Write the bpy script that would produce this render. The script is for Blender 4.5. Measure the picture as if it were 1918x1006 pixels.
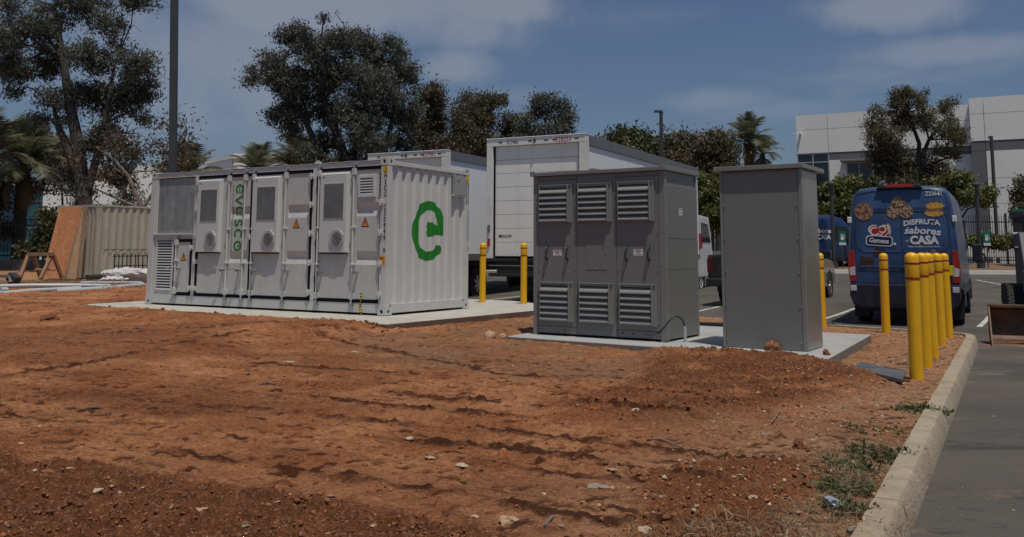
import bpy, bmesh, math, random
import numpy as np
from mathutils import Vector, Matrix
for o in list(bpy.data.objects): bpy.data.objects.remove(o)
SC = bpy.context.scene
COL = SC.collection
R = math.radians
# ---------------------------------------------------------------- camera
F_PX, PY, PITCH, ROLL, CAMZ = 1680.545, 262.571, .1251344, .00383439, 1.37
_cp, _sp = math.cos(PITCH), math.sin(PITCH)
_c, _s = math.cos(ROLL), math.sin(ROLL)
_r0, _u0 = Vector((1, 0, 0)), Vector((0, -_sp, _cp))
C_F = Vector((0, _cp, _sp)); C_R = _c*_r0 + _s*_u0; C_U = -_s*_r0 + _c*_u0
cam = bpy.data.cameras.new('camera')
cam.sensor_width = 36; cam.lens = F_PX/1918*36
cam.shift_y = -(503-PY)/1918
cam.clip_start = .1; cam.clip_end = 4000
camo = bpy.data.objects.new('camera', cam); COL.objects.link(camo)
m = Matrix.Identity(4)
for i, ax in enumerate((C_R, C_U, -C_F)):
    for j in range(3): m[j][i] = ax[j]
m.translation = Vector((0, 0, CAMZ)); camo.matrix_world = m
SC.camera = camo
def at(px, py, Y):
    """world point seen at photo pixel (px,py) at the distance Y ahead"""
    d = C_F + C_R*((px-959)/F_PX) - C_U*((py-PY)/F_PX)
    return Vector((0, 0, CAMZ)) + d*(Y/d.y)
# ---------------------------------------------------------------- light
SUN_AZ = R(-67); SUN_EL = R(73)          # sun stands in front-right of the facade, high
SD = Vector((math.cos(SUN_AZ)*math.cos(SUN_EL), math.sin(SUN_AZ)*math.cos(SUN_EL), math.sin(SUN_EL)))
sl = bpy.data.lights.new('sun', 'SUN'); sl.energy = 3.5; sl.angle = R(.53); sl.color = (1, .92, .79)
so = bpy.data.objects.new('sun', sl); COL.objects.link(so)
so.rotation_euler = SD.to_track_quat('Z', 'Y').to_euler(); so.location = (0, 0, 30)
SC.view_settings.view_transform = 'Standard'; SC.view_settings.look = 'None'
SC.view_settings.gamma = 1; SC.view_settings.use_curve_mapping = False
SC.view_settings.exposure = -0.18
SC.render.engine = 'CYCLES'
SC.cycles.max_bounces = 6
# world
W = bpy.data.worlds.new('World'); SC.world = W; W.use_nodes = True
nt = W.node_tree; nt.nodes.clear()
def N(nt, t, **k):
    n = nt.nodes.new(t)
    for a, b in k.items():
        if a.startswith('i_'): n.inputs[a[2:].replace('_', ' ')].default_value = b
        else: setattr(n, a, b)
    return n
def LK(nt, a, b): nt.links.new(a, b)
out = N(nt, 'ShaderNodeOutputWorld'); bg = N(nt, 'ShaderNodeBackground')
sky = N(nt, 'ShaderNodeTexSky', sky_type='NISHITA', sun_disc=False)
sky.sun_elevation = SUN_EL; sky.sun_rotation = R(90)-SUN_AZ
sky.air_density = 1.0; sky.dust_density = 1.6; sky.ozone_density = 3.0
bg.inputs['Strength'].default_value = .064
tc = N(nt, 'ShaderNodeTexCoord')
sx = N(nt, 'ShaderNodeSeparateXYZ'); LK(nt, tc.outputs['Generated'], sx.inputs[0])
zc = N(nt, 'ShaderNodeMath', operation='MAXIMUM'); LK(nt, sx.outputs['Z'], zc.inputs[0]); zc.inputs[1].default_value = 0.0
za = N(nt, 'ShaderNodeMath', operation='ADD'); LK(nt, zc.outputs[0], za.inputs[0]); za.inputs[1].default_value = .12
dx = N(nt, 'ShaderNodeMath', operation='DIVIDE'); dy = N(nt, 'ShaderNodeMath', operation='DIVIDE')
LK(nt, sx.outputs['X'], dx.inputs[0]); LK(nt, za.outputs[0], dx.inputs[1])
LK(nt, sx.outputs['Y'], dy.inputs[0]); LK(nt, za.outputs[0], dy.inputs[1])
cx = N(nt, 'ShaderNodeCombineXYZ'); LK(nt, dx.outputs[0], cx.inputs[0]); LK(nt, dy.outputs[0], cx.inputs[1])
nz = N(nt, 'ShaderNodeTexNoise'); nz.inputs['Scale'].default_value = 1.1; nz.inputs['Detail'].default_value = 7; nz.inputs['Roughness'].default_value = .56
nz.inputs['Distortion'].default_value = .35
LK(nt, cx.outputs[0], nz.inputs['Vector'])
r1 = N(nt, 'ShaderNodeMapRange', interpolation_type='SMOOTHSTEP'); LK(nt, nz.outputs['Fac'], r1.inputs['Value'])
r1.inputs['From Min'].default_value = .5; r1.inputs['From Max'].default_value = .78; r1.inputs['To Max'].default_value = .32
acc = r1.outputs[0]
nz2 = N(nt, 'ShaderNodeTexNoise'); nz2.inputs['Scale'].default_value = 9; nz2.inputs['Detail'].default_value = 6; nz2.inputs['Roughness'].default_value = .6
LK(nt, tc.outputs['Generated'], nz2.inputs['Vector'])
def cloud(acc, px, py, rx, ry, amt, soft=1.0):
    d = at(px, py, 1.0)-Vector((0, 0, CAMZ)); d.normalize()
    s = N(nt, 'ShaderNodeVectorMath', operation='SUBTRACT'); LK(nt, tc.outputs['Generated'], s.inputs[0]); s.inputs[1].default_value = d
    k = N(nt, 'ShaderNodeVectorMath', operation='MULTIPLY'); LK(nt, s.outputs[0], k.inputs[0])
    k.inputs[1].default_value = (F_PX/rx, F_PX/rx, F_PX/ry)
    ln = N(nt, 'ShaderNodeVectorMath', operation='LENGTH'); LK(nt, k.outputs[0], ln.inputs[0])
    w = N(nt, 'ShaderNodeMath', operation='MULTIPLY_ADD'); LK(nt, nz2.outputs['Fac'], w.inputs[0]); w.inputs[1].default_value = 2.2; w.inputs[2].default_value = -1.1
    a = N(nt, 'ShaderNodeMath', operation='ADD'); LK(nt, ln.outputs['Value'], a.inputs[0]); LK(nt, w.outputs[0], a.inputs[1])
    mr = N(nt, 'ShaderNodeMapRange', interpolation_type='SMOOTHSTEP'); LK(nt, a.outputs[0], mr.inputs['Value'])
    mr.inputs['From Min'].default_value = 1.0+.25*soft; mr.inputs['From Max'].default_value = 1.0-.6*soft
    mr.inputs['To Min'].default_value = 0; mr.inputs['To Max'].default_value = amt
    mx = N(nt, 'ShaderNodeMath', operation='MAXIMUM'); LK(nt, acc, mx.inputs[0]); LK(nt, mr.outputs[0], mx.inputs[1])
    return mx.outputs[0]
for a in ((840, 128, 100, 40, .5, 1.3), (640, 20, 430, 75, .62, 1.3), (380, 110, 330, 150, .5, 1.5), (930, 10, 150, 45, .6, 1.), (1650, 15, 170, 40, .55, 1.2),
          (1820, 92, 210, 26, .42, 1.3), (1340, 188, 120, 22, .3, 1.4), (1480, 205, 160, 22, .22, 1.5), (970, 180, 160, 20, .2, 1.5)):
    acc = cloud(acc, *a)
mxr = N(nt, 'ShaderNodeMixRGB'); LK(nt, acc, mxr.inputs['Fac']); 
gm = N(nt, 'ShaderNodeMixRGB', blend_type='MULTIPLY'); gm.inputs['Fac'].default_value = 1
LK(nt, sky.outputs[0], gm.inputs['Color1']); gm.inputs['Color2'].default_value = (.84, .90, 1.0, 1)
LK(nt, gm.outputs[0], mxr.inputs['Color1']); mxr.inputs['Color2'].default_value = (5.3, 5.7, 6.6, 1)
LK(nt, mxr.outputs[0], bg.inputs['Color']); LK(nt, bg.outputs[0], out.inputs['Surface'])
# ---------------------------------------------------------------- helpers
def mat(name, col, rough=.6, metal=0, var=.12, scale=3.0, bump=0, bscale=60, grime=0, gcol=(.12, .09, .06), spec=.5, col2=None, streak=0, coat=0):
    mt = bpy.data.materials.new(name); mt.use_nodes = True
    t = mt.node_tree; b = t.nodes['Principled BSDF']
    b.inputs['Roughness'].default_value = rough; b.inputs['Metallic'].default_value = metal
    b.inputs['Specular IOR Level'].default_value = spec
    if coat: b.inputs['Coat Weight'].default_value = coat; b.inputs['Coat Roughness'].default_value = .06
    co = N(t, 'ShaderNodeTexCoord')
    n1 = N(t, 'ShaderNodeTexNoise'); n1.inputs['Scale'].default_value = scale; n1.inputs['Detail'].default_value = 7; n1.inputs['Roughness'].default_value = .62
    LK(t, co.outputs['Object'], n1.inputs['Vector'])
    mr = N(t, 'ShaderNodeMapRange'); LK(t, n1.outputs['Fac'], mr.inputs['Value']); mr.inputs['From Min'].default_value = .3; mr.inputs['From Max'].default_value = .7
    mx = N(t, 'ShaderNodeMixRGB'); LK(t, mr.outputs[0], mx.inputs['Fac'])
    if col2 is None:
        mx.inputs['Color1'].default_value = tuple(c*(1-var) for c in col)+(1,); mx.inputs['Color2'].default_value = tuple(c*(1+var) for c in col)+(1,)
    else:
        mx.inputs['Color1'].default_value = tuple(col)+(1,); mx.inputs['Color2'].default_value = tuple(col2)+(1,)
    last = mx.outputs[0]
    if grime:
        mp = N(t, 'ShaderNodeMapping'); LK(t, co.outputs['Object'], mp.inputs['Vector'])
        mp.inputs['Scale'].default_value = (9, 9, .7) if streak else (2.3, 2.3, 2.3)
        n2 = N(t, 'ShaderNodeTexNoise'); n2.inputs['Scale'].default_value = 1.6; n2.inputs['Detail'].default_value = 8; n2.inputs['Roughness'].default_value = .7
        LK(t, mp.outputs[0], n2.inputs['Vector'])
        m2 = N(t, 'ShaderNodeMapRange'); LK(t, n2.outputs['Fac'], m2.inputs['Value']); m2.inputs['From Min'].default_value = .47; m2.inputs['From Max'].default_value = .64; m2.inputs['To Max'].default_value = grime
        x2 = N(t, 'ShaderNodeMixRGB'); LK(t, m2.outputs[0], x2.inputs['Fac']); LK(t, last, x2.inputs['Color1']); x2.inputs['Color2'].default_value = tuple(gcol)+(1,)
        last = x2.outputs[0]
    LK(t, last, b.inputs['Base Color'])
    rr = N(t, 'ShaderNodeMapRange'); LK(t, n1.outputs['Fac'], rr.inputs['Value']); rr.inputs['To Min'].default_value = max(.02, rough-.08); rr.inputs['To Max'].default_value = min(1, rough+.08)
    LK(t, rr.outputs[0], b.inputs['Roughness'])
    if bump:
        n3 = N(t, 'ShaderNodeTexNoise'); n3.inputs['Scale'].default_value = bscale; n3.inputs['Detail'].default_value = 5
        LK(t, co.outputs['Object'], n3.inputs['Vector'])
        bp = N(t, 'ShaderNodeBump'); bp.inputs['Strength'].default_value = bump; bp.inputs['Distance'].default_value = .02
        LK(t, n3.outputs['Fac'], bp.inputs['Height']); LK(t, bp.outputs[0], b.inputs['Normal'])
    return mt
class MB:
    def __init__(s): s.v = []; s.f = []; s.m = []; s.M = None
    def add(s, vs, fs, mi=0):
        o = len(s.v)
        if s.M is not None: vs = [tuple(s.M @ Vector(v)) for v in vs]
        s.v += [tuple(v) for v in vs]; s.f += [tuple(i+o for i in f) for f in fs]; s.m += [mi]*len(fs); return s
    def box(s, x0, x1, y0, y1, z0, z1, mi=0):
        if x0 > x1: x0, x1 = x1, x0
        if y0 > y1: y0, y1 = y1, y0
        if z0 > z1: z0, z1 = z1, z0
        return s.add([(x0, y0, z0), (x1, y0, z0), (x1, y1, z0), (x0, y1, z0), (x0, y0, z1), (x1, y0, z1), (x1, y1, z1), (x0, y1, z1)],
                     [(0, 3, 2, 1), (4, 5, 6, 7), (0, 1, 5, 4), (1, 2, 6, 5), (2, 3, 7, 6), (3, 0, 4, 7)], mi)
    def tube(s, pts, r, n=8, mi=0, caps=True, rot=0):
        pts = [Vector(p) for p in pts]; k = len(pts)
        rs = r if isinstance(r, (list, tuple)) else [r]*k
        vs = []; up = None
        for i, p in enumerate(pts):
            t = (pts[min(i+1, k-1)]-pts[max(i-1, 0)]).normalized()
            if up is None: up = Vector((0, 0, 1)) if abs(t.z) < .9 else Vector((1, 0, 0))
            a = t.cross(up)
            if a.length < 1e-4: a = t.cross(Vector((0, 1, 0)))
            a.normalize(); b = a.cross(t).normalized(); up = b
            for j in range(n):
                th = 2*math.pi*j/n+rot; vs.append(p+a*math.cos(th)*rs[i]+b*math.sin(th)*rs[i])
        fs = [(i*n+j, i*n+(j+1) % n, (i+1)*n+(j+1) % n, (i+1)*n+j) for i in range(k-1) for j in range(n)]
        if caps: fs += [tuple(range(n))[::-1], tuple((k-1)*n+j for j in range(n))]
        return s.add(vs, fs, mi)
    def cyl(s, p0, p1, r, n=16, mi=0, r1=None): return s.tube([p0, p1], [r, r if r1 is None else r1], n, mi)
    def prism(s, poly, axis, a, b, mi=0):
        n = len(poly)
        def P(u, w, c): return (c, u, w) if axis == 'x' else (u, c, w) if axis == 'y' else (u, w, c)
        vs = [P(u, w, a) for u, w in poly]+[P(u, w, b) for u, w in poly]
        fs = [tuple(range(n))[::-1], tuple(range(n, 2*n))]+[(i, (i+1) % n, (i+1) % n+n, i+n) for i in range(n)]
        return s.add(vs, fs, mi)
    def build(s, name, mats, parent=None, smooth=False, bevel=0, loc=None, rot=None, ang=35, recalc=True):
        me = bpy.data.meshes.new(name); me.from_pydata(s.v, [], s.f)
        if not isinstance(mats, (list, tuple)): mats = [mats]
        for q in mats: me.materials.append(q)
        if any(s.m): me.polygons.foreach_set('material_index', s.m)
        if recalc and len(s.f) < 60000:
            bm = bmesh.new(); bm.from_mesh(me); bmesh.ops.recalc_face_normals(bm, faces=bm.faces); bm.to_mesh(me); bm.free()
        if smooth:
            me.polygons.foreach_set('use_smooth', [True]*len(me.polygons)); me.set_sharp_from_angle(angle=R(ang))
        me.update()
        o = bpy.data.objects.new(name, me); COL.objects.link(o)
        if parent: o.parent = parent
        if loc is not None: o.location = loc
        if rot is not None: o.rotation_euler = rot
        if bevel:
            bv = o.modifiers.new('bevel', 'BEVEL'); bv.width = bevel; bv.segments = 2; bv.limit_method = 'ANGLE'; bv.angle_limit = R(40)
        return o
def mesh_obj(name, me, mats, parent=None):
    me.materials.clear()
    for q in (mats if isinstance(mats, (list, tuple)) else [mats]): me.materials.append(q)
    o = bpy.data.objects.new(name, me); COL.objects.link(o)
    if parent: o.parent = parent
    return o
def tag(o, label=None, cat=None, group=None, kind=None):
    if label: o['label'] = label
    if cat: o['category'] = cat
    if group: o['group'] = group
    if kind: o['kind'] = kind
    return o
def thing(name, label, cat, loc=(0, 0, 0), rz=0, group=None):
    o = bpy.data.objects.new(name, None); COL.objects.link(o); o.empty_display_size = .2
    o.location = loc; o.rotation_euler = (0, 0, rz); return tag(o, label, cat, group)
def copy_tree(o, parent=None):
    c = o.copy(); COL.objects.link(c); c.parent = parent
    for ch in [x for x in bpy.data.objects if x.parent == o]: copy_tree(ch, c)
    return c
def piece(src, parent, loc=None, rot=None, scale=None, name=None):
    o = src.copy(); COL.objects.link(o); o.parent = parent
    if loc is not None: o.location = loc
    if rot is not None: o.rotation_euler = rot
    if scale is not None: o.scale = scale
    return o
def text_mesh(s, h, bold=0, shear=0, width=1.0, align='LEFT', space=1.0):
    """flat lettering in x,y: cap height h"""
    cu = bpy.data.curves.new('lettering', 'FONT'); cu.body = s; cu.size = h/.7; cu.shear = shear; cu.offset = bold*h; cu.align_x = align
    cu.space_character = space; cu.resolution_u = 3
    o = bpy.data.objects.new('t', cu); COL.objects.link(o)
    dg = bpy.context.evaluated_depsgraph_get(); me = bpy.data.meshes.new_from_object(o.evaluated_get(dg))
    bpy.data.objects.remove(o)
    for v in me.vertices: v.co.x *= width
    return me
def poly_mesh(polys):
    me = bpy.data.meshes.new('print'); vs = []; fs = []
    for p in polys:
        dz = 0
        if isinstance(p, tuple): p, dz = p
        o = len(vs); vs += [(x, y, dz) for x, y in p]; fs.append(tuple(range(o, o+len(p))))
    me.from_pydata(vs, [], fs); return me
def ribbon(pts, w, cap=False):
    """stroke of width w along 2D points -> list of quads; w may be a list"""
    P = [Vector(p) for p in pts]; k = len(P); ws = w if isinstance(w, list) else [w]*k; L = []; Rr = []
    for i in range(k):
        t = (P[min(i+1, k-1)]-P[max(i-1, 0)]).normalized(); n = Vector((-t.y, t.x))
        L.append(P[i]+n*ws[i]/2); Rr.append(P[i]-n*ws[i]/2)
    return [[tuple(L[i]), tuple(Rr[i]), tuple(Rr[i+1]), tuple(L[i+1])] for i in range(k-1)]
def circ(cx, cy, r, n=20, ry=None): return [(cx+r*math.cos(2*math.pi*i/n), cy+(ry or r)*math.sin(2*math.pi*i/n)) for i in range(n)]
def arc(cx, cy, r, a0, a1, n=16, ry=None): return [(cx+r*math.cos(R(a0+(a1-a0)*i/(n-1))), cy+(ry or r)*math.sin(R(a0+(a1-a0)*i/(n-1)))) for i in range(n)]
def drape(me, axis, cuts, off):
    """cut flat print at the folds of the sheet it lies on and push it into them; axis 0/1 of the print"""
    bm = bmesh.new(); bm.from_mesh(me)
    for c in cuts:
        co = (c, 0, 0) if axis == 0 else (0, c, 0); no = (1, 0, 0) if axis == 0 else (0, 1, 0)
        bmesh.ops.bisect_plane(bm, geom=bm.verts[:]+bm.edges[:]+bm.faces[:], plane_co=co, plane_no=no)
    for v in bm.verts: v.co.z += off(v.co[axis])
    bm.to_mesh(me); bm.free(); return me
def to_front(me, x, z, y):      # print plane -> local facade looking to -y ; print z = towards the viewer
    for v in me.vertices: v.co = (x+v.co.x, y-v.co.z, z+v.co.y)
    return me
def to_side(me, y, z, x):       # print plane -> side looking to +x
    for v in me.vertices: v.co = (x+v.co.z, y+v.co.x, z+v.co.y)
    return me
def turn(me, deg):
    c, s = math.cos(R(deg)), math.sin(R(deg))
    for v in me.vertices: v.co = (v.co.x*c-v.co.y*s, v.co.x*s+v.co.y*c, v.co.z)
    return me
# numpy noise ---------------------------------------------------------
_rng = np.random.RandomState(7); _T = _rng.rand(256, 256)
def vnoise(x, y):
    xi = np.floor(x).astype(int); yi = np.floor(y).astype(int); fx = x-xi; fy = y-yi
    fx = fx*fx*(3-2*fx); fy = fy*fy*(3-2*fy)
    a = _T[xi % 256, yi % 256]; b = _T[(xi+1) % 256, yi % 256]; c = _T[xi % 256, (yi+1) % 256]; d = _T[(xi+1) % 256, (yi+1) % 256]
    return (a*(1-fx)+b*fx)*(1-fy)+(c*(1-fx)+d*fx)*fy
def fbm(x, y, oct=4, g=.5):
    s = 0; a = 1; t = 0
    for i in range(oct):
        s = s+a*vnoise(x*2**i+17.3*i, y*2**i+5.1*i); t += a; a *= g
    return s/t
def sstep(x): x = np.clip(x, 0, 1); return x*x*(3-2*x)
def poly_sd(px, py, poly):
    """signed distance, positive inside"""
    d = np.full(px.shape, 1e9); ins = np.zeros(px.shape, bool); n = len(poly)
    for i in range(n):
        ax, ay = poly[i]; bx, by = poly[(i+1) % n]
        ex, ey = bx-ax, by-ay; wx, wy = px-ax, py-ay
        t = np.clip((wx*ex+wy*ey)/(ex*ex+ey*ey), 0, 1)
        d = np.minimum(d, np.hypot(wx-ex*t, wy-ey*t))
        c = ((ay > py) != (by > py)) & (px < (bx-ax)*(py-ay)/((by-ay) if by != ay else 1e-9)+ax)
        ins ^= c
    return np.where(ins, d, -d)
def line_d(px, py, pts):
    d = np.full(px.shape, 1e9); tt = np.zeros(px.shape); acc = 0
    for (ax, ay), (bx, by) in zip(pts[:-1], pts[1:]):
        ex, ey = bx-ax, by-ay; L = math.hypot(ex, ey)
        t = np.clip(((px-ax)*ex+(py-ay)*ey)/(L*L), 0, 1); q = np.hypot(px-ax-ex*t, py-ay-ey*t)
        k = q < d; d = np.where(k, q, d); tt = np.where(k, acc+t*L, tt); acc += L
    return d, tt, acc
# ---------------------------------------------------------------- materials
M = {}
M['white'] = mat('container_paint', (.56, .565, .55), .42, var=.05, grime=.12, gcol=(.3, .27, .22), streak=1, bump=.05, bscale=25)
M['white_door'] = mat('door_paint', (.52, .527, .51), .45, var=.06, grime=.12, gcol=(.28, .26, .22), streak=1, bump=.06, bscale=18)
M['ac'] = mat('air_conditioner_paint', (.58, .59, .58), .35, var=.03, grime=.1, gcol=(.35, .33, .3), streak=1)
M['gasket'] = mat('rubber_gasket', (.004, .005, .010), .9, spec=.15)
M['steel'] = mat('galvanised_steel', (.42, .43, .44), .42, .75, var=.15, scale=20)
M['galv'] = mat('galvanised_sheet', (.28, .305, .305), .5, .15, var=.3, scale=2.2, grime=.5, gcol=(.11, .12, .13), streak=1)
M['green'] = mat('green_print', (.010, .20, .012), .5, var=.1)
M['black'] = mat('black_print', (.012, .012, .014), .6)
M['greyprint'] = mat('grey_print', (.12, .12, .12), .6)
M['yellow'] = mat('yellow_print', (.75, .52, .02), .55, var=.08)
M['orange'] = mat('orange_print', (.75, .28, .02), .55)
M['red'] = mat('red_print', (.35, .02, .02), .5)
M['whiteprint'] = mat('white_print', (.72, .72, .72), .5, var=.04)
M['hole'] = mat('dark_hollow', (.01, .01, .012), .9)
M['cab'] = mat('cabinet_paint', (.18, .187, .18), .40, var=.04, scale=1.2, bump=.04, bscale=300, grime=.06, gcol=(.14, .13, .115))
M['cabedge'] = mat('cabinet_trim_paint', (.205, .21, .198), .40, var=.08, bump=.04, bscale=300)
M['vent'] = mat('louvre_paint', (.23, .24, .232), .33, var=.06)
M['bollard'] = mat('bollard_sleeve', (.80, .43, .004), .42, var=.08, scale=3, grime=.22, gcol=(.5, .28, .03), streak=1)
M['band'] = mat('bollard_band', (.25, .01, .015), .5)
M['slab'] = mat('slab_concrete', (.42, .41, .375), .85, var=.1, scale=2.5, grime=.35, gcol=(.30, .22, .15), bump=.15, bscale=90)
M['slab2'] = mat('pad_concrete', (.34, .35, .35), .85, var=.1, scale=2.5, grime=.3, gcol=(.25, .22, .19), bump=.15, bscale=90)
M['kerb'] = mat('kerb_concrete', (.33, .28, .205), .9, var=.16, scale=5, grime=.6, gcol=(.24, .15, .09), bump=.6, bscale=45)
M['trailer'] = mat('trailer_fibreglass', (.78, .80, .82), .4, var=.04, scale=1.0, grime=.08, gcol=(.4, .4, .4), streak=1)
M['trailer_rear'] = mat('roll_door_paint', (.78, .78, .745), .55, var=.06, scale=1.2, grime=.14, gcol=(.33, .32, .29), streak=1)
M['trailer_frame'] = mat('trailer_frame_paint', (.70, .70, .675), .5, var=.08, grime=.2, gcol=(.3, .28, .25))
M['rail'] = mat('aluminium_rail', (.20, .21, .22), .45, .5)
M['rubber'] = mat('tyre_rubber', (.018, .018, .02), .85, var=.2, scale=10)
M['chassis'] = mat('chassis_black', (.018, .019, .022), .6, var=.3)
M['bluevan'] = mat('blue_van_wrap', (.020, .050, .130), .34, var=.45, scale=1.4, grime=.35, gcol=(.05, .07, .11), coat=.2)
M['bluedark'] = mat('dark_blue_wrap', (.012, .03, .10), .3, coat=.5)
M['blackplastic'] = mat('black_plastic', (.016, .018, .022), .5)
M['glass'] = mat('dark_glass', (.012, .016, .02), .06, spec=.8)
M['redlamp'] = mat('red_lamp', (.35, .008, .012), .15, coat=.6)
M['clearlamp'] = mat('clear_lamp', (.55, .56, .58), .12, coat=.6)
M['blackcar'] = mat('black_car_paint', (.010, .011, .014), .18, coat=1)
M['whitecar'] = mat('white_car_paint', (.6, .61, .62), .3, coat=.6)
M['chrome'] = mat('alloy', (.5, .5, .52), .25, .9)
M['plate'] = mat('number_plate', (.75, .60, .02), .4)
M['wood'] = mat('plywood', (.34, .135, .055), .75, var=.3, scale=9, bump=.1)
M['woodknot'] = mat('plywood_knot', (.42, .21, .10), .75, var=.2)
M['lumber'] = mat('lumber', (.26, .15, .085), .8, var=.2, scale=6)
M['cream'] = mat('cream_container_paint', (.42, .42, .345), .55, var=.08, grime=.35, gcol=(.22, .17, .11), streak=1)
M['pvc'] = mat('pvc_pipe', (.42, .45, .47), .4, var=.08)
M['darkmetal'] = mat('dark_metal', (.03, .033, .038), .5)
M['pole'] = mat('pole_paint', (.045, .052, .056), .5, var=.1)
M['fence'] = mat('fence_black', (.012, .013, .016), .55)
M['bag'] = mat('white_sheeting', (.5, .5, .5), .6, var=.1)
M['bwhite'] = mat('white_tilt_up_wall', (.85, .85, .82), .8, var=.03, scale=.4, grime=.12, gcol=(.45, .45, .44), streak=1)
M['bgrey'] = mat('grey_wall_band', (.15, .155, .165), .8, var=.04, scale=.4)
M['bglass'] = mat('tinted_window', (.012, .022, .034), .08, spec=.7)
M['teal'] = mat('teal_glass', (.015, .09, .12), .12, spec=.7, var=.3, scale=.2)
M['teal2'] = mat('blue_glass', (.015, .045, .10), .12, spec=.7)
M['frame'] = mat('window_frame', (.45, .46, .47), .5)
M['bark'] = mat('bark', (.055, .047, .042), .9, var=.35, scale=8, bump=.4, bscale=20)
M['barkpale'] = mat('pale_bark', (.16, .13, .11), .9, var=.35, scale=6)
M['barkpalm'] = mat('palm_bark', (.05, .04, .03), .95, var=.4, scale=14, bump=.6, bscale=30)
M['signgreen'] = mat('sign_green', (.005, .13, .085), .45)
M['rust'] = mat('rusty_blade_steel', (.10, .06, .04), .6, .4, var=.4, scale=5, grime=.7, gcol=(.22, .10, .045))
M['loader'] = mat('loader_paint', (.05, .055, .065), .5, var=.2)
M['stripe'] = mat('road_paint', (.5, .5, .48), .8, var=.15, scale=8, grime=.5, gcol=(.12, .12, .12))
M['gutter'] = mat('gutter_concrete', (.36, .35, .33), .85, var=.08, scale=1)
def leafmat(name, c1, c2, c3, rough=.6, trans=.25):
    mt = bpy.data.materials.new(name); mt.use_nodes = True; t = mt.node_tree; b = t.nodes['Principled BSDF']
    a = N(t, 'ShaderNodeAttribute', attribute_name='tint'); r = N(t, 'ShaderNodeValToRGB')
    LK(t, a.outputs['Fac'], r.inputs[0]); e = r.color_ramp.elements
    e[0].color = tuple(c1)+(1,); e[1].color = tuple(c3)+(1,); k = e.new(.55); k.color = tuple(c2)+(1,)
    LK(t, r.outputs[0], b.inputs['Base Color']); b.inputs['Roughness'].default_value = rough
    tr = N(t, 'ShaderNodeBsdfTranslucent'); LK(t, r.outputs[0], tr.inputs['Color'])
    ms = N(t, 'ShaderNodeMixShader'); ms.inputs[0].default_value = trans
    o = t.nodes['Material Output']; LK(t, b.outputs[0], ms.inputs[1]); LK(t, tr.outputs[0], ms.inputs[2]); LK(t, ms.outputs[0], o.inputs['Surface'])
    return mt
M['euc'] = leafmat('eucalyptus_leaves', (.045, .052, .040), (.085, .092, .070), (.19, .20, .165), trans=.35)
M['eucbrown'] = leafmat('brownish_leaves', (.055, .050, .032), (.105, .088, .052), (.18, .145, .08), trans=.35)
M['euclight'] = leafmat('olive_leaves', (.035, .042, .018), (.075, .080, .034), (.14, .14, .06), trans=.35)
M['fresh'] = leafmat('yellow_green_leaves', (.036, .048, .014), (.095, .105, .026), (.21, .20, .05))
M['palm'] = leafmat('palm_fronds', (.06, .07, .04), (.13, .14, .085), (.25, .25, .16), trans=.35)
M['palmdead'] = leafmat('dead_fronds', (.07, .05, .03), (.13, .09, .045), (.22, .14, .06))
M['rusty'] = leafmat('rust_brown_leaves', (.05, .034, .022), (.088, .056, .034), (.14, .09, .045), trans=.35)
M['weed'] = leafmat('weed_leaves', (.05, .06, .022), (.10, .11, .042), (.24, .22, .10))
M['dry'] = leafmat('dry_grass_blades', (.12, .09, .05), (.24, .18, .10), (.36, .28, .16), trans=.1)
M['mulch'] = mat('mulch_soil', (.16, .10, .06), .95, var=.35, scale=1.5, bump=.6, bscale=10)
M['far'] = mat('far_ground', (.10, .095, .085), .95, var=.2, scale=.1)
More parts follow.
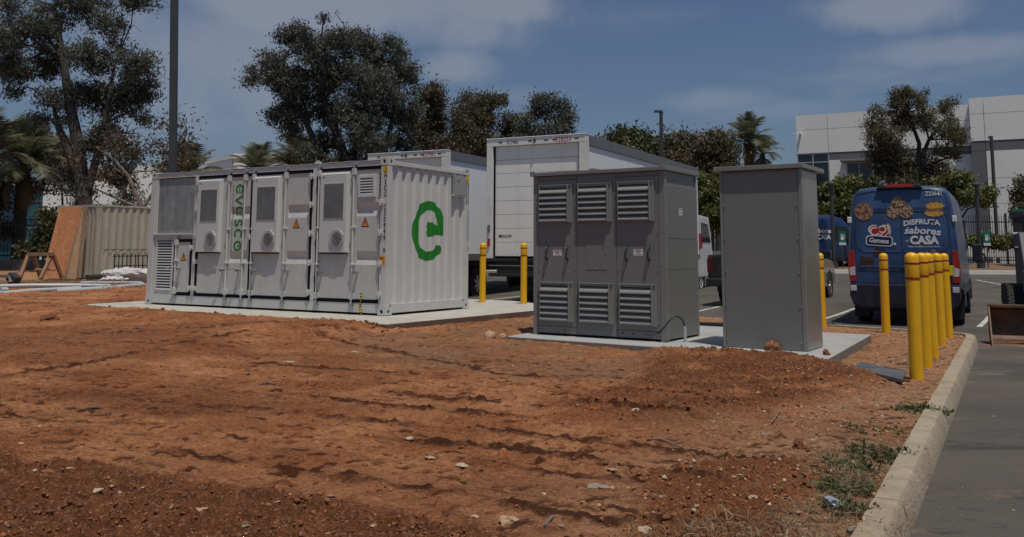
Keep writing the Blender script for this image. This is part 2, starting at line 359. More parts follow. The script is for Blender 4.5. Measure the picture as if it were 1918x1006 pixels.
# soil: colours follow what the soil is (loose and moist / compacted / gravelly), kept per vertex; dark flecks and marks also paint in small shadows
def soilmat():
    mt = bpy.data.materials.new('red_soil'); mt.use_nodes = True; t = mt.node_tree; b = t.nodes['Principled BSDF']
    a = N(t, 'ShaderNodeAttribute', attribute_name='soil'); sp = N(t, 'ShaderNodeSeparateColor'); LK(t, a.outputs['Color'], sp.inputs[0])
    co = N(t, 'ShaderNodeTexCoord')
    def noise(s, d=6, r=.6):
        n = N(t, 'ShaderNodeTexNoise'); n.inputs['Scale'].default_value = s; n.inputs['Detail'].default_value = d; n.inputs['Roughness'].default_value = r
        LK(t, co.outputs['Object'], n.inputs['Vector']); return n
    def mix(f, a_, b_):
        x = N(t, 'ShaderNodeMixRGB')
        (LK(t, f, x.inputs['Fac']) if not isinstance(f, float) else setattr(x.inputs['Fac'], 'default_value', f))
        for q, w in (('Color1', a_), ('Color2', b_)):
            if isinstance(w, tuple): x.inputs[q].default_value = w+(1,)
            else: LK(t, w, x.inputs[q])
        return x.outputs[0]
    def rng(v, a0, a1, b0=0., b1=1.):
        r = N(t, 'ShaderNodeMapRange'); LK(t, v, r.inputs['Value']); r.inputs['From Min'].default_value = a0; r.inputs['From Max'].default_value = a1
        r.inputs['To Min'].default_value = b0; r.inputs['To Max'].default_value = b1; return r.outputs[0]
    n1 = noise(1.3, 8); n2 = noise(14, 8, .7); n3 = noise(60, 6, .7)
    comp = mix(rng(n1.outputs[0], .42, .58), (.40, .145, .055), (.62, .275, .125))
    comp = mix(rng(n2.outputs[0], .5, .62, 0, .55), comp, (.27, .095, .036))
    loose = mix(rng(n2.outputs[0], .42, .58), (.125, .043, .017), (.25, .088, .035))
    grav = mix(rng(n2.outputs[0], .35, .65), (.36, .205, .12), (.30, .145, .075))
    tan = mix(rng(n2.outputs[0], .35, .65), (.54, .32, .19), (.38, .20, .11))
    c = mix(sp.outputs[0], comp, loose); c = mix(sp.outputs[1], c, grav); c = mix(sp.outputs[2], c, tan)
    mp = N(t, 'ShaderNodeMapping'); LK(t, co.outputs['Object'], mp.inputs[0]); mp.inputs['Rotation'].default_value = (0, 0, R(22)); mp.inputs['Scale'].default_value = (1, 2.4, 1)
    def an(s, d, r):
        n = N(t, 'ShaderNodeTexNoise'); n.inputs['Scale'].default_value = s; n.inputs['Detail'].default_value = d; n.inputs['Roughness'].default_value = r; n.inputs['Distortion'].default_value = .6
        LK(t, mp.outputs[0], n.inputs['Vector']); return n
    a1 = an(9, 9, .8); a2 = an(26, 6, .75)
    c = mix(rng(a1.outputs[0], .54, .62, 0, .55), c, (.24, .082, .032))
    c = mix(rng(a2.outputs[0], .54, .60, 0, .7), c, (.15, .048, .019))
    c = mix(rng(a2.outputs[0], .44, .36, 0, .6), c, (.62, .34, .18))
    c = mix(rng(n3.outputs[0], .56, .64, 0, .55), c, (.60, .42, .28))
    c = mix(rng(n3.outputs[0], .43, .36, 0, .6), c, (.12, .042, .018))
    am = N(t, 'ShaderNodeAttribute', attribute_name='marks')
    c = mix(rng(am.outputs['Fac'], .05, .6, 0, .88), c, (.075, .024, .011))  # moist crumbs and the small shadows in ruts, both painted dark
    LK(t, c, b.inputs['Base Color']); b.inputs['Roughness'].default_value = .95; b.inputs['Specular IOR Level'].default_value = .2
    bp = N(t, 'ShaderNodeBump'); bp.inputs['Strength'].default_value = 1; bp.inputs['Distance'].default_value = .03
    ad = N(t, 'ShaderNodeMath', operation='ADD'); LK(t, n2.outputs[0], ad.inputs[0]); LK(t, n3.outputs[0], ad.inputs[1])
    ad2 = N(t, 'ShaderNodeMath', operation='SUBTRACT'); LK(t, ad.outputs[0], ad2.inputs[0]); LK(t, a2.outputs[0], ad2.inputs[1]); LK(t, ad2.outputs[0], bp.inputs['Height']); LK(t, bp.outputs[0], b.inputs['Normal'])
    return mt
M['soil'] = soilmat()
def asphaltmat():
    mt = bpy.data.materials.new('asphalt'); mt.use_nodes = True; t = mt.node_tree; b = t.nodes['Principled BSDF']
    co = N(t, 'ShaderNodeTexCoord')
    def noise(s, d, r, sc=None):
        n = N(t, 'ShaderNodeTexNoise'); n.inputs['Scale'].default_value = s; n.inputs['Detail'].default_value = d; n.inputs['Roughness'].default_value = r
        mp = N(t, 'ShaderNodeMapping'); LK(t, co.outputs['Object'], mp.inputs[0])
        if sc: mp.inputs['Rotation'].default_value = (0, 0, R(-61)); mp.inputs['Scale'].default_value = sc
        LK(t, mp.outputs[0], n.inputs['Vector']); return n.outputs[0]
    def rng(v, a0, a1, b1=1.):
        r = N(t, 'ShaderNodeMapRange', interpolation_type='SMOOTHSTEP'); LK(t, v, r.inputs['Value']); r.inputs['From Min'].default_value = a0; r.inputs['From Max'].default_value = a1; r.inputs['To Max'].default_value = b1; return r.outputs[0]
    def mix(f, a_, b_):
        x = N(t, 'ShaderNodeMixRGB'); LK(t, f, x.inputs['Fac'])
        for q, w in (('Color1', a_), ('Color2', b_)):
            if isinstance(w, tuple): x.inputs[q].default_value = w+(1,)
            else: LK(t, w, x.inputs[q])
        return x.outputs[0]
    c = mix(rng(noise(.5, 6, .6), .35, .65), (.066, .062, .057), (.098, .089, .079))
    c = mix(rng(noise(1.2, 8, .7, (.7, 1.2, 1)), .48, .62, .45), c, (.135, .105, .08))      # dried mud film
    c = mix(rng(noise(1.3, 9, .72, (.6, 1.2, 1)), .57, .64, .6), c, (.22, .155, .10))          # sandy patches
    c = mix(rng(noise(70, 4, .8), .52, .60, .6), c, (.16, .15, .135))
    c = mix(rng(noise(2.2, 9, .75, (.4, 1, 1)), .54, .62, .6), c, (.035, .033, .031))
    LK(t, c, b.inputs['Base Color']); b.inputs['Roughness'].default_value = .8; b.inputs['Specular IOR Level'].default_value = .3
    bp = N(t, 'ShaderNodeBump'); bp.inputs['Strength'].default_value = .9; bp.inputs['Distance'].default_value = .01
    LK(t, noise(140, 3, .6), bp.inputs['Height']); LK(t, bp.outputs[0], b.inputs['Normal'])
    return mt
M['asphalt'] = asphaltmat()
# ---------------------------------------------------------------- terrain
def zlot(y): return float(np.clip(.025*(y-20), 0, .6))
KO = [(-1.0, -.69), (1.65, 4.09), (4.39, 9.03), (6.85, 13.47), (7.10, 13.95), (7.16, 14.22), (7.08, 14.48), (6.88, 14.72), (5.3, 16.3), (3.6, 17.95), (.35, 20.15), (-1.0, 20.95), (-6.5, 23.2)]
DIRT = [(x-.07*.879, y+.07*.4766) if i < 4 else (x-.04, y-.05) for i, (x, y) in enumerate(KO)]+[(-14, 64), (-62, 64), (-62, -2), (-6, -2)]
CSL = [(-8.45, 17.70), (-1.80, 13.22), (.43, 16.55), (.62, 18.6), (.05, 19.75), (-.95, 20.45), (-6.2, 22.6)]
PSL = [(-.057, 12.946), (3.58, 10.35), (5.28, 13.42), (1.55, 16.1)]
MOUND = [(1.5, 11.1), (2.5, 11.2), (3.3, 10.75), (3.62, 10.15), (3.85, 9.6), (3.93, 9.15), (3.6, 8.5), (3.1, 7.85), (2.55, 7.3), (1.9, 6.9), (1.1, 6.7), (.2, 6.5), (.2, 7.3), (.9, 8.3), (1.2, 9.5)]
LOOSE1 = [(-9, 8.5), (-4.2, 6.6), (-3.25, 5.95), (-2.69, 5.42), (-2.3, 5.3), (-1.6, 4.98), (-1.2, 4.85), (-.55, 4.5), (-.1, 4.36), (.4, 3.95), (.5, 2), (-9, 2)]
LOOSE2 = [(.75, 5.45), (1.3, 5.75), (1.9, 5.9), (1.95, 5.3), (1.5, 4.55), (1.3, 4.0), (1.1, 3.5), (.4, 3.5), (.5, 4.5)]
GRAV = [(-2.2, 12.6), (-1.2, 13.2), (.3, 15.8), (.8, 15.8), (-.2, 13), (1.8, 11.2), (1.5, 9.6), (1.0, 8.9), (.1, 8.8), (-1.2, 9.8), (-2.0, 11)]
TRK = [([(-1.9, 7.7), (-1.37, 7.46), (-.52, 7.11), (.2, 6.8)], .030), ([(-1.1, 7.9), (-.68, 7.72), (.1, 7.45), (.76, 7.13), (1.5, 6.9)], .032),
       ([(-1.6, 6.85), (-1.11, 6.65), (-.03, 6.36), (1.08, 5.84), (1.9, 5.5)], .030), ([(-.91, 6.11), (.13, 5.86), (.98, 5.34), (1.5, 5.1)], .032),
       ([(-2.2, 5.6), (-.93, 5.13), (-.14, 4.75), (.32, 4.46), (.8, 4.39), (1.2, 4.3)], .034), ([(-2.6, 12.3), (-1.93, 11.43), (-.82, 9.98), (-.04, 9.06), (.65, 8.92)], .03),
       ([(-4.41, 7.96), (-4.07, 9.0), (-3.95, 10.42), (-3.75, 11.3), (-3.5, 12.04), (-2.6, 12.7), (-1.9, 12.8)], .03), ([(-3.2, 7.4), (-2.2, 7.0), (-1.4, 6.9)], .018), ([(.3, 8.1), (1.1, 7.8), (1.8, 7.6)], .022), ([(-2.9, 9.5), (-1.6, 9.0), (-.6, 8.9)], .02), ([(-.2, 5.5), (.5, 5.2), (1.2, 5.0)], .02), ([(-4.6, 6.9), (-3.2, 6.4), (-2.3, 6.3)], .015), ([(-5.5, 11.5), (-4.3, 12.6), (-3.2, 13.1)], .02)]
LUG = [([(.02, 5.12), (.17, 5.08), (.64, 4.97), (.85, 4.9)], .095, .05), ([(.7, 7.85), (1.24, 7.52), (1.5, 7.35)], .065, .045), ([(-9.5, 16.6), (-7.61, 15.4), (-4.96, 13.95), (-3, 12.9)], .12, .08),
       ([(-9.5, 16.2), (-7.61, 15.0), (-4.96, 13.55), (-3, 12.5)], .12, .08), ([(-.4, 5.9), (.4, 5.5), (1.1, 5.1)], .09, .05), ([(-3, 7.6), (-1.5, 7.0), (0, 6.6)], .10, .05),
       ([(-3, 8.8), (-1.5, 8.1), (0, 7.9)], .10, .05), ([(0.9, 6.6), (1.6, 6.3), (2.1, 6.25)], .075, .05)]
def soil_h(x, y, fine=True):
    x = np.asarray(x, float); y = np.asarray(y, float)
    dl = (x-1.65)*(-.879)+(y-4.09)*.4766
    h = .115+.15*sstep(dl/9)+.012*np.maximum(0, y-18)
    # ground pushed up against the front and left edges of the container slab
    ax, ay, bx, by = -8.45, 17.70, -1.80, 13.22; L = math.hypot(bx-ax, by-ay); ex, ey = (bx-ax)/L, (by-ay)/L
    s = (x-ax)*ex+(y-ay)*ey; d = (x-ax)*ey-(y-ay)*ex      # d>0 towards camera
    ext = sstep((s+2.5)/1.5)*sstep((L+.15-s)/.5)
    dd = d-.14+.16*(fbm(x*1.7, y*1.7, 3)-.5)*2+.07*sstep((s-L+2.6)/2)
    w = np.exp(-(np.maximum(dd, 0)/1.9)**2)*ext
    h = h*(1-w)+w*np.where(dd < 0, .34+np.maximum(dd, -.5)*.25, .34+.05*sstep(dd/.25))
    mo = poly_sd(x+.18*(fbm(x*2.1, y*2.1, 3)-.5), y+.18*(fbm(x*2.3+9, y*2.3, 3)-.5), MOUND)
    mk = sstep((mo+.05)/.4)
    h = h+mk*(.075+.05*sstep((y-9.3)/1.2))
    lo = np.maximum(sstep((poly_sd(x, y, LOOSE1)+.25*(fbm(x*3, y*3, 3)-.4))/.25), sstep((poly_sd(x, y, LOOSE2)+.3*(fbm(x*3, y*3, 3)-.4))/.25))
    h = h+lo*.02
    # bank behind the left foreground
    h = h+.05*sstep(((y-6.9)-(x+9)*.0-(.83*(x+4.4)))/.25*.3)*sstep((-2.6-x)/1.2)*sstep((14-y)/3)
    if fine:
        h = h+.05*(fbm(x*.55, y*.55, 3)-.5)+.030*(fbm(x*2.1+3, y*2.6, 4)-.5)
        u = x*.87-y*.5; v = x*.5+y*.87
        scr = fbm(u*2.2, v*9, 4)
        h = h+.020*(np.abs(scr-.5)*-2+.2)*(1-lo)
        cell = fbm(u*9+2*fbm(x*3, y*3, 2), v*15, 2)
        h = h+.016*np.clip((cell-.56)*6, 0, 1)*(1-lo)
        h = h-.020*tread(x, y)*(1-lo)*(1-mk)
        rg = fbm(x*13, y*13, 4)
        h = h+(.024+.050*np.maximum(lo, mk*.8))*(rg-.5)+(.010+.03*np.maximum(lo, mk))*(fbm(x*41, y*41, 2)-.5)
        h = h+np.maximum(lo, mk)*.035*np.clip(fbm(x*26, y*26, 2)-.58, 0, 1)*3
        for pts, a in TRK:
            dd_, tt, acc = line_d(x+.03*(fbm(x*5, y*5, 3)-.5), y+.05*(fbm(x*5+4, y*5, 3)-.5), pts)
            mod = np.clip(fbm(x*4+pts[0][0], y*4, 3)*4.2-1.05, 0, 1)*sstep(tt/.5)*sstep((acc-tt)/.5)
            h = h+a*.36*mod*np.exp(-(dd_/.042)**2)*(1+3.2*(fbm(x*30, y*30, 2)-.5))-a*.3*np.exp(-((dd_-.1)/.06)**2)*mod
        h = h-.012*lines(x, y)*(1-lo)
        for pts, pitch, wd in LUG:
            dd_, tt, acc = line_d(x, y, pts)
            bl = sstep((np.sin(2*math.pi*tt/pitch)-.1)/.5)*sstep((wd-dd_)/.02)*sstep(tt/.3)*sstep((acc-tt)/.3)*np.clip(fbm(x*3, y*3, 2)*2.4-.5, 0, 1)
            h = h+.02*bl
    # under the two slabs the soil stays below the concrete
    cs = poly_sd(x, y, CSL); ps = poly_sd(x, y, PSL)
    h = np.where(cs > .6, np.minimum(h, .22), h)
    pc = np.minimum(h, .17-.05*sstep(ps/.1)); h = np.where((ps > .04) & (mk < .15), pc, h); h = np.where(ps > .35+.2*fbm(x*6, y*6, 2), pc, h)
    h = np.where((ps > -.5) & (mk < .1), h-.04*sstep((ps+.5)/.4), h)
    # meets the kerb a little below its top
    kd = poly_sd(x, y, DIRT); kk = sstep(1-kd/.6)*(y < 17)
    h = h*(1-kk)+np.minimum(h, .125+.02*(fbm(x*8, y*8, 3)-.5))*kk
    kk = sstep(1-kd/.5)*(y >= 17)*(x > -7); h = h*(1-kk)+np.minimum(h, .13)*kk
    return h, lo, mk
def lines(x, y):
    c, s = math.cos(R(-24)), math.sin(R(-24)); u = x*c+y*s; v = -x*s+y*c+.10*(fbm(u*.35, u*.1+y*.15, 2)-.5)*6*.5
    w = fbm(u*.55+3, v*5.5, 2); k = np.exp(-((w-.5)/.018)**2)*np.clip(fbm(u*1.6, v*7, 3)*4-1.5, 0, 1)
    return k*(y > 4)*(y < 14)
def tread(x, y):
    """short pressed lug marks left in rows on the compacted soil"""
    out = np.zeros(x.shape)
    for ang, pu, pv, L, seed in ((-19, .21, .20, .10, 3), (-30, .17, .26, .085, 11), (-24, .125, .135, .055, 23)):
        c, s = math.cos(R(ang)), math.sin(R(ang)); u = (x*c+y*s)/pu; v = (-x*s+y*c)/pv; u = u+.5*(np.floor(v) % 2)+.5*fbm(x*.7, y*.7, 2)
        iu, iv = np.floor(u).astype(int), np.floor(v).astype(int); r1 = _T[(iu*7+seed) % 256, (iv*13+seed) % 256]; r2 = _T[(iu*5+91) % 256, (iv*11+seed) % 256]; r3 = _T[(iu*3+41+seed) % 256, (iv*17) % 256]
        du = (u-iu-.5-.3*(r1-.5))*pu; dv = (v-iv-.5-.3*(r2-.5))*pv; a = (r3-.5)*1.3+.55; ca, sa = np.cos(a), np.sin(a)
        p = du*ca+dv*sa; q = -du*sa+dv*ca+9*(du*du)*(r1-.3)
        m_ = np.exp(-(q/(min(1, pv*5.5)*(.013+.010*r2)))**2)*sstep((L*(.4+.8*r1)-np.abs(p))/.012+.5)
        zone = np.clip(fbm(x*.6+seed, y*.9, 3)*5-1.75, 0, 1)*(.55+.45*(np.sin(v*2.1+seed) > -.3))
        out = np.maximum(out, m_*(r1*.6+.4)*(r2 > .35)*zone)
    return out
def make_soil():
    ys = [2.6]
    while ys[-1] < 62: Y = ys[-1]; ys.append(Y+min(.16, max(.013, .36*Y*Y/1077)))
    ys = np.array(ys); nu = 640; us = np.linspace(-.72, .56, nu)
    X = us[None, :]*(ys[:, None]+1.2); Y = np.repeat(ys[:, None], nu, 1)
    h, lo, mk = soil_h(X, Y)
    ins = poly_sd(X, Y, DIRT) > -.02
    ny = len(ys); idx = np.arange(ny*nu).reshape(ny, nu)
    q = np.stack([idx[:-1, :-1], idx[:-1, 1:], idx[1:, 1:], idx[1:, :-1]], -1).reshape(-1, 4)
    ok = ins[:-1, :-1] & ins[:-1, 1:] & ins[1:, 1:] & ins[1:, :-1]; q = q[ok.ravel()]
    used = np.zeros(ny*nu, bool); used[q.ravel()] = True; rm = np.cumsum(used)-1
    co = np.stack([X, Y, h], -1).reshape(-1, 3)[used]; q = rm[q]
    me = bpy.data.meshes.new('ground'); me.vertices.add(len(co)); me.vertices.foreach_set('co', co.ravel().astype(np.float32))
    me.loops.add(q.size); me.loops.foreach_set('vertex_index', q.ravel().astype(np.int32))
    me.polygons.add(len(q)); me.polygons.foreach_set('loop_start', np.arange(0, q.size, 4, dtype=np.int32)); me.polygons.foreach_set('loop_total', np.full(len(q), 4, np.int32))
    me.update(calc_edges=True); me.polygons.foreach_set('use_smooth', np.ones(len(q), bool))
    gr = sstep((poly_sd(X, Y, GRAV)+.4)/.6)*np.clip(fbm(X*3, Y*3, 3)*2-.3, 0, 1)*(1-mk)
    kd = poly_sd(X, Y, DIRT); tan = sstep(1.25-kd/1.7)*(Y < 19)*(1-mk)*(1-lo)*np.clip(fbm(X*2, Y*2, 3)*2.4-.1, 0, 1)*.95
    tan = np.maximum(tan, (Y > 27)*sstep((Y-27)/4)*.8)
    moist = np.clip(fbm(X*.8+4, Y*1.6, 4)*3-1.35, 0, 1)*.75
    moist = np.maximum(moist, sstep((-3.2-X)/1)*sstep((Y-8.2)/1.5)*sstep((14-Y)/2)*.55)
    lo = lo*np.where(X > .3, .72, 1.0); lo2 = np.clip(np.maximum(np.maximum(lo*.97, mk*np.clip(fbm(X*2.2, Y*3.2, 4)*3.2-.75, .25, 1)), moist*1.1), 0, 1)*np.clip(.55+1.1*fbm(X*9, Y*9, 3), 0, 1)
    dark = np.maximum(tread(X, Y-.008)*(1-mk)*.95, .7*lines(X, Y)*np.clip(fbm(X*14, Y*14, 2)*3-.6, 0, 1))*(1-lo)  # tread and rut shadows put into the colour along with moist crumbs
    for pts, a in TRK:
        dd_, tt, acc = line_d(X+.03*(fbm(X*5, Y*5, 3)-.5), Y+.05*(fbm(X*5+4, Y*5, 3)-.5), pts); br = np.clip(fbm(X*4+pts[0][0], Y*4, 3)*4.2-1.05, 0, 1)*sstep(tt/.5)*sstep((acc-tt)/.5)
        dark = np.maximum(dark, br*np.exp(-(dd_/(.018+.03*a/.03))**2)*np.clip(fbm(X*22, Y*22, 3)*4-1.1, .1, 1)); lo2 = np.maximum(lo2, np.exp(-(dd_/.06)**2)*np.clip(fbm(X*4+pts[0][0], Y*4, 3)*3.4-.75, 0, 1))  # track cores darkened, the bank edge's shadow line among them
    colr = np.stack([lo2, gr, tan, np.ones_like(gr)], -1).reshape(-1, 4)[used].astype(np.float32)
    at_ = me.color_attributes.new('soil', 'FLOAT_COLOR', 'POINT'); at_.data.foreach_set('color', colr.ravel())
    dm = me.attributes.new('marks', 'FLOAT', 'POINT'); dm.data.foreach_set('value', dark.ravel()[used].astype(np.float32))
    me.materials.append(M['soil']); o = bpy.data.objects.new('ground', me); COL.objects.link(o)
    tag(o, 'bare red dirt ground with tyre tracks and loose clods', kind='structure'); return o
make_soil()
def zs(x, y): return float(soil_h(np.array([x]), np.array([y]))[0][0])
def sheet(name, poly_or_grid, material, label):
    pass
def lot():
    xs = np.concatenate([np.linspace(-40, -2, 12), np.linspace(0, 20, 21), np.linspace(24, 120, 15)]); ys = np.concatenate([np.linspace(-8, 19, 10), np.linspace(20, 44, 25), np.linspace(48, 120, 10)])
    mb = MB(); n = len(xs)
    mb.add([(x, y, zlot(y)) for y in ys for x in xs], [(j*n+i, j*n+i+1, (j+1)*n+i+1, (j+1)*n+i) for j in range(len(ys)-1) for i in range(n-1)])
    tag(mb.build('parking_lot', M['asphalt'], recalc=False), 'dark asphalt car park and lane', kind='structure')
lot()
mb = MB(); mb.add([(-900, -900, -.35), (900, -900, -.35), (900, 900, .2), (-900, 900, .2)], [(0, 1, 2, 3)])
tag(mb.build('far_ground', M['far'], recalc=False), kind='structure')
# planting strip at the far side of the car park
ISL = [(-13.5, 44), (13, 41.6), (60, 38), (62, 75), (-13.5, 66)]
mb = MB(); k = 40
xs = np.linspace(-13, 60, 90); rows = []
for j in range(12):
    for x in xs:
        y0 = 42.2-(x)*.055; y = y0+j*1.4; rows.append((x, y, zlot(y0)+.13+.22*float(sstep(j/3.))+.10*(float(vnoise(np.array(x*.9), np.array(y*.9)))-.5)))
mb.add(rows, [(j*90+i, j*90+i+1, (j+1)*90+i+1, (j+1)*90+i) for j in range(11) for i in range(89)])
tag(mb.build('planting_bed', M['mulch'], smooth=True, recalc=False), kind='structure')
def kerb(name, pts, z0s, top, width, material, label, seg=3.0, jit=.004, outside=1):
    root = bpy.data.objects.new(name, None); COL.objects.link(root); tag(root, label, kind='structure')
    P = [Vector(p) for p in pts]; dense = [P[0]]
    for a, b in zip(P[:-1], P[1:]):
        n = max(1, int((b-a).length/.16))
        for i in range(1, n+1): dense.append(a.lerp(b, i/n))
    rnd = random.Random(3); cur = []; acc = 0; segs = []
    for i, p in enumerate(dense):
        cur.append(p)
        if i: acc += (p-dense[i-1]).length
        if acc > seg: segs.append(cur); cur = [p+(dense[min(i+1, len(dense)-1)]-p)*.08]; acc = 0
    if len(cur) > 1: segs.append(cur)
    for sg in segs:
        mb = MB(); vs = []; n = 6
        for i, p in enumerate(sg):
            t = (sg[min(i+1, len(sg)-1)]-sg[max(i-1, 0)]).normalized(); nn = Vector((-t.y, t.x))*outside
            zb = z0s(p.y); zt = zb+top
            j = lambda: rnd.uniform(-jit, jit)
            for off, z in ((-.02, zb-.2), (-.02, zb), (.008+j(), zt-.03+j()), (.028+j(), zt+j()*.4), (width-.02+j(), zt+j()*.4), (width, zb-.2)):
                q = p+nn*off; vs.append((q.x, q.y, z))
        m_ = len(sg)
        mb.add(vs, [(i*n+a, i*n+a+1, (i+1)*n+a+1, (i+1)*n+a) for i in range(m_-1) for a in range(n-1)]+[tuple(range(n)), tuple((m_-1)*n+a for a in range(n))])
        mb.build('kerb_segment', material, root, smooth=True, ang=28)
kerb('kerb', KO, lambda y: 0, .152, .165, M['kerb'], 'sunlit concrete kerb between the red dirt and the lane', 3.05)
fk = [(60, 38.7), (13, 41.3), (-13, 42.9)]
kerb('far_kerb', fk, zlot, .16, .16, M['gutter'], 'pale kerb at the far side of the car park', 6, .001, outside=-1)
mb = MB()
for a, b in zip(fk[:-1], fk[1:]): mb.add([(a[0], a[1]-.62, zlot(a[1]-.62)+.006), (b[0], b[1]-.62, zlot(b[1]-.62)+.006), (b[0], b[1], zlot(b[1])+.006), (a[0], a[1], zlot(a[1])+.006)], [(0, 1, 2, 3)])
tag(mb.build('gutter', M['gutter'], recalc=False), kind='structure')
# slabs
def slab(name, poly, z, th, material, label):
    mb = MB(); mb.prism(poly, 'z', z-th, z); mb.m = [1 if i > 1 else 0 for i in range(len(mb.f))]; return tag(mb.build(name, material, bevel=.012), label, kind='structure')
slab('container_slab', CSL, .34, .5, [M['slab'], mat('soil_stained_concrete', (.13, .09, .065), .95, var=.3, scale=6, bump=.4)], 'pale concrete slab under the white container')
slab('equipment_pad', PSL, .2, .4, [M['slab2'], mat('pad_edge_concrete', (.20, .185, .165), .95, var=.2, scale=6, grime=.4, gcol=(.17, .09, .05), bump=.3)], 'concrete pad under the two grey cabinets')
mb = MB(); e1 = Vector((math.cos(R(-31)), math.sin(R(-31)))); e2 = Vector((-e1.y, e1.x)); L0 = Vector((6.66, 19.38))
for k in range(-4, 7):
    a = L0+e1*(2.95*k)-e2*.5; b = a+e2*6.2; w = e1*.05
    for t0, t1 in ((0, .35), (.35, .7), (.7, 1)):
        p, q = a.lerp(b, t0), a.lerp(b, t1)
        mb.add([(p.x-w.x, p.y-w.y, zlot(p.y)+.006), (p.x+w.x, p.y+w.y, zlot(p.y)+.006), (q.x+w.x, q.y+w.y, zlot(q.y)+.006), (q.x-w.x, q.y-w.y, zlot(q.y)+.006)], [(0, 1, 2, 3)])
for k in range(6):
    a = Vector((14, 30.5))+Vector((3.0*k, -.2*k)); b = a+Vector((1.2, 5.2)); w = Vector((.05, 0))
    mb.add([(a.x-w.x, a.y, zlot(a.y)+.006), (a.x+w.x, a.y, zlot(a.y)+.006), (b.x+w.x, b.y, zlot(b.y)+.006), (b.x-w.x, b.y, zlot(b.y)+.006)], [(0, 1, 2, 3)])
tag(mb.build('parking_lines', M['stripe'], recalc=False), 'white parking bay lines on the asphalt', kind='structure')
# ---------------------------------------------------------------- shared container pieces
def casting_mesh():
    """corner casting with real oval openings on two faces; x 0..-.162 , y 0...178, z 0...118 ; seen faces y=0 and x=0"""
    mb = MB(); w, d, h = .162, .178, .118
    def plate(map_, W, H, cx, cy, rx, ry):
        n = 16; ov = [(cx+rx*math.cos(2*math.pi*i/n), cy+ry*math.sin(2*math.pi*i/n)) for i in range(n)]
        ot = []
        for x, y in ov:
            dx_, dy_ = x-cx, y-cy; t = min([(W-cx)/dx_ if dx_ > 1e-9 else 9e9, (-cx)/dx_ if dx_ < -1e-9 else 9e9, (H-cy)/dy_ if dy_ > 1e-9 else 9e9, (-cy)/dy_ if dy_ < -1e-9 else 9e9]); ot.append((cx+dx_*t, cy+dy_*t))
        # rectangle corners are added as fans
        vs = [map_(x, y, 0) for x, y in ov]+[map_(x, y, 0) for x, y in ot]+[map_(x, y, .03) for x, y in ov]
        mb.add(vs, [(i, (i+1) % n, (i+1) % n+n, i+n) for i in range(n)], 0)
        mb.add(vs, [(i, (i+1) % n, (i+1) % n+2*n, i+2*n) for i in range(n)], 0)
        mb.add([map_(x, y, .03) for x, y in ov], [tuple(range(n))], 1)
        for c in ((0, 0), (W, 0), (W, H), (0, H)):
            best = sorted(range(n), key=lambda i: (ot[i][0]-c[0])**2+(ot[i][1]-c[1])**2)
            for i in range(n):
                a, b = ot[i], ot[(i+1) % n]
                if abs(a[0]-b[0]) > 1e-6 and abs(a[1]-b[1]) > 1e-6 and abs((a[0]-c[0])*(b[0]-c[0])) < 1e-9 and abs((a[1]-c[1])*(b[1]-c[1])) < 1e-9:
                    mb.add([map_(*a, 0), map_(*c, 0), map_(*b, 0)], [(0, 1, 2)], 0)
    plate(lambda u, v, q: (-u, q, v), w, h, w/2, h/2, .032, .038)
    plate(lambda u, v, q: (-q, u, v), d, h, d/2, h/2, .030, .038)
    mb.add([(0, 0, 0), (-w, 0, 0), (-w, d, 0), (0, d, 0), (0, 0, h), (-w, 0, h), (-w, d, h), (0, d, h)], [(0, 1, 2, 3), (4, 5, 6, 7), (1, 2, 6, 5), (2, 3, 7, 6)], 0)
    return mb
L_, W_, H_ = 6.058, 2.438, 2.591
def corners(root, material, L=L_, Wd=W_, Hh=H_):
    src = casting_mesh().build('corner_casting', [material, M['hole']], root, recalc=False)
    first = True
    for sx_, x in ((1, L), (-1, 0)):
        for sy, y in ((1, 0), (-1, Wd)):
            for z in (0, Hh-.118):
                o = src if first else piece(src, root); first = False
                o.location = (x, y, z); o.scale = (sx_, sy, 1)
def corrugated(name, axis, a, b, z0, z1, base, depth, sign, material, root, pitch=.278, flat=.072, slope=.068, inner=None, lead=0):
    """trapezoid sheet along x or y from a to b; proud face at base, recess at base+depth*sign"""
    pr = []; t = a; inner = pitch-flat-2*slope
    pr.append((t, base)); t += lead
    while t < b-1e-3:
        for w, o in ((flat, 0), (slope, 1), (inner, 1), (slope, 0)):
            pr.append((min(t, b), base if o == 0 and w == flat else None)); t += w
    # explicit build
    pr = [(a, 0.)]; t = a+lead
    while t+pitch <= b+1e-6:
        pr += [(t+flat/2, 0.), (t+flat/2+slope, 1.), (t+pitch-flat/2-slope, 1.), (t+pitch-flat/2, 0.)]; t += pitch
    pr.append((b, 0.))
    off = [base+depth*sign*o for _, o in pr]
    mb = MB(); vs = []
    for (u, _), o in zip(pr, off):
        for z in (z0, z1): vs.append((u, o, z) if axis == 'x' else (o, u, z))
    mb.add(vs, [(2*i, 2*i+2, 2*i+3, 2*i+1) for i in range(len(pr)-1)])
    ob = mb.build(name, material, root, recalc=False)
    return ob, [u for u, _ in pr], (lambda uu: float(np.interp(uu, [u for u, _ in pr], [q for _, q in pr])))
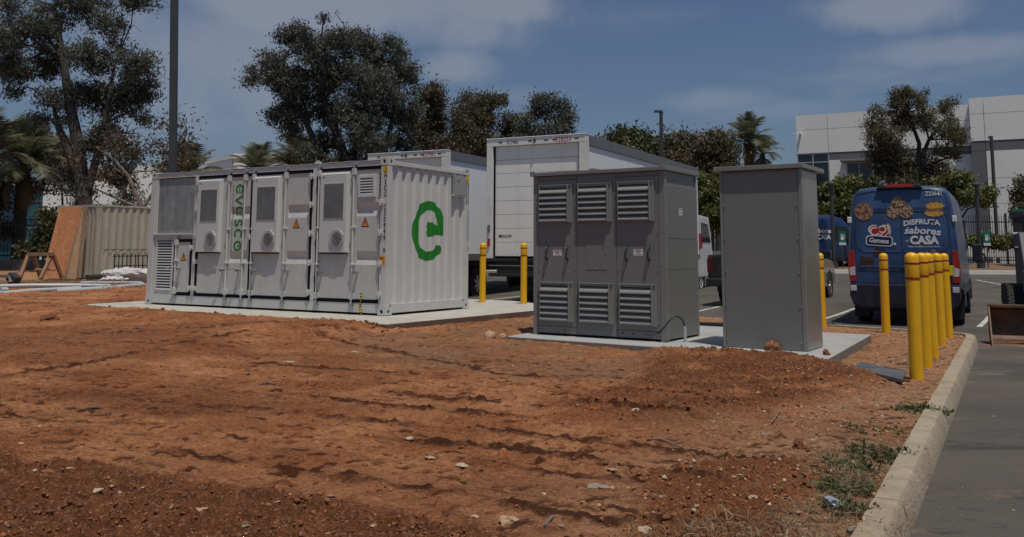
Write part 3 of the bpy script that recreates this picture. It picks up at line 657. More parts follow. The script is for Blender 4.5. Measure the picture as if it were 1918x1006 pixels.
# ---------------------------------------------------------------- battery container
YAW_C = R(-31.2286)
ct = thing('battery_container', 'large white shipping container with three battery doors, green letters and a green plug mark', 'container', (-7.2384, 17.9899, .3495), YAW_C)
corners(ct, M['white'])
def pbox(name, m_, root, *b, bevel=.003, label=None):
    mb = MB(); mb.box(*b); o = mb.build(name, m_, root, bevel=bevel)
    if label: o['label'] = label
    return o
wd = M['white']
for x0, x1 in ((.004, .150), (L_-.150, L_-.004)):
    pbox('corner_post', wd, ct, x0, x1, .006, .12, .1185, H_-.1185)
for x0, x1 in ((.012, .13), (L_-.13, L_-.012)):
    pbox('corner_post', wd, ct, x0, x1, W_-.12, W_-.006, .1185, H_-.1185)
pbox('bottom_rail', wd, ct, .163, L_-.163, .014, .12, .028, .188)
pbox('bottom_rail', wd, ct, .163, L_-.163, W_-.12, W_-.012, .03, .18)
pbox('end_bottom_rail', wd, ct, L_-.11, L_-.010, .18, W_-.18, .03, .178)
pbox('end_bottom_rail', wd, ct, .010, .11, .18, W_-.18, .03, .178)
# top rails: the front one carries a wavy welded roof lip
pbox('top_rail', wd, ct, .163, L_-.163, .016, .10, 2.468, 2.553)
pbox('end_top_rail', wd, ct, L_-.10, L_-.006, .18, W_-.18, 2.478, 2.548)
pbox('end_top_rail', wd, ct, .006, .10, .18, W_-.18, 2.478, 2.548)
pbox('top_rail', wd, ct, .163, L_-.163, W_-.10, W_-.016, 2.468, 2.553)
mb = MB(); n = 60; vs = []
for i in range(n+1):
    x = .165+(L_-.33)*i/n; z = 2.5545+.011*abs(math.sin(i*.62))*(.5+.5*math.sin(i*1.7)); vs += [(x, .003, z), (x, .003, z+.010), (x, .25, z+.012), (x, .25, z-.0)]
mb.add(vs, [(4*i+a, 4*i+4+a, 4*i+4+(a+1) % 4, 4*i+(a+1) % 4) for i in range(n) for a in range(4)]+[(0, 1, 2, 3), (4*n, 4*n+1, 4*n+2, 4*n+3)])
mb.build('roof_lip', wd, ct)
pbox('roof', wd, ct, .1, L_-.1, .252, W_-.1, 2.52, 2.545)
pbox('end_header', wd, ct, L_-.06, L_-.03, .121, W_-.121, 2.44, 2.477)
ep, cutE, offE = corrugated('end_panel', 'y', .12, W_-.12, .179, 2.4775, L_-.030, .036, -1, wd, ct, pitch=.2442, flat=.098, slope=.040)
corrugated('end_panel', 'y', .12, W_-.12, .179, 2.4775, .030, .036, 1, wd, ct, pitch=.2442, flat=.104, slope=.026)
corrugated('back_panel', 'x', .12, L_-.12, .181, 2.467, W_-.03, .036, -1, wd, ct, pitch=.278)
# fixed front structure
pbox('door_post', wd, ct, 1.30, 1.392, .012, .08, .190, 2.467)
pbox('door_post', wd, ct, 4.372, 4.462, .012, .08, .190, 2.467)
pbox('inner_liner', M['gasket'], ct, .152, L_-.152, .075, .095, .19, 2.46, bevel=0)
pbox('galvanised_cover', M['galv'], ct, .200, 1.298, .045, .06, 1.372, 2.452, label='dull grey galvanised blanking sheet with run marks')
pbox('cover_frame', wd, ct, .152, .199, .02, .06, 1.375, 2.466)
pbox('ledge', wd, ct, .152, 1.299, -.012, .07, 1.345, 1.372)
pbox('lower_panel', wd, ct, .152, .238, .03, .06, .190, 1.344)
pbox('lower_panel', wd, ct, .720, .768, .03, .06, .190, 1.344)
pbox('lower_panel', wd, ct, .2385, .7195, .03, .06, .190, .275); pbox('lower_panel', wd, ct, .7685, 1.299, .03, .06, 1.263, 1.344)
pbox('lower_panel', wd, ct, .2385, .7195, .03, .06, 1.262, 1.344)
def louvre(name, root, x0, x1, z0, z1, y, n, fm, sm, fr=.02, depth=.04, slat_d=.03, tilt=.6, thick=.004, backm=None, hood=False):
    mb = MB()
    mb.box(x0, x0+fr, y-depth, y, z0, z1); mb.box(x1-fr, x1, y-depth, y, z0, z1); mb.box(x0+fr, x1-fr, y-depth, y, z1-fr, z1); mb.box(x0+fr, x1-fr, y-depth, y, z0, z0+fr)
    f = mb.build(name, fm, root, bevel=.002)
    b = MB(); b.box(x0+fr, x1-fr, y-.002, y, z0+fr, z1-fr); b.build('backing', backm or M['hole'], f)
    pz = (z1-z0-2*fr)/n; s0 = None
    for i in range(n):
        if s0 is None:
            s = MB(); hh = pz*(.62 if n < 10 else .42)
            s.add([(x0+fr, -.0, hh), (x1-fr, 0, hh), (x1-fr, -slat_d, 0), (x0+fr, -slat_d, 0), (x0+fr, 0, hh-thick), (x1-fr, 0, hh-thick), (x1-fr, -slat_d, -thick*3), (x0+fr, -slat_d, -thick*3)],
                  [(0, 1, 2, 3), (7, 6, 5, 4), (3, 2, 6, 7), (0, 4, 5, 1), (0, 3, 7, 4), (1, 5, 6, 2)])
            s0 = s.build('slat', sm, f); o = s0
        else: o = piece(s0, f)
        o.location = (0, y-.004, z0+fr+pz*(i+.2))
    return f
louvre('louvre_grille', ct, .2390, .7190, .2755, 1.2615, .055, 18, wd, wd, fr=.018, depth=.04, slat_d=.022)
def gasket(x0, x1, z0, z1, w=.034, y=.026, root=None):
    w = .054; y = .008; z0 += .001; z1 -= .001
    mb = MB(); mb.box(x0, x0+w, y, y+.04, z0, z1); mb.box(x1-w, x1, y, y+.04, z0, z1); mb.box(x0+w, x1-w, y, y+.04, z1-w, z1); mb.box(x0+w, x1-w, y, y+.04, z0, z0+w)
    return mb.build('rubber_gasket', M['gasket'], root, bevel=.003)
TR = [(1.02, 1.05, .035), ]  # unused
TROUGH = [(.815, .905, 1.045), (1.625, 1.735, 1.86)]   # bottom of lit slope, fold, top of each horizontal recess
def offdoor(z, d=.032):
    for a, b, c in TROUGH:
        if a < z <= b: return d*(z-a)/(b-a)
        if b < z <= b+.03: return d
        if b+.03 < z < c: return d*(c-z)/(c-b-.03)
    return 0.
CUTZ = sorted([k for a, b, c in TROUGH for k in (a, b, b+.03, c)])
def door_leaf(x0, x1, rx0, rx1, root, ac=None):
    """flat leaf, with two pressed horizontal recesses between rx0 and rx1"""
    zs_ = [.226]+CUTZ+[2.436]; xs_ = [x0, rx0, rx0+.012, rx1-.012, rx1, x1]; y = .022
    mb = MB(); vs = []
    for z in zs_:
        for i, x in enumerate(xs_): vs.append((x, y+(offdoor(z-1e-4)+offdoor(z+1e-4))/2*(1 if i in (2, 3) else 0), z))
    k = len(xs_)
    fs = [(j*k+i, j*k+i+1, (j+1)*k+i+1, (j+1)*k+i) for j in range(len(zs_)-1) for i in range(k-1)]
    o = len(vs); vs += [(x0, .07, .226), (x1, .07, .226), (x1, .07, 2.436), (x0, .07, 2.436)]
    t = (len(zs_)-1)*k
    fs += [(0, t, o+3, o), (k-1, o+1, o+2, t+k-1), tuple(range(k))[::-1]+(o, o+1), tuple(t+i for i in range(k))+(o+2, o+3)]
    mb.add(vs, fs)
    return mb.build('door', M['white_door'], root)
def rod(x, z0, z1, root, y=-.022):
    mb = MB(); mb.cyl((x, y, z0), (x, y, z1), .0155, 10)
    r_ = mb.build('lock_rod', M['ac'], root, smooth=True)
    for zz, hh in ((z0+.13, .10), (z1-.10, .11), ((z0+z1)/2+.12, .03), ((z0+z1)/2-.50, .035)):
        b = MB(); b.box(x-.034, x+.034, y-.02, .021, zz-hh/2, zz+hh/2); b.build('rod_bracket', M['white'], r_, bevel=.004)
    for zz, s in ((z0, 1), (z1, -1)):
        c = MB(); c.cyl((x, y, zz-.012*s), (x, y, zz+.03*s), .026, 8); c.box(x-.045, x+.045, y-.012, .013, zz-.018*s-.012, zz-.018*s+.012); c.build('rod_cam', M['steel'], r_, bevel=.003)
    return r_
def handle(x, z, root, y=-.03, s=-1):
    mb = MB(); mb.tube([(x, y, z), (x+.06*s, y-.05, z+.012), (x+.18*s, y-.10, z+.004), (x+.27*s, y-.11, z-.012)], [.012, .011, .010, .013], 8)
    mb.box(x-.02+.07*s, x+.02+.07*s, y-.03, .02, z-.045, z-.005); mb.tube([(x+.10*s, y-.09, z), (x+.11*s, y-.07, z+.04), (x+.15*s, y-.08, z+.052)], .009, 6)
    return mb.build('handle', M['steel'], root, smooth=True)
def hinge(x, z, root):
    mb = MB(); mb.box(x-.055, x+.055, -.012, .02, z-.045, z+.045); mb.cyl((x-.0, -.022, z-.055), (x, -.022, z+.055), .017, 8); mb.box(x-.05, x+.05, -.024, -.010, z-.012, z+.012)
    return mb.build('hinge', M['white'], root, bevel=.003)
gm_ = mat('perforated_grille', (.36, .385, .37), .6, .0, var=.15, scale=3, grime=.4, gcol=(.16, .10, .075), bump=.0)
def ac_unit(x0, x1, root):
    z0, z1 = 1.012, 2.392; y = -.052
    mb = MB(); b = .03
    mb.add([(x0, .021, z0), (x1, .021, z0), (x1, .021, z1), (x0, .021, z1), (x0+.01, y, z0+.006), (x1-b, y, z0+.006), (x1-b, y, z1-b), (x0+.01, y, z1-b)],
           [(4, 5, 6, 7), (0, 4, 7, 3), (1, 2, 6, 5), (3, 7, 6, 2), (0, 1, 5, 4)])
    a = mb.build('air_conditioner', M['ac'], root, bevel=.006)
    w = x1-x0
    gx0, gx1, gz0, gz1 = x0+.10*w/.6, x0+.52*w/.6, 1.60, 2.19
    g = MB(); g.box(gx0, gx1, y-.004, y+.002, gz0, gz1, 0)
    k = 40
    for i in range(k):
        z = gz0+(gz1-gz0)*(i+.5)/k; g.box(gx0+.006, gx1-.006, y-.009, y-.0041, z-.002, z+.002, 1)
    gg = g.build('intake_grille', [gm_, mat('grille_wire', (.20, .215, .21), .5)], a); fr = MB(); 
    for q in ((gx0-.012, gx1+.012, gz1, gz1+.012), (gx0-.012, gx1+.012, gz0-.012, gz0), (gx0-.012, gx0, gz0, gz1), (gx1, gx1+.012, gz0, gz1)): fr.box(q[0], q[1], y-.006, y+.001, q[2], q[3])
    fr.build('grille_frame', M['ac'], a)
    cx_, cz = x0+.395*w/.6, 1.255; f = MB(); n = 8; ro = .168
    pts = [(cx_+ro*math.cos(R(22.5+45*i)), cz+ro*math.sin(R(22.5+45*i))) for i in range(n)]
    f.prism(pts, 'y', y-.022, y+.001, 0); o = f.build('fan_guard', mat('fan_grey', (.40, .41, .40), .5), a, bevel=.005)
    d = MB(); d.cyl((cx_+.015, y-.0235, cz), (cx_+.015, y-.0225, cz), .118, 28, 0)
    for i in range(1, 7): d.v += []; d.tube([(cx_+.015+.018*i*math.cos(2*math.pi*j/24), y-.027, cz+.018*i*math.sin(2*math.pi*j/24)) for j in range(25)], .0022, 4, 1, caps=False)
    for i in range(8): d.tube([(cx_+.015, y-.027, cz), (cx_+.015+.115*math.cos(R(45*i)), y-.027, cz+.115*math.sin(R(45*i)))], .002, 4, 1)
    d.build('fan_grille', [gm_, M['greyprint']], o)
    lg = poly_mesh([[(0, 0), (.03, 0), (.055, .028), (.03, .02)], [(.04, .0), (.075, .0), (.075, .006), (.04, .006)]])
    mesh_obj('maker_mark', to_front(lg, x0+.05, z1-.09, y-.002), M['black'], a)
    dr = MB(); dr.box(x0+.01, x1-b, y+.005, .02, z0-.018, z0-.001); dr.build('drip_edge', M['gasket'], a)
    return a
def hazard(x, z, y, root, h=.17):
    w = h*1.02; t = [(-w/2, 0), (w/2, 0), (0, h)]; k = .022; s = .72
    g = h/3
    me = poly_mesh([t]); b = mesh_obj('hazard_sign', to_front(me, x, z-h/2, y), M['black'], root)
    me = poly_mesh([[(a*s, g+(c-g)*s) for a, c in t]]); mesh_obj('sign_face', to_front(me, x, z-h/2, y-.0012), M['orange'], b)
    bolt = [(.006, .118), (-.020, .062), (-.002, .062), (-.012, .022), (.020, .076), (.002, .076), (.014, .118)]
    me = poly_mesh([[(a*h/.17, c*h/.17) for a, c in bolt]]); mesh_obj('lightning_bolt', to_front(me, x, z-h/2, y-.0022), M['black'], b)
    b['label'] = 'orange and black high voltage triangle'
    return b
# small service door
gasket(.772, 1.296, .196, 1.262, .03, .024, ct)
pbox('small_door', M['white_door'], ct, .803, 1.265, .020, .05, .227, 1.231)
rod(.868, .165, 1.30, ct); handle(1.03, .716, ct, s=-1); hazard(1.05, .932, .0185, ct, .165)
hinge(1.28, 1.10, ct); hinge(1.28, .33, ct)
# three tall leaves
for (x0, x1, r0, r1) in ((1.43, 2.858, 2.31, 2.835), (2.898, 4.342, 3.78, 4.31), (4.512, 5.918, 5.39, 5.88)):
    gasket(x0-.032, x1+.032, .192, 2.466, .031, .028, ct)
    door_leaf(x0, x1, r0, r1, ct)
ac_unit(1.452, 2.092, ct); ac_unit(2.962, 3.622, ct); ac_unit(4.598, 5.238, ct)
for x in (2.285, 2.715, 2.938, 3.75, 4.548, 5.344): rod(x, .158, 2.485, ct)
for x, s in ((2.24, -1), (2.66, -1), (2.955, 1), (3.76, 1), (4.565, 1), (5.36, 1)): handle(x, .708, ct, s=s)
for z in (2.347, 1.847, 1.347, .84, .33):
    hinge(1.40, z, ct); hinge(4.357, z, ct)
    if z < 2: hinge(5.925, z, ct).scale = (1, 1, 1)
hinge(2.878, 1.30, ct)
hazard(3.995, 1.525, .0205, ct, .17); hazard(5.573, 1.53, .0205, ct, .17)
vf = louvre('wall_vent', ct, 5.425, 5.80, 1.945, 2.31, .021, 6, M['ac'], M['ac'], fr=.045, depth=.035, slat_d=.03)
vf['label'] = 'white square wall vent with slats'
def fill(me, bits):    # triangulate
    return me
# vertical word "evesco", lying on the folds of the first leaf. letters drawn as strokes, 0..1 high
def letters_evesco():
    W = .21; out = []
    def E(o):      # letter e with plug gap
        p = ribbon(arc(o+.5, .5, .42, 20, 330, 22), W); p += [([(o+.30, .42), (o+.86, .42), (o+.90, .56), (o+.30, .56)], .001)]; return p
    out += E(0)
    out += ribbon([(1.18, .92), (1.62, .06)], W)+ribbon([(1.62, .06), (2.06, .92)], W)
    out += E(2.28)
    s = arc(3.92, .70, .24, 20, 270, 12, ry=.22)+arc(3.92, .27, .26, 90, -160, 12, ry=.20); out += ribbon(s, W)
    out += ribbon(arc(5.05, .5, .42, 45, 315, 20), W)
    out += ribbon(arc(6.25, .5, .42, 115, 425, 24), W)+[([(6.17, .45), (6.33, .45), (6.33, 1.02), (6.17, 1.02)], .001)]
    return out
me = poly_mesh([([(x*.182, y*.205) for x, y in (p[0] if isinstance(p, tuple) else p)], p[1] if isinstance(p, tuple) else 0) for p in letters_evesco()])
turn(me, -90)
for v in me.vertices: v.co.x += 2.425; v.co.y += 2.27
drape(me, 1, CUTZ, lambda z: .0025-offdoor(z)); to_front(me, 0, 0, .022)
o = mesh_obj('green_lettering', me, M['green'], ct); o['label'] = 'green word evesco running down the first door'
me = text_mesh('ELECTRIC VEHICLE ENERGY STORAGE COMPANY', .034, .0, width=.93); w = max(v.co.x for v in me.vertices)
for v in me.vertices: v.co.x *= 1.25/w
turn(me, -90)
for v in me.vertices: v.co.x += 2.345; v.co.y += 2.27
drape(me, 1, CUTZ, lambda z: .0025-offdoor(z)); to_front(me, 0, 0, .022)
mesh_obj('small_lettering', me, M['greyprint'], ct)
def vertical_text(s, x, ztop, y, h, step, side=False, m_=None, w=.72):
    polys = None; bm = bmesh.new()
    for i, ch in enumerate(s):
        if ch == ' ': continue
        me = text_mesh(ch, h, .03, width=w, align='CENTER')
        for v in me.vertices: v.co.y += ztop-h-i*step
        bm.from_mesh(me)
    me = bpy.data.meshes.new('code'); bm.to_mesh(me); bm.free()
    (to_side if side else to_front)(me, x if not side else x, 0, y)
    return mesh_obj('container_code', me, m_ or M['black'], ct)
vertical_text('22SG', 5.878, 2.335, .0195, .088, .116)
vertical_text('HSCU 230999 9', 6.008, 2.335, .003, .082, .1035)
vertical_text('22SG', 2.338, 2.31, L_-.001, .075, .10, side=True, w=.6)
vertical_text('HSCU 230999 9', 2.400, 2.31, L_-.001, .075, .0975, side=True, w=.5)
def hook(side, u):
    f = (lambda me: to_side(me, u, 2.40, L_-.002)) if side else (lambda me: to_front(me, u, 2.40, .004))
    lay = 0 if side else 0
    a = mesh_obj('lifting_mark', f(poly_mesh([circ(0, 0, .052, 20, ry=.072)])), M['yellow'], ct)
    me = poly_mesh(ribbon([(.0, .056), (-.004, .022), (.018, .0), (.024, -.022), (.006, -.044), (-.018, -.040), (-.028, -.022)], .015))
    for v in me.vertices: v.co.z += .0012
    mesh_obj('hook_symbol', f(me), M['black'], a)
hook(False, 6.0); hook(True, 2.365)
o = mesh_obj('height_label', to_front(poly_mesh([[(-.07, 0), (.055, 0), (.055, .165), (-.07, .165)]]), 5.975, .80, .0035), M['orange'], ct); o['label'] = 'small orange height warning plate'
me = text_mesh('2.6m', .036, .03, width=.8); to_front(me, 5.915, .91, .0022); mesh_obj('plate_text', me, M['black'], o)
me = text_mesh("8'6\"", .05, .03, width=.8); to_front(me, 5.925, .825, .0022); mesh_obj('plate_text', me, M['black'], o)
# hazard tape tied to the bottom rail
mb = MB(); vs = []; n = 18
for i in range(n+1):
    t = i/n; z = .37-.39*t; x = 5.53+.02*math.sin(t*7)+.03*t; y = -.006-.012*abs(math.sin(t*5)); w = .022*(.75+.35*math.sin(t*11)); vs += [(x-w, y, z), (x+w, y-.008*math.sin(t*8), z)]
mb.add(vs, [(2*i, 2*i+1, 2*i+3, 2*i+2) for i in range(n)]); 
for i in range(n): mb.m[i] = i % 2
o = mb.build('warning_tape', [M['yellow'], M['black']], None, recalc=False); o.location = ct.location; o.rotation_euler = ct.rotation_euler
tag(o, 'short strip of yellow and black hazard tape hanging on the container bottom rail', 'tape')
# junction box high on the end wall
jb = pbox('junction_box', mat('box_grey', (.30, .305, .31), .5, var=.04), ct, L_-.029, L_+.035, 1.900, 2.268, 2.075, 2.43, bevel=.006)
pbox('box_cover', M['cabedge'], jb, L_+.035, L_+.040, 1.985, 2.055, 2.33, 2.37); pbox('box_shelf', wd, jb, L_-.029, L_+.03, 1.87, 2.268, 2.055, 2.0745)
# green plug mark, following the corrugation of the end wall
pts = [(1.575, 1.33), (1.580, 1.50), (1.545, 1.66), (1.46, 1.765), (1.33, 1.835), (1.17, 1.85), (1.03, 1.80), (.915, 1.68), (.845, 1.50), (.84, 1.33), (.88, 1.16), (.975, 1.03), (1.10, .965), (1.25, .965), (1.40, 1.01), (1.505, 1.075)]
sm = []
for i in range(len(pts)-1):
    p0, p1, p2, p3 = pts[max(i-1, 0)], pts[i], pts[i+1], pts[min(i+2, len(pts)-1)]
    for t in (0, .25, .5, .75): sm.append(tuple(.5*((2*p1[k])+(-p0[k]+p2[k])*t+(2*p0[k]-5*p1[k]+4*p2[k]-p3[k])*t*t+(-p0[k]+3*p1[k]-3*p2[k]+p3[k])*t**3) for k in (0, 1)))
sm.append(pts[-1])
lg = ribbon(sm, .155)+[(circ(1.502, 1.078, .077, 16), .001)]+[[(1.175, 1.305), (1.33, 1.305), (1.33, 1.555), (1.175, 1.555)], ([(1.325, 1.33), (1.52, 1.345), (1.52, 1.50), (1.325, 1.53)], .001), [(1.12, 1.365), (1.175, 1.365), (1.175, 1.385), (1.12, 1.385)], [(1.12, 1.475), (1.175, 1.475), (1.175, 1.495), (1.12, 1.495)]]
me = poly_mesh(lg); drape(me, 0, cutE, lambda u: .0035-.036*offE(u)); to_side(me, 0, 0, L_-.030)
o = mesh_obj('plug_emblem', me, M['green'], ct); o['label'] = 'large green letter e ending in a plug on the end wall'
# ---------------------------------------------------------------- grey cabinets ; local x = along the front to the right, 0 at left, y = into the cabinet
YC = R(-33.5); c1R = Vector((2.0724, 12.1496)); e1c = Vector((math.cos(YC), math.sin(YC)))
o1 = c1R-e1c*2.10
c1 = thing('switchgear_cabinet', 'wide dark grey steel cabinet with six louvred vents and three doors', 'cabinet', (o1.x, o1.y, .2), YC)
CW, CD, CH = 2.10, 1.135, 2.295
cm = M['cab']
pbox('body', cm, c1, .012, CW-.012, .022, CD, .03, CH, bevel=.004)
pbox('plinth', M['hole'], c1, .05, CW-.04, .05, CD-.03, .0, .03, bevel=0)
pbox('corner_trim', M['cabedge'], c1, 0, .078, .0, .10, .004, CH-.002); pbox('corner_trim', M['cabedge'], c1, CW-.088, CW, 0, .07, .004, CH-.002)
pbox('corner_trim', M['cabedge'], c1, CW-.05, CW+.002, CD-.06, CD+.002, .004, CH-.002)
def X(v): return CW-v     # offsets measured from the right edge
pbox('header_panel', cm, c1, X(2.018), X(1.372), .006, .022, 2.232, 2.29); pbox('header_panel', cm, c1, X(.733), X(.094), .006, .022, 2.232, 2.29)
ds = []
for a, b, z0, z1 in ((2.018, 1.370, .136, 2.226), (1.364, .741, .036, 2.290), (.735, .093, .136, 2.226)):
    ds.append(pbox('door', cm, c1, X(a), X(b), .003, .022, z0, z1, bevel=.003))
pbox('kick_panel', cm, c1, X(2.016), X(1.372), .008, .022, .034, .128); pbox('kick_panel', cm, c1, X(.733), X(.094), .008, .022, .034, .128)
mb = MB()
for x, z in ((1.58, .085), (1.43, .08), (.66, .09), (.50, .085)): mb.cyl((X(x), .0065, z), (X(x), .0075, z), .013, 10)
for k in range(3): mb.cyl((X(.30-.03*k), .0065, .085), (X(.30-.03*k), .0075, .085), .008, 8)
for k in range(5): mb.cyl((X(.21-.025*k), .0065, .075+.025*(k % 2)), (X(.21-.025*k), .0075, .075+.025*(k % 2)), .008, 8)
mb.build('cable_knockouts', M['hole'], c1)
def vent(xa, xb, z0, z1, door):
    x0, x1 = X(xa), X(xb); y = .003; D = .075
    mb = MB()
    t = .004
    mb.box(x0, x0+.03, y-.03, y-.0005, z0, z1); mb.box(x1-.052, x1, y-.03, y-.0005, z0, z1)
    mb.box(x0-.0, x1, y-.042, y-.0005, z1, z1+.012)
    mb.box(x0+.03, x1-.052, y-.03, y-.0005, z1-.03, z1); mb.box(x0+.03, x1-.052, y-.03, y-.0005, z0, z0+.02)
    mb.box(x1-.052, x1-.046, y-D, y-.03, z0+.005, z1-.004); mb.box(x0+.024, x0+.03, y-D*.8, y-.03, z0+.005, z1-.004)
    v = mb.build('louvred_vent', M['vent'], c1, bevel=.002)
    b = MB(); b.box(x0+.03, x1-.053, y-.004, y-.0015, z0+.02, z1-.03); b.build('mesh_backing', M['hole'], v)
    n = 6; pz = (z1-z0-.05)/n; s0 = None
    for i in range(n):
        if s0 is None:
            s = MB(); hh = pz*.88; r = .012
            pr = [(-.006, hh), (-.055, .022), (-.064, .010), (-.062, -.004), (-.052, -.010), (-.048, -.002), (-.046, .012), (-.006, hh-.008)]
            s.prism(pr, 'x', x0+.031, x1-.053); s0 = s.build('slat', M['vent'], v, smooth=True, ang=50); o = s0
        else: o = piece(s0, v)
        o.location = (0, y, z0+.02+pz*i)
    return v
for xa, xb in ((2.0, 1.44), (1.345, .80), (.712, .158)):
    vent(xa, xb, 1.612, 2.148, None); vent(xa-.014, xb-.014, .20, .742, None)
def bolts(root, pts, side=False, r=.009, name='bolt', m_=None):
    s0 = None
    for a, z in pts:
        if s0 is None:
            s = MB(); s.tube([(0, 0, 0), (0, -.005, 0), (0, -.0075, 0)], [r, r, r*.5], 8); s0 = s.build(name, m_ or M['steel'], root, smooth=True); o = s0
        else: o = piece(s0, root)
        if side: o.location = (side, a, z); o.rotation_euler = (0, 0, R(90))
        else: o.location = (a, -.0005, z)
    return s0
for k in (0,):
    mb = MB(); mb.box(X(1.22), X(.885), -.001, .003, .945, 1.40); mb.build('cover_plate', cm, c1, bevel=.001)
bolts(c1, [(X(x), z) for x in (1.21, 1.06, .905) for z in (1.40, .955)]+[(X(x), 1.17) for x in (1.21, .905)]+[(X(x), z) for x in (1.985, 1.385, .72, .115) for z in (.95, 1.46, .25, 2.20)]+[(X(x), 2.17) for x in (1.72, 1.07, .44)])
def pull(x, z):
    mb = MB(); mb.box(x-.014, x+.014, -.012, .003, z+.07, z+.105); mb.box(x-.014, x+.014, -.012, .003, z-.105, z-.07)
    mb.tube([(x, -.012, z+.088), (x+.004, -.045, z+.06), (x+.006, -.055, z), (x+.004, -.045, z-.06), (x, -.012, z-.088)], [.011, .010, .010, .010, .012], 8)
    return mb.build('pull_handle', M['blackplastic'], c1, smooth=True)
for x in (1.862, 1.522, .582, .246): pull(X(x), 1.170)
def danger(x, z, w, h):
    a = mesh_obj('danger_label', to_front(poly_mesh([[(0, 0), (w, 0), (w, h), (0, h)]]), x, z, .0015), M['whiteprint'], c1); a['label'] = 'small white danger label with a red header'
    b = poly_mesh([circ(w/2, h*.76, w*.45, 16, ry=h*.19)]); mesh_obj('red_header', to_front(b, x, z, .0008), M['red'], a)
    t = text_mesh('DANGER', h*.2, .03, align='CENTER', width=1.1); mesh_obj('label_text', to_front(t, x+w/2, z+h*.67, .0003), M['whiteprint'], a)
    t = text_mesh('HIGH', h*.16, .04, align='CENTER', width=1.2); mesh_obj('label_text', to_front(t, x+w/2, z+h*.34, .0008), M['black'], a)
    t = text_mesh('VOLTAGE', h*.16, .04, align='CENTER', width=1.2); mesh_obj('label_text', to_front(t, x+w/2, z+h*.09, .0008), M['black'], a)
danger(X(1.763), 1.128, .142, .088); danger(X(.478), 1.14, .14, .088)
# side wall
pbox('side_panel', cm, c1, CW-.0115, CW-.003, .055, 1.082, 1.376, 2.108); pbox('side_panel', cm, c1, CW-.0115, CW-.004, .06, 1.08, .952, 1.370)
pbox('side_panel', cm, c1, CW-.0115, CW-.004, .06, 1.08, .03, .946)
bolts(c1, [(y, z) for y in (.085, 1.05) for z in (2.07, 1.92, 1.74, 1.56, 1.40)]+[(y, z) for y in (.41, .74) for z in (2.08, 1.395)]+[(y, z) for y in (.08, 1.055) for z in (.98, .90, .60, .35, .12)], side=CW-.0025)
a = mesh_obj('inspection_label', to_side(poly_mesh([[(0, 0), (.13, 0), (.13, .10), (0, .10)]]), .47, 1.70, CW-.001), M['whiteprint'], c1)
t = text_mesh('NOTICE', .018, .04, width=1.1); mesh_obj('label_text', to_side(t, .485, 1.77, CW+.0002), M['black'], a)
t = text_mesh('KEEP SHUT', .016, .04); mesh_obj('label_text', to_side(t, .485, 1.725, CW+.0002), M['black'], a)
# lid: a shallow tray with upstands, lower along the middle of the front
mb = MB(); zl = 2.296
mb.box(-.03, CW+.03, -.045, CD+.04, zl, zl+.012)
mb.box(-.03, CW+.03, -.045, -.030, zl+.012, zl+.052); mb.box(-.03, -.012, -.030, CD+.04, zl+.012, zl+.066)
mb.box(CW+.012, CW+.03, -.030, CD+.04, zl+.012, zl+.066); mb.box(CW*.45, CW*.45+.10, -.03, CD, zl+.012, zl+.075)
mb.build('lid', M['cabedge'], c1, bevel=.004)
mb = MB(); mb.box(CW-.055, CW+.03, -.052, -.046, zl+.0, zl+.072); mb.box(-.03, .05, -.052, -.046, zl, zl+.072); mb.build('lid_corner', M['cabedge'], c1, bevel=.002)
# flexible conduit arching out of the kick panel
mb = MB(); P = [(X(.14), .0, .11), (X(.02), -.07, .19), (X(-.07), -.05, .30), (X(-.12), .02, .345), (X(-.165), .12, .30), (X(-.18), .17, .20)]
sm = []
for i in range(len(P)-1):
    p0, p1, p2, p3 = P[max(i-1, 0)], P[i], P[i+1], P[min(i+2, len(P)-1)]
    for t in (0, .25, .5, .75): sm.append(tuple(.5*((2*p1[k])+(-p0[k]+p2[k])*t+(2*p0[k]-5*p1[k]+4*p2[k]-p3[k])*t*t+(-p0[k]+3*p1[k]-3*p2[k]+p3[k])*t**3) for k in range(3)))
sm.append(P[-1]); mb.tube(sm, .011, 8)
hz_ = mb.build('conduit', M['darkmetal'], None, smooth=True); hz_.location = c1.location; hz_.rotation_euler = c1.rotation_euler
tag(hz_, 'thin dark cable arching from the wide cabinet into a grey pipe stub', 'conduit')
mb = MB(); mb.cyl((X(-.18), .17, .0), (X(-.18), .17, .21), .022, 12); sb_ = mb.build('pipe_stub', M['pvc'], None, smooth=True); sb_.location = c1.location; sb_.rotation_euler = c1.rotation_euler
tag(sb_, 'short grey pipe standing in the pad at the corner of the wide cabinet', 'pipe')
# ---- narrow cabinet
c2R = Vector((3.5718, 11.0377)); W2, D2, H2 = 1.055, .70, 2.225
o2 = c2R-e1c*W2
c2 = thing('plain_cabinet', 'tall narrow plain grey cabinet with a flat overhanging lid, right of the louvred one', 'cabinet', (o2.x, o2.y, .2), YC)
pbox('body', cm, c2, .008, W2-.008, .012, D2, .004, H2-.004)
pbox('front_panel', cm, c2, .044, W2-.056, .003, .0115, .006, H2-.03, bevel=.002)
pbox('corner_trim', M['cabedge'], c2, 0, .038, 0, .05, .002, H2-.003); pbox('corner_trim', M['cabedge'], c2, W2-.050, W2, 0, .06, .002, H2-.003)
cm2 = mat('cabinet_side_sheet', (.19, .195, .182), .22, var=.12, scale=1.0, grime=.15, gcol=(.14, .13, .12))
pbox('side_panel', cm2, c2, W2-.0075, W2-.001, .065, D2-.004, .01, H2-.03, bevel=.002)
bolts(c2, [(x, z) for x in (.058, W2-.068) for z in (1.78, 1.365, .946, .533, .10)], r=.010)
bolts(c2, [(y, z) for y in (.09, D2-.03) for z in (2.1, 1.4, .75, .10)], side=W2-.0005, r=.007)
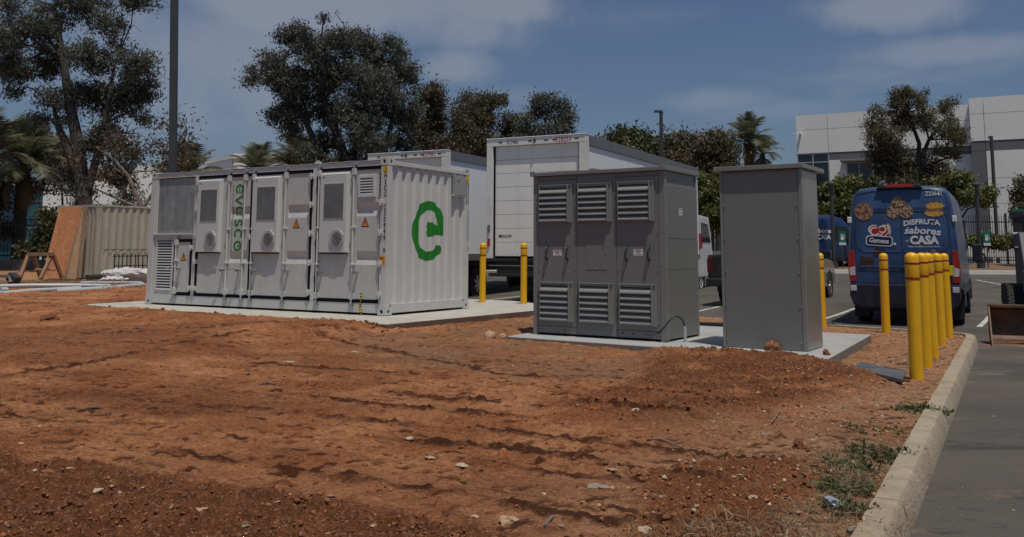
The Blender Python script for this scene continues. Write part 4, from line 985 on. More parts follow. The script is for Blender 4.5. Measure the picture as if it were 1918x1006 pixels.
lid = pbox('lid', M['cabedge'], c2, -.062, W2+.03, -.048, D2+.27, H2+.002, H2+.060, bevel=.005)
for k in range(7):
    pass
t = text_mesh('EATON', .001) if False else None
# ---------------------------------------------------------------- bollards
def bollard_proto():
    root = thing('bollard', 'yellow bollard', 'bollard')
    mb = MB(); mb.tube([(0, 0, -.1), (0, 0, .4), (0, 0, .8), (0, 0, 1.0)], .066, 24); mb.build('sleeve', M['bollard'], root, smooth=True)
    pr = [(.0665, 1.0), (.0675, 1.004), (.0675, 1.19), (.064, 1.212), (.052, 1.231), (.030, 1.243), (0.004, 1.247)]
    mb = MB(); n = 24; vs = [(r*math.cos(2*math.pi*j/n), r*math.sin(2*math.pi*j/n), z) for r, z in pr for j in range(n)]
    mb.add(vs, [(i*n+j, i*n+(j+1) % n, (i+1)*n+(j+1) % n, (i+1)*n+j) for i in range(len(pr)-1) for j in range(n)]+[tuple((len(pr)-1)*n+j for j in range(n))]); mb.build('domed_cap', M['bollard'], root, smooth=True)
    for z in (1.135, .985):
        mb = MB(); mb.tube([(0, 0, z-.011), (0, 0, z+.011)], .0688, 24); mb.build('red_band', M['band'], root, smooth=True)
    return root
bp_ = bollard_proto(); first = True
BL = [(4.04, 9.16, 'yellow bollard nearest the camera, frontmost in the row beside the kerb', .145), (4.66, 10.30, 'second yellow bollard from the front in the row beside the kerb', .145), (5.25, 11.40, 'middle yellow bollard of the five in the row beside the kerb', .145),
      (5.95, 12.66, 'fourth yellow bollard from the front in the row beside the kerb', .145), (6.66, 13.92, 'rearmost yellow bollard of the row, nearest the rear of the blue van', .145), (6.03, 14.70, 'lone yellow bollard standing before the middle of the blue van', .145),
      (5.37, 15.75, 'yellow bollard almost hidden behind the narrow grey cabinet', .145), (.25, 18.62, 'yellow bollard on the slab edge touching the left side of the wide grey cabinet', .335), (-.61, 19.15, 'yellow bollard on the slab beside the white container end', .335)]
for i, (x, y, lab, z) in enumerate(BL):
    o = bp_ if i == 0 else copy_tree(bp_)
    o.location = (x, y, z); o.rotation_euler = (R(.5*math.sin(i*2.3)), R(.5*math.cos(i*1.7)), i*.7); o['label'] = lab; o['group'] = 'yellow bollards around the equipment'
# ---------------------------------------------------------------- wheels
def wheel(root, x, y, r, w, rimm, hub=.6, name='wheel'):
    """axle along x"""
    mb = MB(); n = 28
    pr = [(-w/2, r*hub), (-w/2, r*.93), (-w/2+.03, r), (w/2-.03, r), (w/2, r*.93), (w/2, r*hub)]
    vs = [(px, rr*math.cos(2*math.pi*j/n), rr*math.sin(2*math.pi*j/n)) for px, rr in pr for j in range(n)]
    mb.add(vs, [(i*n+j, i*n+(j+1) % n, (i+1)*n+(j+1) % n, (i+1)*n+j) for i in range(len(pr)-1) for j in range(n)])
    t = mb.build(name, M['rubber'], root, smooth=True, loc=(x, y, r))
    m2 = MB(); s = 1 if x > 0 else -1
    m2.cyl((s*(w/2-.045), 0, 0), (s*(w/2-.04), 0, 0), r*hub, 24, 0)
    m2.cyl((s*(w/2-.045), 0, 0), (s*(w/2+.0), 0, 0), r*.16, 12, 1)
    for k in range(7):
        a = 2*math.pi*k/7; c, q = math.cos(a), math.sin(a); ww = .022
        p = [(c*r*.1-q*ww, q*r*.1+c*ww), (c*r*.1+q*ww, q*r*.1-c*ww), (c*r*hub+q*ww*1.5, q*r*hub-c*ww*1.5), (c*r*hub-q*ww*1.5, q*r*hub+c*ww*1.5)]
        m2.prism(p, 'x', s*(w/2-.04), s*(w/2-.012), 1)
    m2.tube([(s*(w/2-.02), r*hub*math.cos(2*math.pi*j/24), r*hub*math.sin(2*math.pi*j/24)) for j in range(25)], .014, 6, 1, caps=False)
    m2.build('rim', [M['hole'], rimm], t)
    return t
# ---------------------------------------------------------------- panel van ; local x across (0 = middle), y forward, z up ; rear face y=0
def van(name, label, cat, loc, rz, bodym, lower, logo=True, group=None):
    root = thing(name, label, cat, loc, rz, group)
    hwm = 1.0
    prof = [(0, 0), (.90, .0), (.965, .06), (.995, .18), (1.0, .34), (.985, .50), (.955, .68), (.915, .84), (.865, .925), (.78, .972), (.55, .99), (0, 1.0)]
    st = [(0, .965, .50, 2.62), (.05, .995, .48, 2.69), (.30, 1.0, .46, 2.735), (1.8, 1.02, .45, 2.745), (3.7, 1.02, .45, 2.735), (4.3, 1.01, .45, 2.60), (4.75, 1.0, .45, 2.22), (5.15, .99, .45, 1.62), (5.45, .97, .45, 1.36), (5.8, .90, .45, 1.15), (5.93, .78, .5, .95)]
    mb = MB(); vs = []; k = len(prof)
    for y, hw, z0, H in st:
        ring = [(hw*a, y, z0+(H-z0)*b) for a, b in prof]; vs += ring+[(-x, yy, z) for x, yy, z in ring[1:-1][::-1]]
    n = 2*k-2
    fs = [(i*n+j, i*n+(j+1) % n, (i+1)*n+(j+1) % n, (i+1)*n+j) for i in range(len(st)-1) for j in range(n)]+[tuple(range(n)), tuple((len(st)-1)*n+j for j in range(n))]
    mb.add(vs, fs); body = mb.build('body', bodym, root, smooth=True, ang=40, bevel=.012)
    # rear details
    def fl(me, x, z, y=-.0): return to_front(me, x, z, y)
    mb = MB(); prb = [(-.98, .80), (-.985, .55), (-.93, .42), (-.80, .335), (.80, .335), (.93, .42), (.985, .55), (.98, .80)]
    mb.prism(prb, 'y', -.09, .14); mb.build('rear_bumper', lower, root, bevel=.03)
    mb = MB(); mb.box(-.80, .80, -.004, .004, .80, .822); mb.box(-.55, .55, -.115, -.085, .50, .52); mb.build('bumper_step', M['blackplastic'], root)
    for s in (-1, 1):
        lamp = MB(); pts = [(s*.855, .84), (s*.975, .84), (s*1.003, 1.05), (s*.985, 1.40), (s*.945, 1.44), (s*.880, 1.44), (s*.865, 1.2)]
        lamp.prism(pts, 'y', -.030, .16); l = lamp.build('tail_lamp', M['redlamp'], root, bevel=.01)
        q = MB(); q.prism([(s*.872, .96), (s*.972, .96), (s*.985, 1.10), (s*.872, 1.14)], 'y', -.034, -.0305); q.build('lamp_window', M['clearlamp'], l)
        q = MB(); q.box(s*.85, s*.965, -.106, -.089, .66, .765); q.build('bumper_reflector', M['clearlamp'], root, bevel=.006)
        h = MB(); h.box(s*.905, s*.985, -.02, .08, 1.99, 2.11); h.build('hinge_cover', M['whiteprint'], root, bevel=.012)
        h = MB(); h.box(s*1.025, s*1.09, 4.32, 4.45, 1.28, 1.70); h.box(s*1.0, s*1.16, 4.36, 4.42, 1.33, 1.37)
        h.v += []; mm = MB(); mm.box(s*1.10, s*1.30, 4.30, 4.42, 1.22, 1.62); mm.build('wing_mirror', M['blackplastic'], root, bevel=.03)
        g = MB(); g.prism([(4.50, 1.35), (5.22, 1.35), (4.72, 2.05), (4.50, 2.15), (3.9, 2.15), (3.9, 1.35)], 'x', s*.965, s*1.012) if False else None
        for yy in (1.1, 4.85): wheel(root, s*.86, yy, .36, .24, M['chrome'], name='wheel')
        # side crease, arch trim
        t = MB(); t.box(s*.99, s*1.032, .35, 4.2, .60, .72); t.build('side_moulding', M['blackplastic'], root, bevel=.01)
        for yy in (1.1, 4.85):
            t = MB(); a = [(yy+.46*math.cos(R(d)), .36+.46*math.sin(R(d))) for d in range(0, 181, 15)]; t.prism(a+[(yy-.44, .36)], 'x', s*.97, s*1.026); t.build('wheel_arch', M['hole'], root)
        gl = MB(); gl.prism([(3.85, 1.42), (4.85, 1.42), (4.45, 2.12), (3.85, 2.15)], 'x', s*.94, s*1.022 if False else s*1.008); gl.build('side_window', M['glass'], root)
    ws = MB(); ws.add([(-.86, 5.10, 1.72), (.86, 5.10, 1.72), (.74, 4.52, 2.50), (-.74, 4.52, 2.50)], [(0, 1, 2, 3)]); ws.build('windscreen', M['glass'], root)
    for s in (-1, 1):
        hl = MB(); hl.box(s*.66, s*.88, 5.72, 5.86, .86, 1.10); hl.build('headlight', M['clearlamp'], root, bevel=.03)
    if not logo: return root, body
    mb = MB(); mb.prism([(-.42, 2.655), (.42, 2.655), (.36, 2.725), (-.36, 2.725)], 'y', -.045, .10); sp = mb.build('brake_light_housing', M['blackplastic'], root, bevel=.01)
    mb = MB(); mb.prism([(-.27, 2.675), (.27, 2.675), (.22, 2.735), (-.22, 2.735)], 'y', -.058, -.03); mb.build('brake_light', M['redlamp'], sp, bevel=.006)
    # door pressings: seam, window outlines, handle ridge
    mb = MB(); mb.box(-.004, .004, -.0035, .002, .83, 2.62); mb.build('door_seam', M['hole'], root)
    for s in (-1, 1):
        P = [(s*.035, 2.22), (s*.78, 2.20), (s*.82, 2.10), (s*.84, 1.62), (s*.80, 1.50), (s*.70, 1.43), (s*.035, 1.42)]
        m2 = MB(); m2.tube([(x, -.002, z) for x, z in P], .0065, 6); m2.build('door_pressing', bodym, root, smooth=True)
        m2 = MB(); m2.tube([(x, -.001, z) for x, z in [(s*.84, .86), (s*.865, 1.5), (s*.84, 2.3), (s*.80, 2.56), (s*.5, 2.615), (s*.02, 2.625)]], .005, 5); m2.build('door_edge', M['bluedark'], root)
    m2 = MB(); m2.box(-.84, .84, -.004, .002, 2.235, 2.285); m2.build('door_rib', bodym, root, bevel=.002)
    m2 = MB(); m2.box(-.80, .80, -.018, .002, 1.105, 1.15); m2.build('handle_ridge', bodym, root, bevel=.008)
    # --- prints. X = right from the middle
    pm = {}
    cook = mat('cookie_print', (.36, .19, .10), .5, col2=(.05, .022, .014), scale=14)
    nt_ = cook.node_tree
    for nn in nt_.nodes:
        if nn.type == 'MAP_RANGE': nn.inputs['From Min'].default_value = .50; nn.inputs['From Max'].default_value = .56; break
    rimc = mat('cookie_rim_print', (.28, .15, .08), .5, var=.2, scale=30)
    def pr(poly, m_, y, x=0, z=0, name='print', par=root): return mesh_obj(name, fl(poly_mesh(poly), x, z, y), m_, par)
    def cookie(x, z, r, mt=None, nm='cookie_picture'):
        a = pr([circ(0, 0, r, 28)], rimc, -.0062, x, z, nm); pr([circ(0, 0, r*.93, 28)], mt or cook, -.0070, x, z, 'cookie_face', a); return a
    cookie(-.67, 2.215, .175)
    cook2 = mat('small_cookie_print', (.42, .30, .18), .5, col2=(.06, .03, .02), scale=22)
    for nn in cook2.node_tree.nodes:
        if nn.type == 'MAP_RANGE': nn.inputs['From Min'].default_value = .48; nn.inputs['From Max'].default_value = .54; break
    cookie(-.03, 2.375, .125, cook2); cookie(-.125, 2.195, .130, cook2); cookie(.105, 2.20, .130, cook2)
    waf = mat('wafer_print', (.62, .33, .05), .5, var=.35, scale=18)
    rr = random.Random(4)
    pr([[(.155*(1+.1*math.cos(9*a))*math.cos(a)+.02, .085+.075*(1+.12*math.cos(9*a))*math.sin(a)) for a in [2*math.pi*i/48 for i in range(48)]]], waf, -.0062, .60, 2.21, 'wafer_picture')
    pr([[(.165*(1+.07*math.cos(11*a))*math.cos(a), -.045+.07*(1+.12*math.cos(11*a))*math.sin(a)) for a in [2*math.pi*i/48 for i in range(48)]]], waf, -.0056, .60, 2.21, 'wafer_picture')
    pr([[(-.15, .0), (.15, .02), (.16, .05), (-.14, .035)]], mat('wafer_filling_print', (.25, .12, .03), .5), -.0070, .60, 2.21, 'wafer_filling')
    pr([circ(0, 0, .13, 24)], cook2, -.0062, .52, 1.34, 'cookie_picture')
    choc = mat('chocolate_print', (.05, .024, .016), .4, var=.5, scale=16)
    pr([[(-.15, -.10), (.12, -.13), (.15, .08), (-.11, .11)]], choc, -.0062, -.66, 1.22, 'chocolate_picture'); pr([[(-.12, -.08), (.08, -.10), (.13, .05), (-.05, .10)]], choc, -.0056, -.42, 1.42, 'chocolate_picture')
    def word(s, x0, x1, z0, z1, bold=.03, shear=0, m_=None, arc_=0, par=root, y=-.0070, slope=0):
        me = text_mesh(s, 1, bold, shear); xs = [v.co.x for v in me.vertices]; ys = [v.co.y for v in me.vertices]
        a, b, c, d = min(xs), max(xs), min(ys), max(ys)
        for v in me.vertices:
            u = (v.co.x-a)/(b-a); w = (v.co.y-c)/(d-c); v.co.x = x0+(x1-x0)*u; v.co.y = z0+(z1-z0)*w+arc_*(1-(2*u-1)**2)+slope*(u-.5)
        return mesh_obj('lettering', to_front(me, 0, 0, y), m_ or M['whiteprint'], par)
    word('Z23641', .455, .745, 2.50, 2.585, .03)
    word('DISFRUTA', .05, .70, 1.915, 2.02, .05, arc_=.035)
    word('sabores', .055, .705, 1.745, 1.885, .035, shear=.25, arc_=.02, slope=-.04); word('LOS', .09, .15, 1.88, 1.90, .02)
    word('CASA', .15, .66, 1.565, 1.735, .07); word('DE', .075, .12, 1.62, 1.65, .04)
    word('Enjoy the flavors from home', .12, .67, 1.50, 1.545, .01)
    word('SERVICIO A CLIENTES  800 704 4444', -.66, -.08, 1.070, 1.085, .0, y=-.0098)
    # maker emblem: red heart with white swirls over a navy name banner
    e = pr([[(.33*math.sin(t)**3*.62, (13*math.cos(t)-5*math.cos(2*t)-2*math.cos(3*t)-math.cos(4*t))/17*.20) for t in [2*math.pi*i/40 for i in range(40)]]], M['whiteprint'], -.0056, -.40, 1.81, 'maker_emblem')
    pr([[(.33*math.sin(t)**3*.54, (13*math.cos(t)-5*math.cos(2*t)-2*math.cos(3*t)-math.cos(4*t))/17*.175) for t in [2*math.pi*i/40 for i in range(40)]]], mat('emblem_red', (.42, .012, .02), .4), -.0064, -.40, 1.81, 'red_heart', e)
    pr(ribbon(arc(-.085, .01, .075, 60, 330, 14), .028)+ribbon(arc(.06, .05, .062, 150, -150, 14), .026)+ribbon([(-.02, -.03), (.03, -.07), (.07, -.02)], .022), M['whiteprint'], -.0072, -.40, 1.81, 'white_swirl', e)
    pr([[(.18, -.08), (.215, -.02), (.21, .10), (.17, .17), (.13, .12), (.16, .03)]], mat('wheat_print', (.6, .5, .35), .5), -.0071, -.40, 1.81, 'wheat_ear', e)
    ban = [(-.245, .10), (-.20, .145), (-.08, .15), (.08, .125), (.215, .12), (.245, .09), (.245, -.03), (.20, -.075), (.08, -.07), (-.08, -.055), (-.21, -.05), (-.25, -.02)]
    pr([ban], M['whiteprint'], -.0078, -.405, 1.60, 'banner', e); pr([[(x*.93, .03+(z-.03)*.84) for x, z in ban]], mat('banner_navy', (.008, .012, .07), .4), -.0084, -.405, 1.60, 'banner_face', e)
    word('Gamesa', -.59, -.235, 1.595, 1.69, .03, shear=.3, y=-.0092, par=e, slope=-.03)
    pr([circ(0, 0, .025, 14)], M['whiteprint'], -.0070, -.125, 1.575, 'registered_mark', e)
    pr([[(0, 0), (.155, 0), (.155, .19), (0, .19)]], M['plate'], -.034, .74, .98, 'number_plate')
    wh = MB(); wh.box(.735, .90, -.033, .0, .975, 1.175); wh.build('plate_holder', M['blackplastic'], root)
    for s in (-1, 1):
        mf = MB(); mf.box(s*.72, s*1.0, .62, .65, .12, .50); mf.build('mud_flap', M['blackplastic'], root)
    ex = MB(); ex.box(-.75, .75, .3, 3.6, .26, .47); ex.build('underbody', M['chassis'], root)
    return root, body
YV = R(-32); ev = Vector((math.cos(YV), math.sin(YV)))
vc = Vector((6.83, 18.06))+ev*.905
lowdark = mat('dark_wrap_lower', (.010, .014, .035), .35, coat=.4)
van('blue_van', 'dark blue delivery van seen from behind, with cookie pictures and white words on its doors', 'van', (vc.x, vc.y, 0), R(-28.5), M['bluevan'], lowdark)
p = at(1563, 470, 43)
v2, _ = van('blue_van', 'distant dark blue delivery van with white lettering on its side, beyond the narrow grey cabinet', 'van', (p.x-3.8, 43.6, zlot(43)), R(-80), M['bluedark'], M['blackplastic'], logo=False)
for s_, w0, w1, z0, z1 in (('sabores', 2.7, 3.7, 1.80, 2.02), ('CASA', 2.9, 3.6, 1.50, 1.74)):
    me = text_mesh(s_, 1, .05); xs = [v.co.x for v in me.vertices]; ys = [v.co.y for v in me.vertices]
    for v in me.vertices: v.co.x = w0+(w1-w0)*(v.co.x-min(xs))/(max(xs)-min(xs)); v.co.y = z0+(z1-z0)*(v.co.y-min(ys))/(max(ys)-min(ys))
    mesh_obj('lettering', to_side(me, 0, 0, 1.035), M['whiteprint'], v2)
# ---------------------------------------------------------------- black pickup (tail towards us)
M['darkred'] = mat('dark_red_lamp', (.10, .005, .008), .15, coat=.5)
def pickup(loc, rz):
    root = thing('pickup_truck', 'black pickup truck parked tail first, half hidden behind the narrow grey cabinet', 'pickup truck', loc, rz)
    hw = .98
    def side(poly, hwx, nm, m_, bev=.04):
        mb = MB(); mb.prism(poly, 'x', -hwx, hwx); return mb.build(nm, m_, root, bevel=bev, smooth=True)
    side([(0, .55), (0, 1.28), (1.95, 1.30), (1.95, .42), (1.55, .42), (1.5, .7), (1.2, .82), (.9, .7), (.85, .45)], hw, 'bed', M['blackcar'])
    side([(1.97, .42), (1.97, 1.28), (4.15, 1.26), (5.4, 1.10), (5.62, .95), (5.66, .50), (5.25, .42), (5.2, .7), (4.9, .84), (4.55, .7), (4.5, .42)], hw, 'cab_body', M['blackcar'])
    mb = MB(); a = [(2.0, 1.27, .93), (4.1, 1.25, .93), (3.45, 1.86, .74), (2.15, 1.88, .74)]
    mb.add([(s*w, y, z) for s in (-1, 1) for y, z, w in a], [(0, 1, 2, 3), (4, 5, 6, 7), (0, 1, 5, 4), (1, 2, 6, 5), (2, 3, 7, 6), (3, 0, 4, 7)])
    g = mb.build('greenhouse', M['glass'], root, bevel=.03)
    mb = MB(); mb.add([(s*w, y, z) for s in (-1, 1) for y, z, w in [(2.12, 1.86, .76), (3.48, 1.84, .76), (3.30, 1.92, .70), (2.25, 1.93, .70)]], [(0, 1, 2, 3), (4, 5, 6, 7), (0, 1, 5, 4), (1, 2, 6, 5), (2, 3, 7, 6), (3, 0, 4, 7)]); mb.build('roof', M['blackcar'], root, bevel=.02)
    mb = MB(); mb.box(-.98, .98, -.16, .03, .50, .70); mb.build('rear_bumper', M['blackplastic'], root, bevel=.03)
    mb = MB(); mb.box(-.75, .75, -.02, .0, .72, 1.25); mb.build('tailgate', M['blackcar'], root, bevel=.02)
    for s in (-1, 1):
        mb = MB(); mb.box(s*.86, s*.985, -.022, .10, .84, 1.20); mb.build('tail_lamp', M['darkred'], root, bevel=.02)
        mb = MB(); mb.box(s*1.0, s*1.24, 3.85, 3.97, 1.18, 1.42); mb.build('wing_mirror', M['blackcar'], root, bevel=.04)
        for y in (1.2, 4.88): wheel(root, s*.86, y, .39, .26, M['chrome'])
        mb = MB(); mb.box(s*.95, s*1.03, 2.0, 4.4, .42, .47); mb.build('running_board', M['chrome'], root)
    mb = MB(); mb.box(-.8, .8, .2, 5.3, .35, .55); mb.build('underbody', M['chassis'], root)
    return root
pickup((5.78, 22.35, zlot(22.6)), R(-31))
# ---------------------------------------------------------------- box trucks
def box_truck(name, label, loc, rz, length, no_r, no_l):
    root = thing(name, label, 'truck', loc, rz)      # x across 0..2.6, left to right seen from behind, y forward
    Wd, H, z0 = 2.60, 4.10, 1.29; fr = M['trailer_frame']
    mb = MB(); mb.box(.03, Wd-.03, .20, length, z0, H-.02); mb.build('box_body', M['trailer'], root)
    def b(nm, m_, *q, bev=.008): return pbox(nm, m_, root, *q, bevel=bev)
    b('rear_post', fr, 0, .165, -.01, .21, z0-.05, H-.175); b('rear_post', fr, Wd-.165, Wd, -.01, .21, z0-.05, H-.175)
    b('rear_header', fr, 0, Wd, -.012, .21, H-.172, H); b('header_lip', M['trailer'], -.01, Wd+.01, -.03, .22, H+.001, H+.02)
    b('roof_rail', M['rail'], Wd-.028, Wd+.006, .215, length, H-.24, H+.0); b('roof_rail', M['rail'], -.006, .028, .215, length, H-.24, H)
    b('bottom_rail', M['rail'], Wd-.028, Wd+.004, .215, length, z0-.10, z0+.06)
    for k in range(1, int(length/1.22)+1):
        y = .2+1.22*k
        if y < length-.2: b('side_seam', M['trailer'], Wd-.031, Wd-.0265, y-.02, y+.02, z0+.06, H-.24, bev=0)
    # roll-up door: horizontal boards with recessed joints
    n = 8; zt = H-.175; hh = (zt-z0-.0)/n; s0 = None
    b('door_track', M['gasket'], .166, .200, .05, .12, z0, zt, bev=0); b('door_track', M['gasket'], Wd-.200, Wd-.166, .05, .12, z0, zt, bev=0)
    b('door_backing', M['gasket'], .20, Wd-.20, .125, .14, z0, zt, bev=0)
    for i in range(n):
        if s0 is None:
            s = MB(); s.box(.201, Wd-.201, .078, .12, .004, hh-.004)
            s0 = s.build('door_board', M['trailer_rear'], root, bevel=.005)
            for q in range(1, 4):
                for dz in (.05, .10, hh-.05, hh-.10):
                    pass
            o = s0
        else: o = piece(s0, root)
        o.location = (0, 0, z0+hh*i)
    mb = MB()
    for i in range(n+1):
        for q in (.80, 1.36, 1.92):
            for dz in (-.09, -.045, .045, .09):
                zz = z0+hh*i+dz
                if z0 < zz < zt: mb.cyl((q, .0785, zz), (q, .0765, zz), .009, 6)
    mb.build('rivets', M['rail'], root)
    for x in (.33, 1.13, 1.30-.02+.27, 1.30+.47, 2.33): b('marker_light', M['hole'], x, x+.10, -.018, -.0125, H-.095, H-.070, bev=0)
    mb = MB(); mb.cyl((1.30, -.04, H-.08), (1.30, -.012, H-.08), .03, 8); mb.box(1.29, 1.31, -.05, -.012, H-.13, H-.08); mb.build('latch_hook', M['hole'], root)
    me = text_mesh(no_l, .10, .005, width=.75); mesh_obj('unit_number', to_front(me, .54, H-.135, -.0135), M['black'], root)
    me = text_mesh(no_r, .115, .012, width=.78, space=1.08); mesh_obj('unit_number', to_front(me, 1.84, H-.145, -.0135), M['red'], root)
    for z, m_ in ((1.95, M['rail']), (1.62, M['redlamp'])):
        mb = MB(); mb.tube([(.075, -.012, z-.09), (.075, -.012, z+.09)], .035, 10); mb.build('tail_lamp' if m_ == M['redlamp'] else 'lamp_guard', m_, root)
        mb = MB(); mb.tube([(Wd-.075, -.012, z-.09), (Wd-.075, -.012, z+.09)], .035, 10); mb.build('tail_lamp', M['redlamp'], root)
    a = mesh_obj('maker_sticker', to_front(poly_mesh([[(0, 0), (.34, 0), (.34, .06), (0, .06)]]), .30, 1.74, .076), mat('dark_red_sticker', (.11, .01, .012), .5), root)
    t = text_mesh('WHITING', .035, .05, width=1.1); mesh_obj('sticker_text', to_front(t, .37, 1.753, .0752), M['whiteprint'], a)
    mesh_obj('number_plate', to_front(poly_mesh([[(0, 0), (.30, 0), (.30, .15), (0, .15)]]), .92, 1.31, -.09), M['whiteprint'], root)
    # bumper, lift platform, running gear
    b('rear_sill', M['chassis'], .0, Wd, -.06, .2, z0-.12, z0-.051); b('lift_platform', M['chassis'], .12, Wd-.12, -.10, .5, .82, .90)
    b('lift_bar', M['rail'], .12, Wd-.12, -.104, -.08, 1.06, 1.085); b('lift_frame', M['chassis'], .3, Wd-.3, -.02, .3, .90, 1.16)
    b('bumper', M['chassis'], .15, Wd-.15, .15, .30, .50, .62)
    for x in (.55, Wd-.60): b('lift_arm', M['chassis'], x, x+.06, .0, 1.0, .55, .84)
    for x in (.75, 1.75): b('chassis_beam', M['chassis'], x, x+.12, .25, length+1.5, .86, 1.14)
    b('floor_frame', M['chassis'], .05, Wd-.05, .2, length, z0-.11, z0-.001)
    for x in (.36, .66, Wd-.66, Wd-.36): 
        for y in (2.2, length+.9): 
            if y > 3 and x in (.66, Wd-.66): continue
            w_ = wheel(root, x-1.3, y, .50, .26, M['whitecar'], .5, name='wheel'); w_.location.x = x
    b('axle', M['chassis'], .4, Wd-.4, 2.15, 2.25, .42, .55); b('mud_flap', M['blackplastic'], .18, .82, 1.45, 1.47, .2, .95); b('mud_flap', M['blackplastic'], Wd-.82, Wd-.18, 1.45, 1.47, .2, .95)
    pl = MB(); pl.prism(arc(1.12, .62, .12, 200, 340, 10), 'y', .9, .92); pl.build('spare_wheel_hub', M['whiteprint'], root)
    tk = MB(); tk.cyl((1.12, .96, .66), (1.12, 1.18, .66), .30, 24); tk.build('spare_wheel', M['rubber'], root, smooth=True)
    mesh_obj('red_decal', to_side(poly_mesh([[(0, 0), (.55, .12), (.62, .62), (.10, .55)]]), length+.45, 1.45, Wd-.196), M['red'], root)
    # cab in front of the box
    mb = MB(); mb.prism([(length+.25, .6), (length+2.2, .6), (length+2.35, 1.3), (length+1.9, 2.6), (length+.3, 2.65)], 'x', .2, Wd-.2); mb.build('cab', M['whitecar'], root, bevel=.05)
    mb = MB(); mb.prism([(length+.9, 1.75), (length+2.0, 1.75), (length+1.7, 2.35), (length+.9, 2.4)], 'x', .19, Wd-.19); mb.build('cab_window', M['glass'], root)
    return root
tA = Vector((-.61, 21.70)); box_truck('box_truck', 'tall white box truck numbered E28253 in red above its roll-up door', (tA.x, tA.y, 0), R(-27.5), 9.3, 'E28253', '521466')
tB = Vector((-4.05, 25.10)); box_truck('box_truck', 'white box truck numbered E27981 in red, mostly hidden behind the battery container', (tB.x, tB.y, 0), R(-27.5), 8.6, 'E27981', '')
# ---------------------------------------------------------------- loader at the right edge
ld = thing('track_loader', 'compact track loader at the right picture edge, its rusty bucket lowered on the asphalt', 'loader', (7.29, 13.88, 0), R(-25))
mb = MB(); pf = [(.0, .0), (.02, .012), (.60, .03), (.70, .12), (.72, .30), (.66, .50), (.60, .56), (.58, .52), (.64, .30), (.62, .16), (.55, .07), (.02, .03)]
mb.prism([(y, z) for y, z in pf], 'x', .02, 1.85); bk = mb.build('bucket', M['rust'], ld, bevel=.004)
for x in (0, 1.85):
    e = MB(); e.prism([(-.02, .0), (.62, .0), (.73, .12), (.74, .32), (.66, .57), (.50, .57), (.10, .10)], 'x', x, x+.02); e.build('side_cutter', M['rust'], bk)
mb = MB(); mb.box(.0, 1.87, .50, .64, .545, .60); mb.build('bucket_top_rail', M['rust'], bk, bevel=.01)
rnd = random.Random(5)
mb = MB(); 
for x0 in (.42, 1.02-.0):
    pass
tk = MB(); pts = [(1.05, .14), (.93, .26), (1.02, .52), (1.35, .86), (1.75, .90), (2.75, .86), (2.95, .60), (2.85, .25), (2.6, .10), (1.3, .08)]
tk.prism(pts, 'x', .34, .66); tr1 = tk.build('track', M['rubber'], ld, bevel=.02)
lug0 = None; per = pts+[pts[0]]
for (a, b) in zip(per[:-1], per[1:]):
    L = math.hypot(b[0]-a[0], b[1]-a[1]); n = max(1, int(L/.075)); ang = math.atan2(b[1]-a[1], b[0]-a[0])
    for i in range(n):
        t = (i+.5)/n; y, z = a[0]+(b[0]-a[0])*t, a[1]+(b[1]-a[1])*t
        if lug0 is None: q = MB(); q.box(.33, .67, -.022, .022, -.0, .035); lug0 = q.build('track_lug', M['rubber'], tr1); o = lug0
        else: o = piece(lug0, tr1)
        o.location = (0, y, z); o.rotation_euler = (ang+math.pi, 0, 0)
tk = MB(); tk.prism(pts, 'x', 1.50, 1.82); tk.build('track', M['rubber'], ld, bevel=.02)
mb = MB(); mb.prism([(1.15, .35), (1.0, .62), (1.15, 1.18), (1.5, 1.30), (2.8, 1.35), (2.9, .5)], 'x', .70, 1.45); mb.build('chassis', M['loader'], ld, bevel=.02)
mb = MB(); mb.box(.52, .70, .62, .80, .78, 1.12); mb.prism([(.60, 1.10), (.80, 1.10), (1.5, 1.75), (2.9, 1.70), (2.9, 1.52), (1.5, 1.55), (.82, .70), (.62, .70)], 'x', .56, .72); la = mb.build('lift_arm', M['loader'], ld, bevel=.015)
mb = MB(); mb.box(.56, 1.5, .60, .82, .80, 1.10); mb.build('quick_attach', M['loader'], ld, bevel=.015)
o = mesh_obj('warning_sticker', to_front(poly_mesh([[(0, 0), (.17, 0), (.17, .17), (0, .17)]]), .585, .88, .597), mat('pink_white_sticker', (.52, .42, .42), .5, var=.15, scale=30), ld)
for k in range(4): mesh_obj('sticker_line', to_front(poly_mesh([[(0, 0), (.13, 0), (.13, .006), (0, .006)]]), .605, .92+.03*k, .5955), M['red'], o)
mb = MB(); mb.prism([(1.35, 1.30), (1.45, 2.05), (2.5, 2.05), (2.6, 1.35)], 'x', .74, 1.42); mb.build('cab', M['glass'], ld, bevel=.03)
for x in (.73, 1.40):
    mb = MB(); mb.tube([(x+.01, 1.33, 1.3), (x+.01, 1.43, 2.07), (x+.01, 2.55, 2.07), (x+.01, 2.62, 1.35)], .03, 8); mb.build('cab_frame', M['loader'], ld)
for k, (x, y, z) in enumerate(((.62, .86, 1.16), (.68, .88, 1.14), (.74, .84, 1.16))):
    mb = MB(); mb.tube([(x, y, z), (x-.02, y-.08, z+.16), (x+.03, y+.1, z+.20), (x+.06, y+.3, z+.15)], .014, 6); mb.build('hydraulic_hose', M['rubber'], ld)
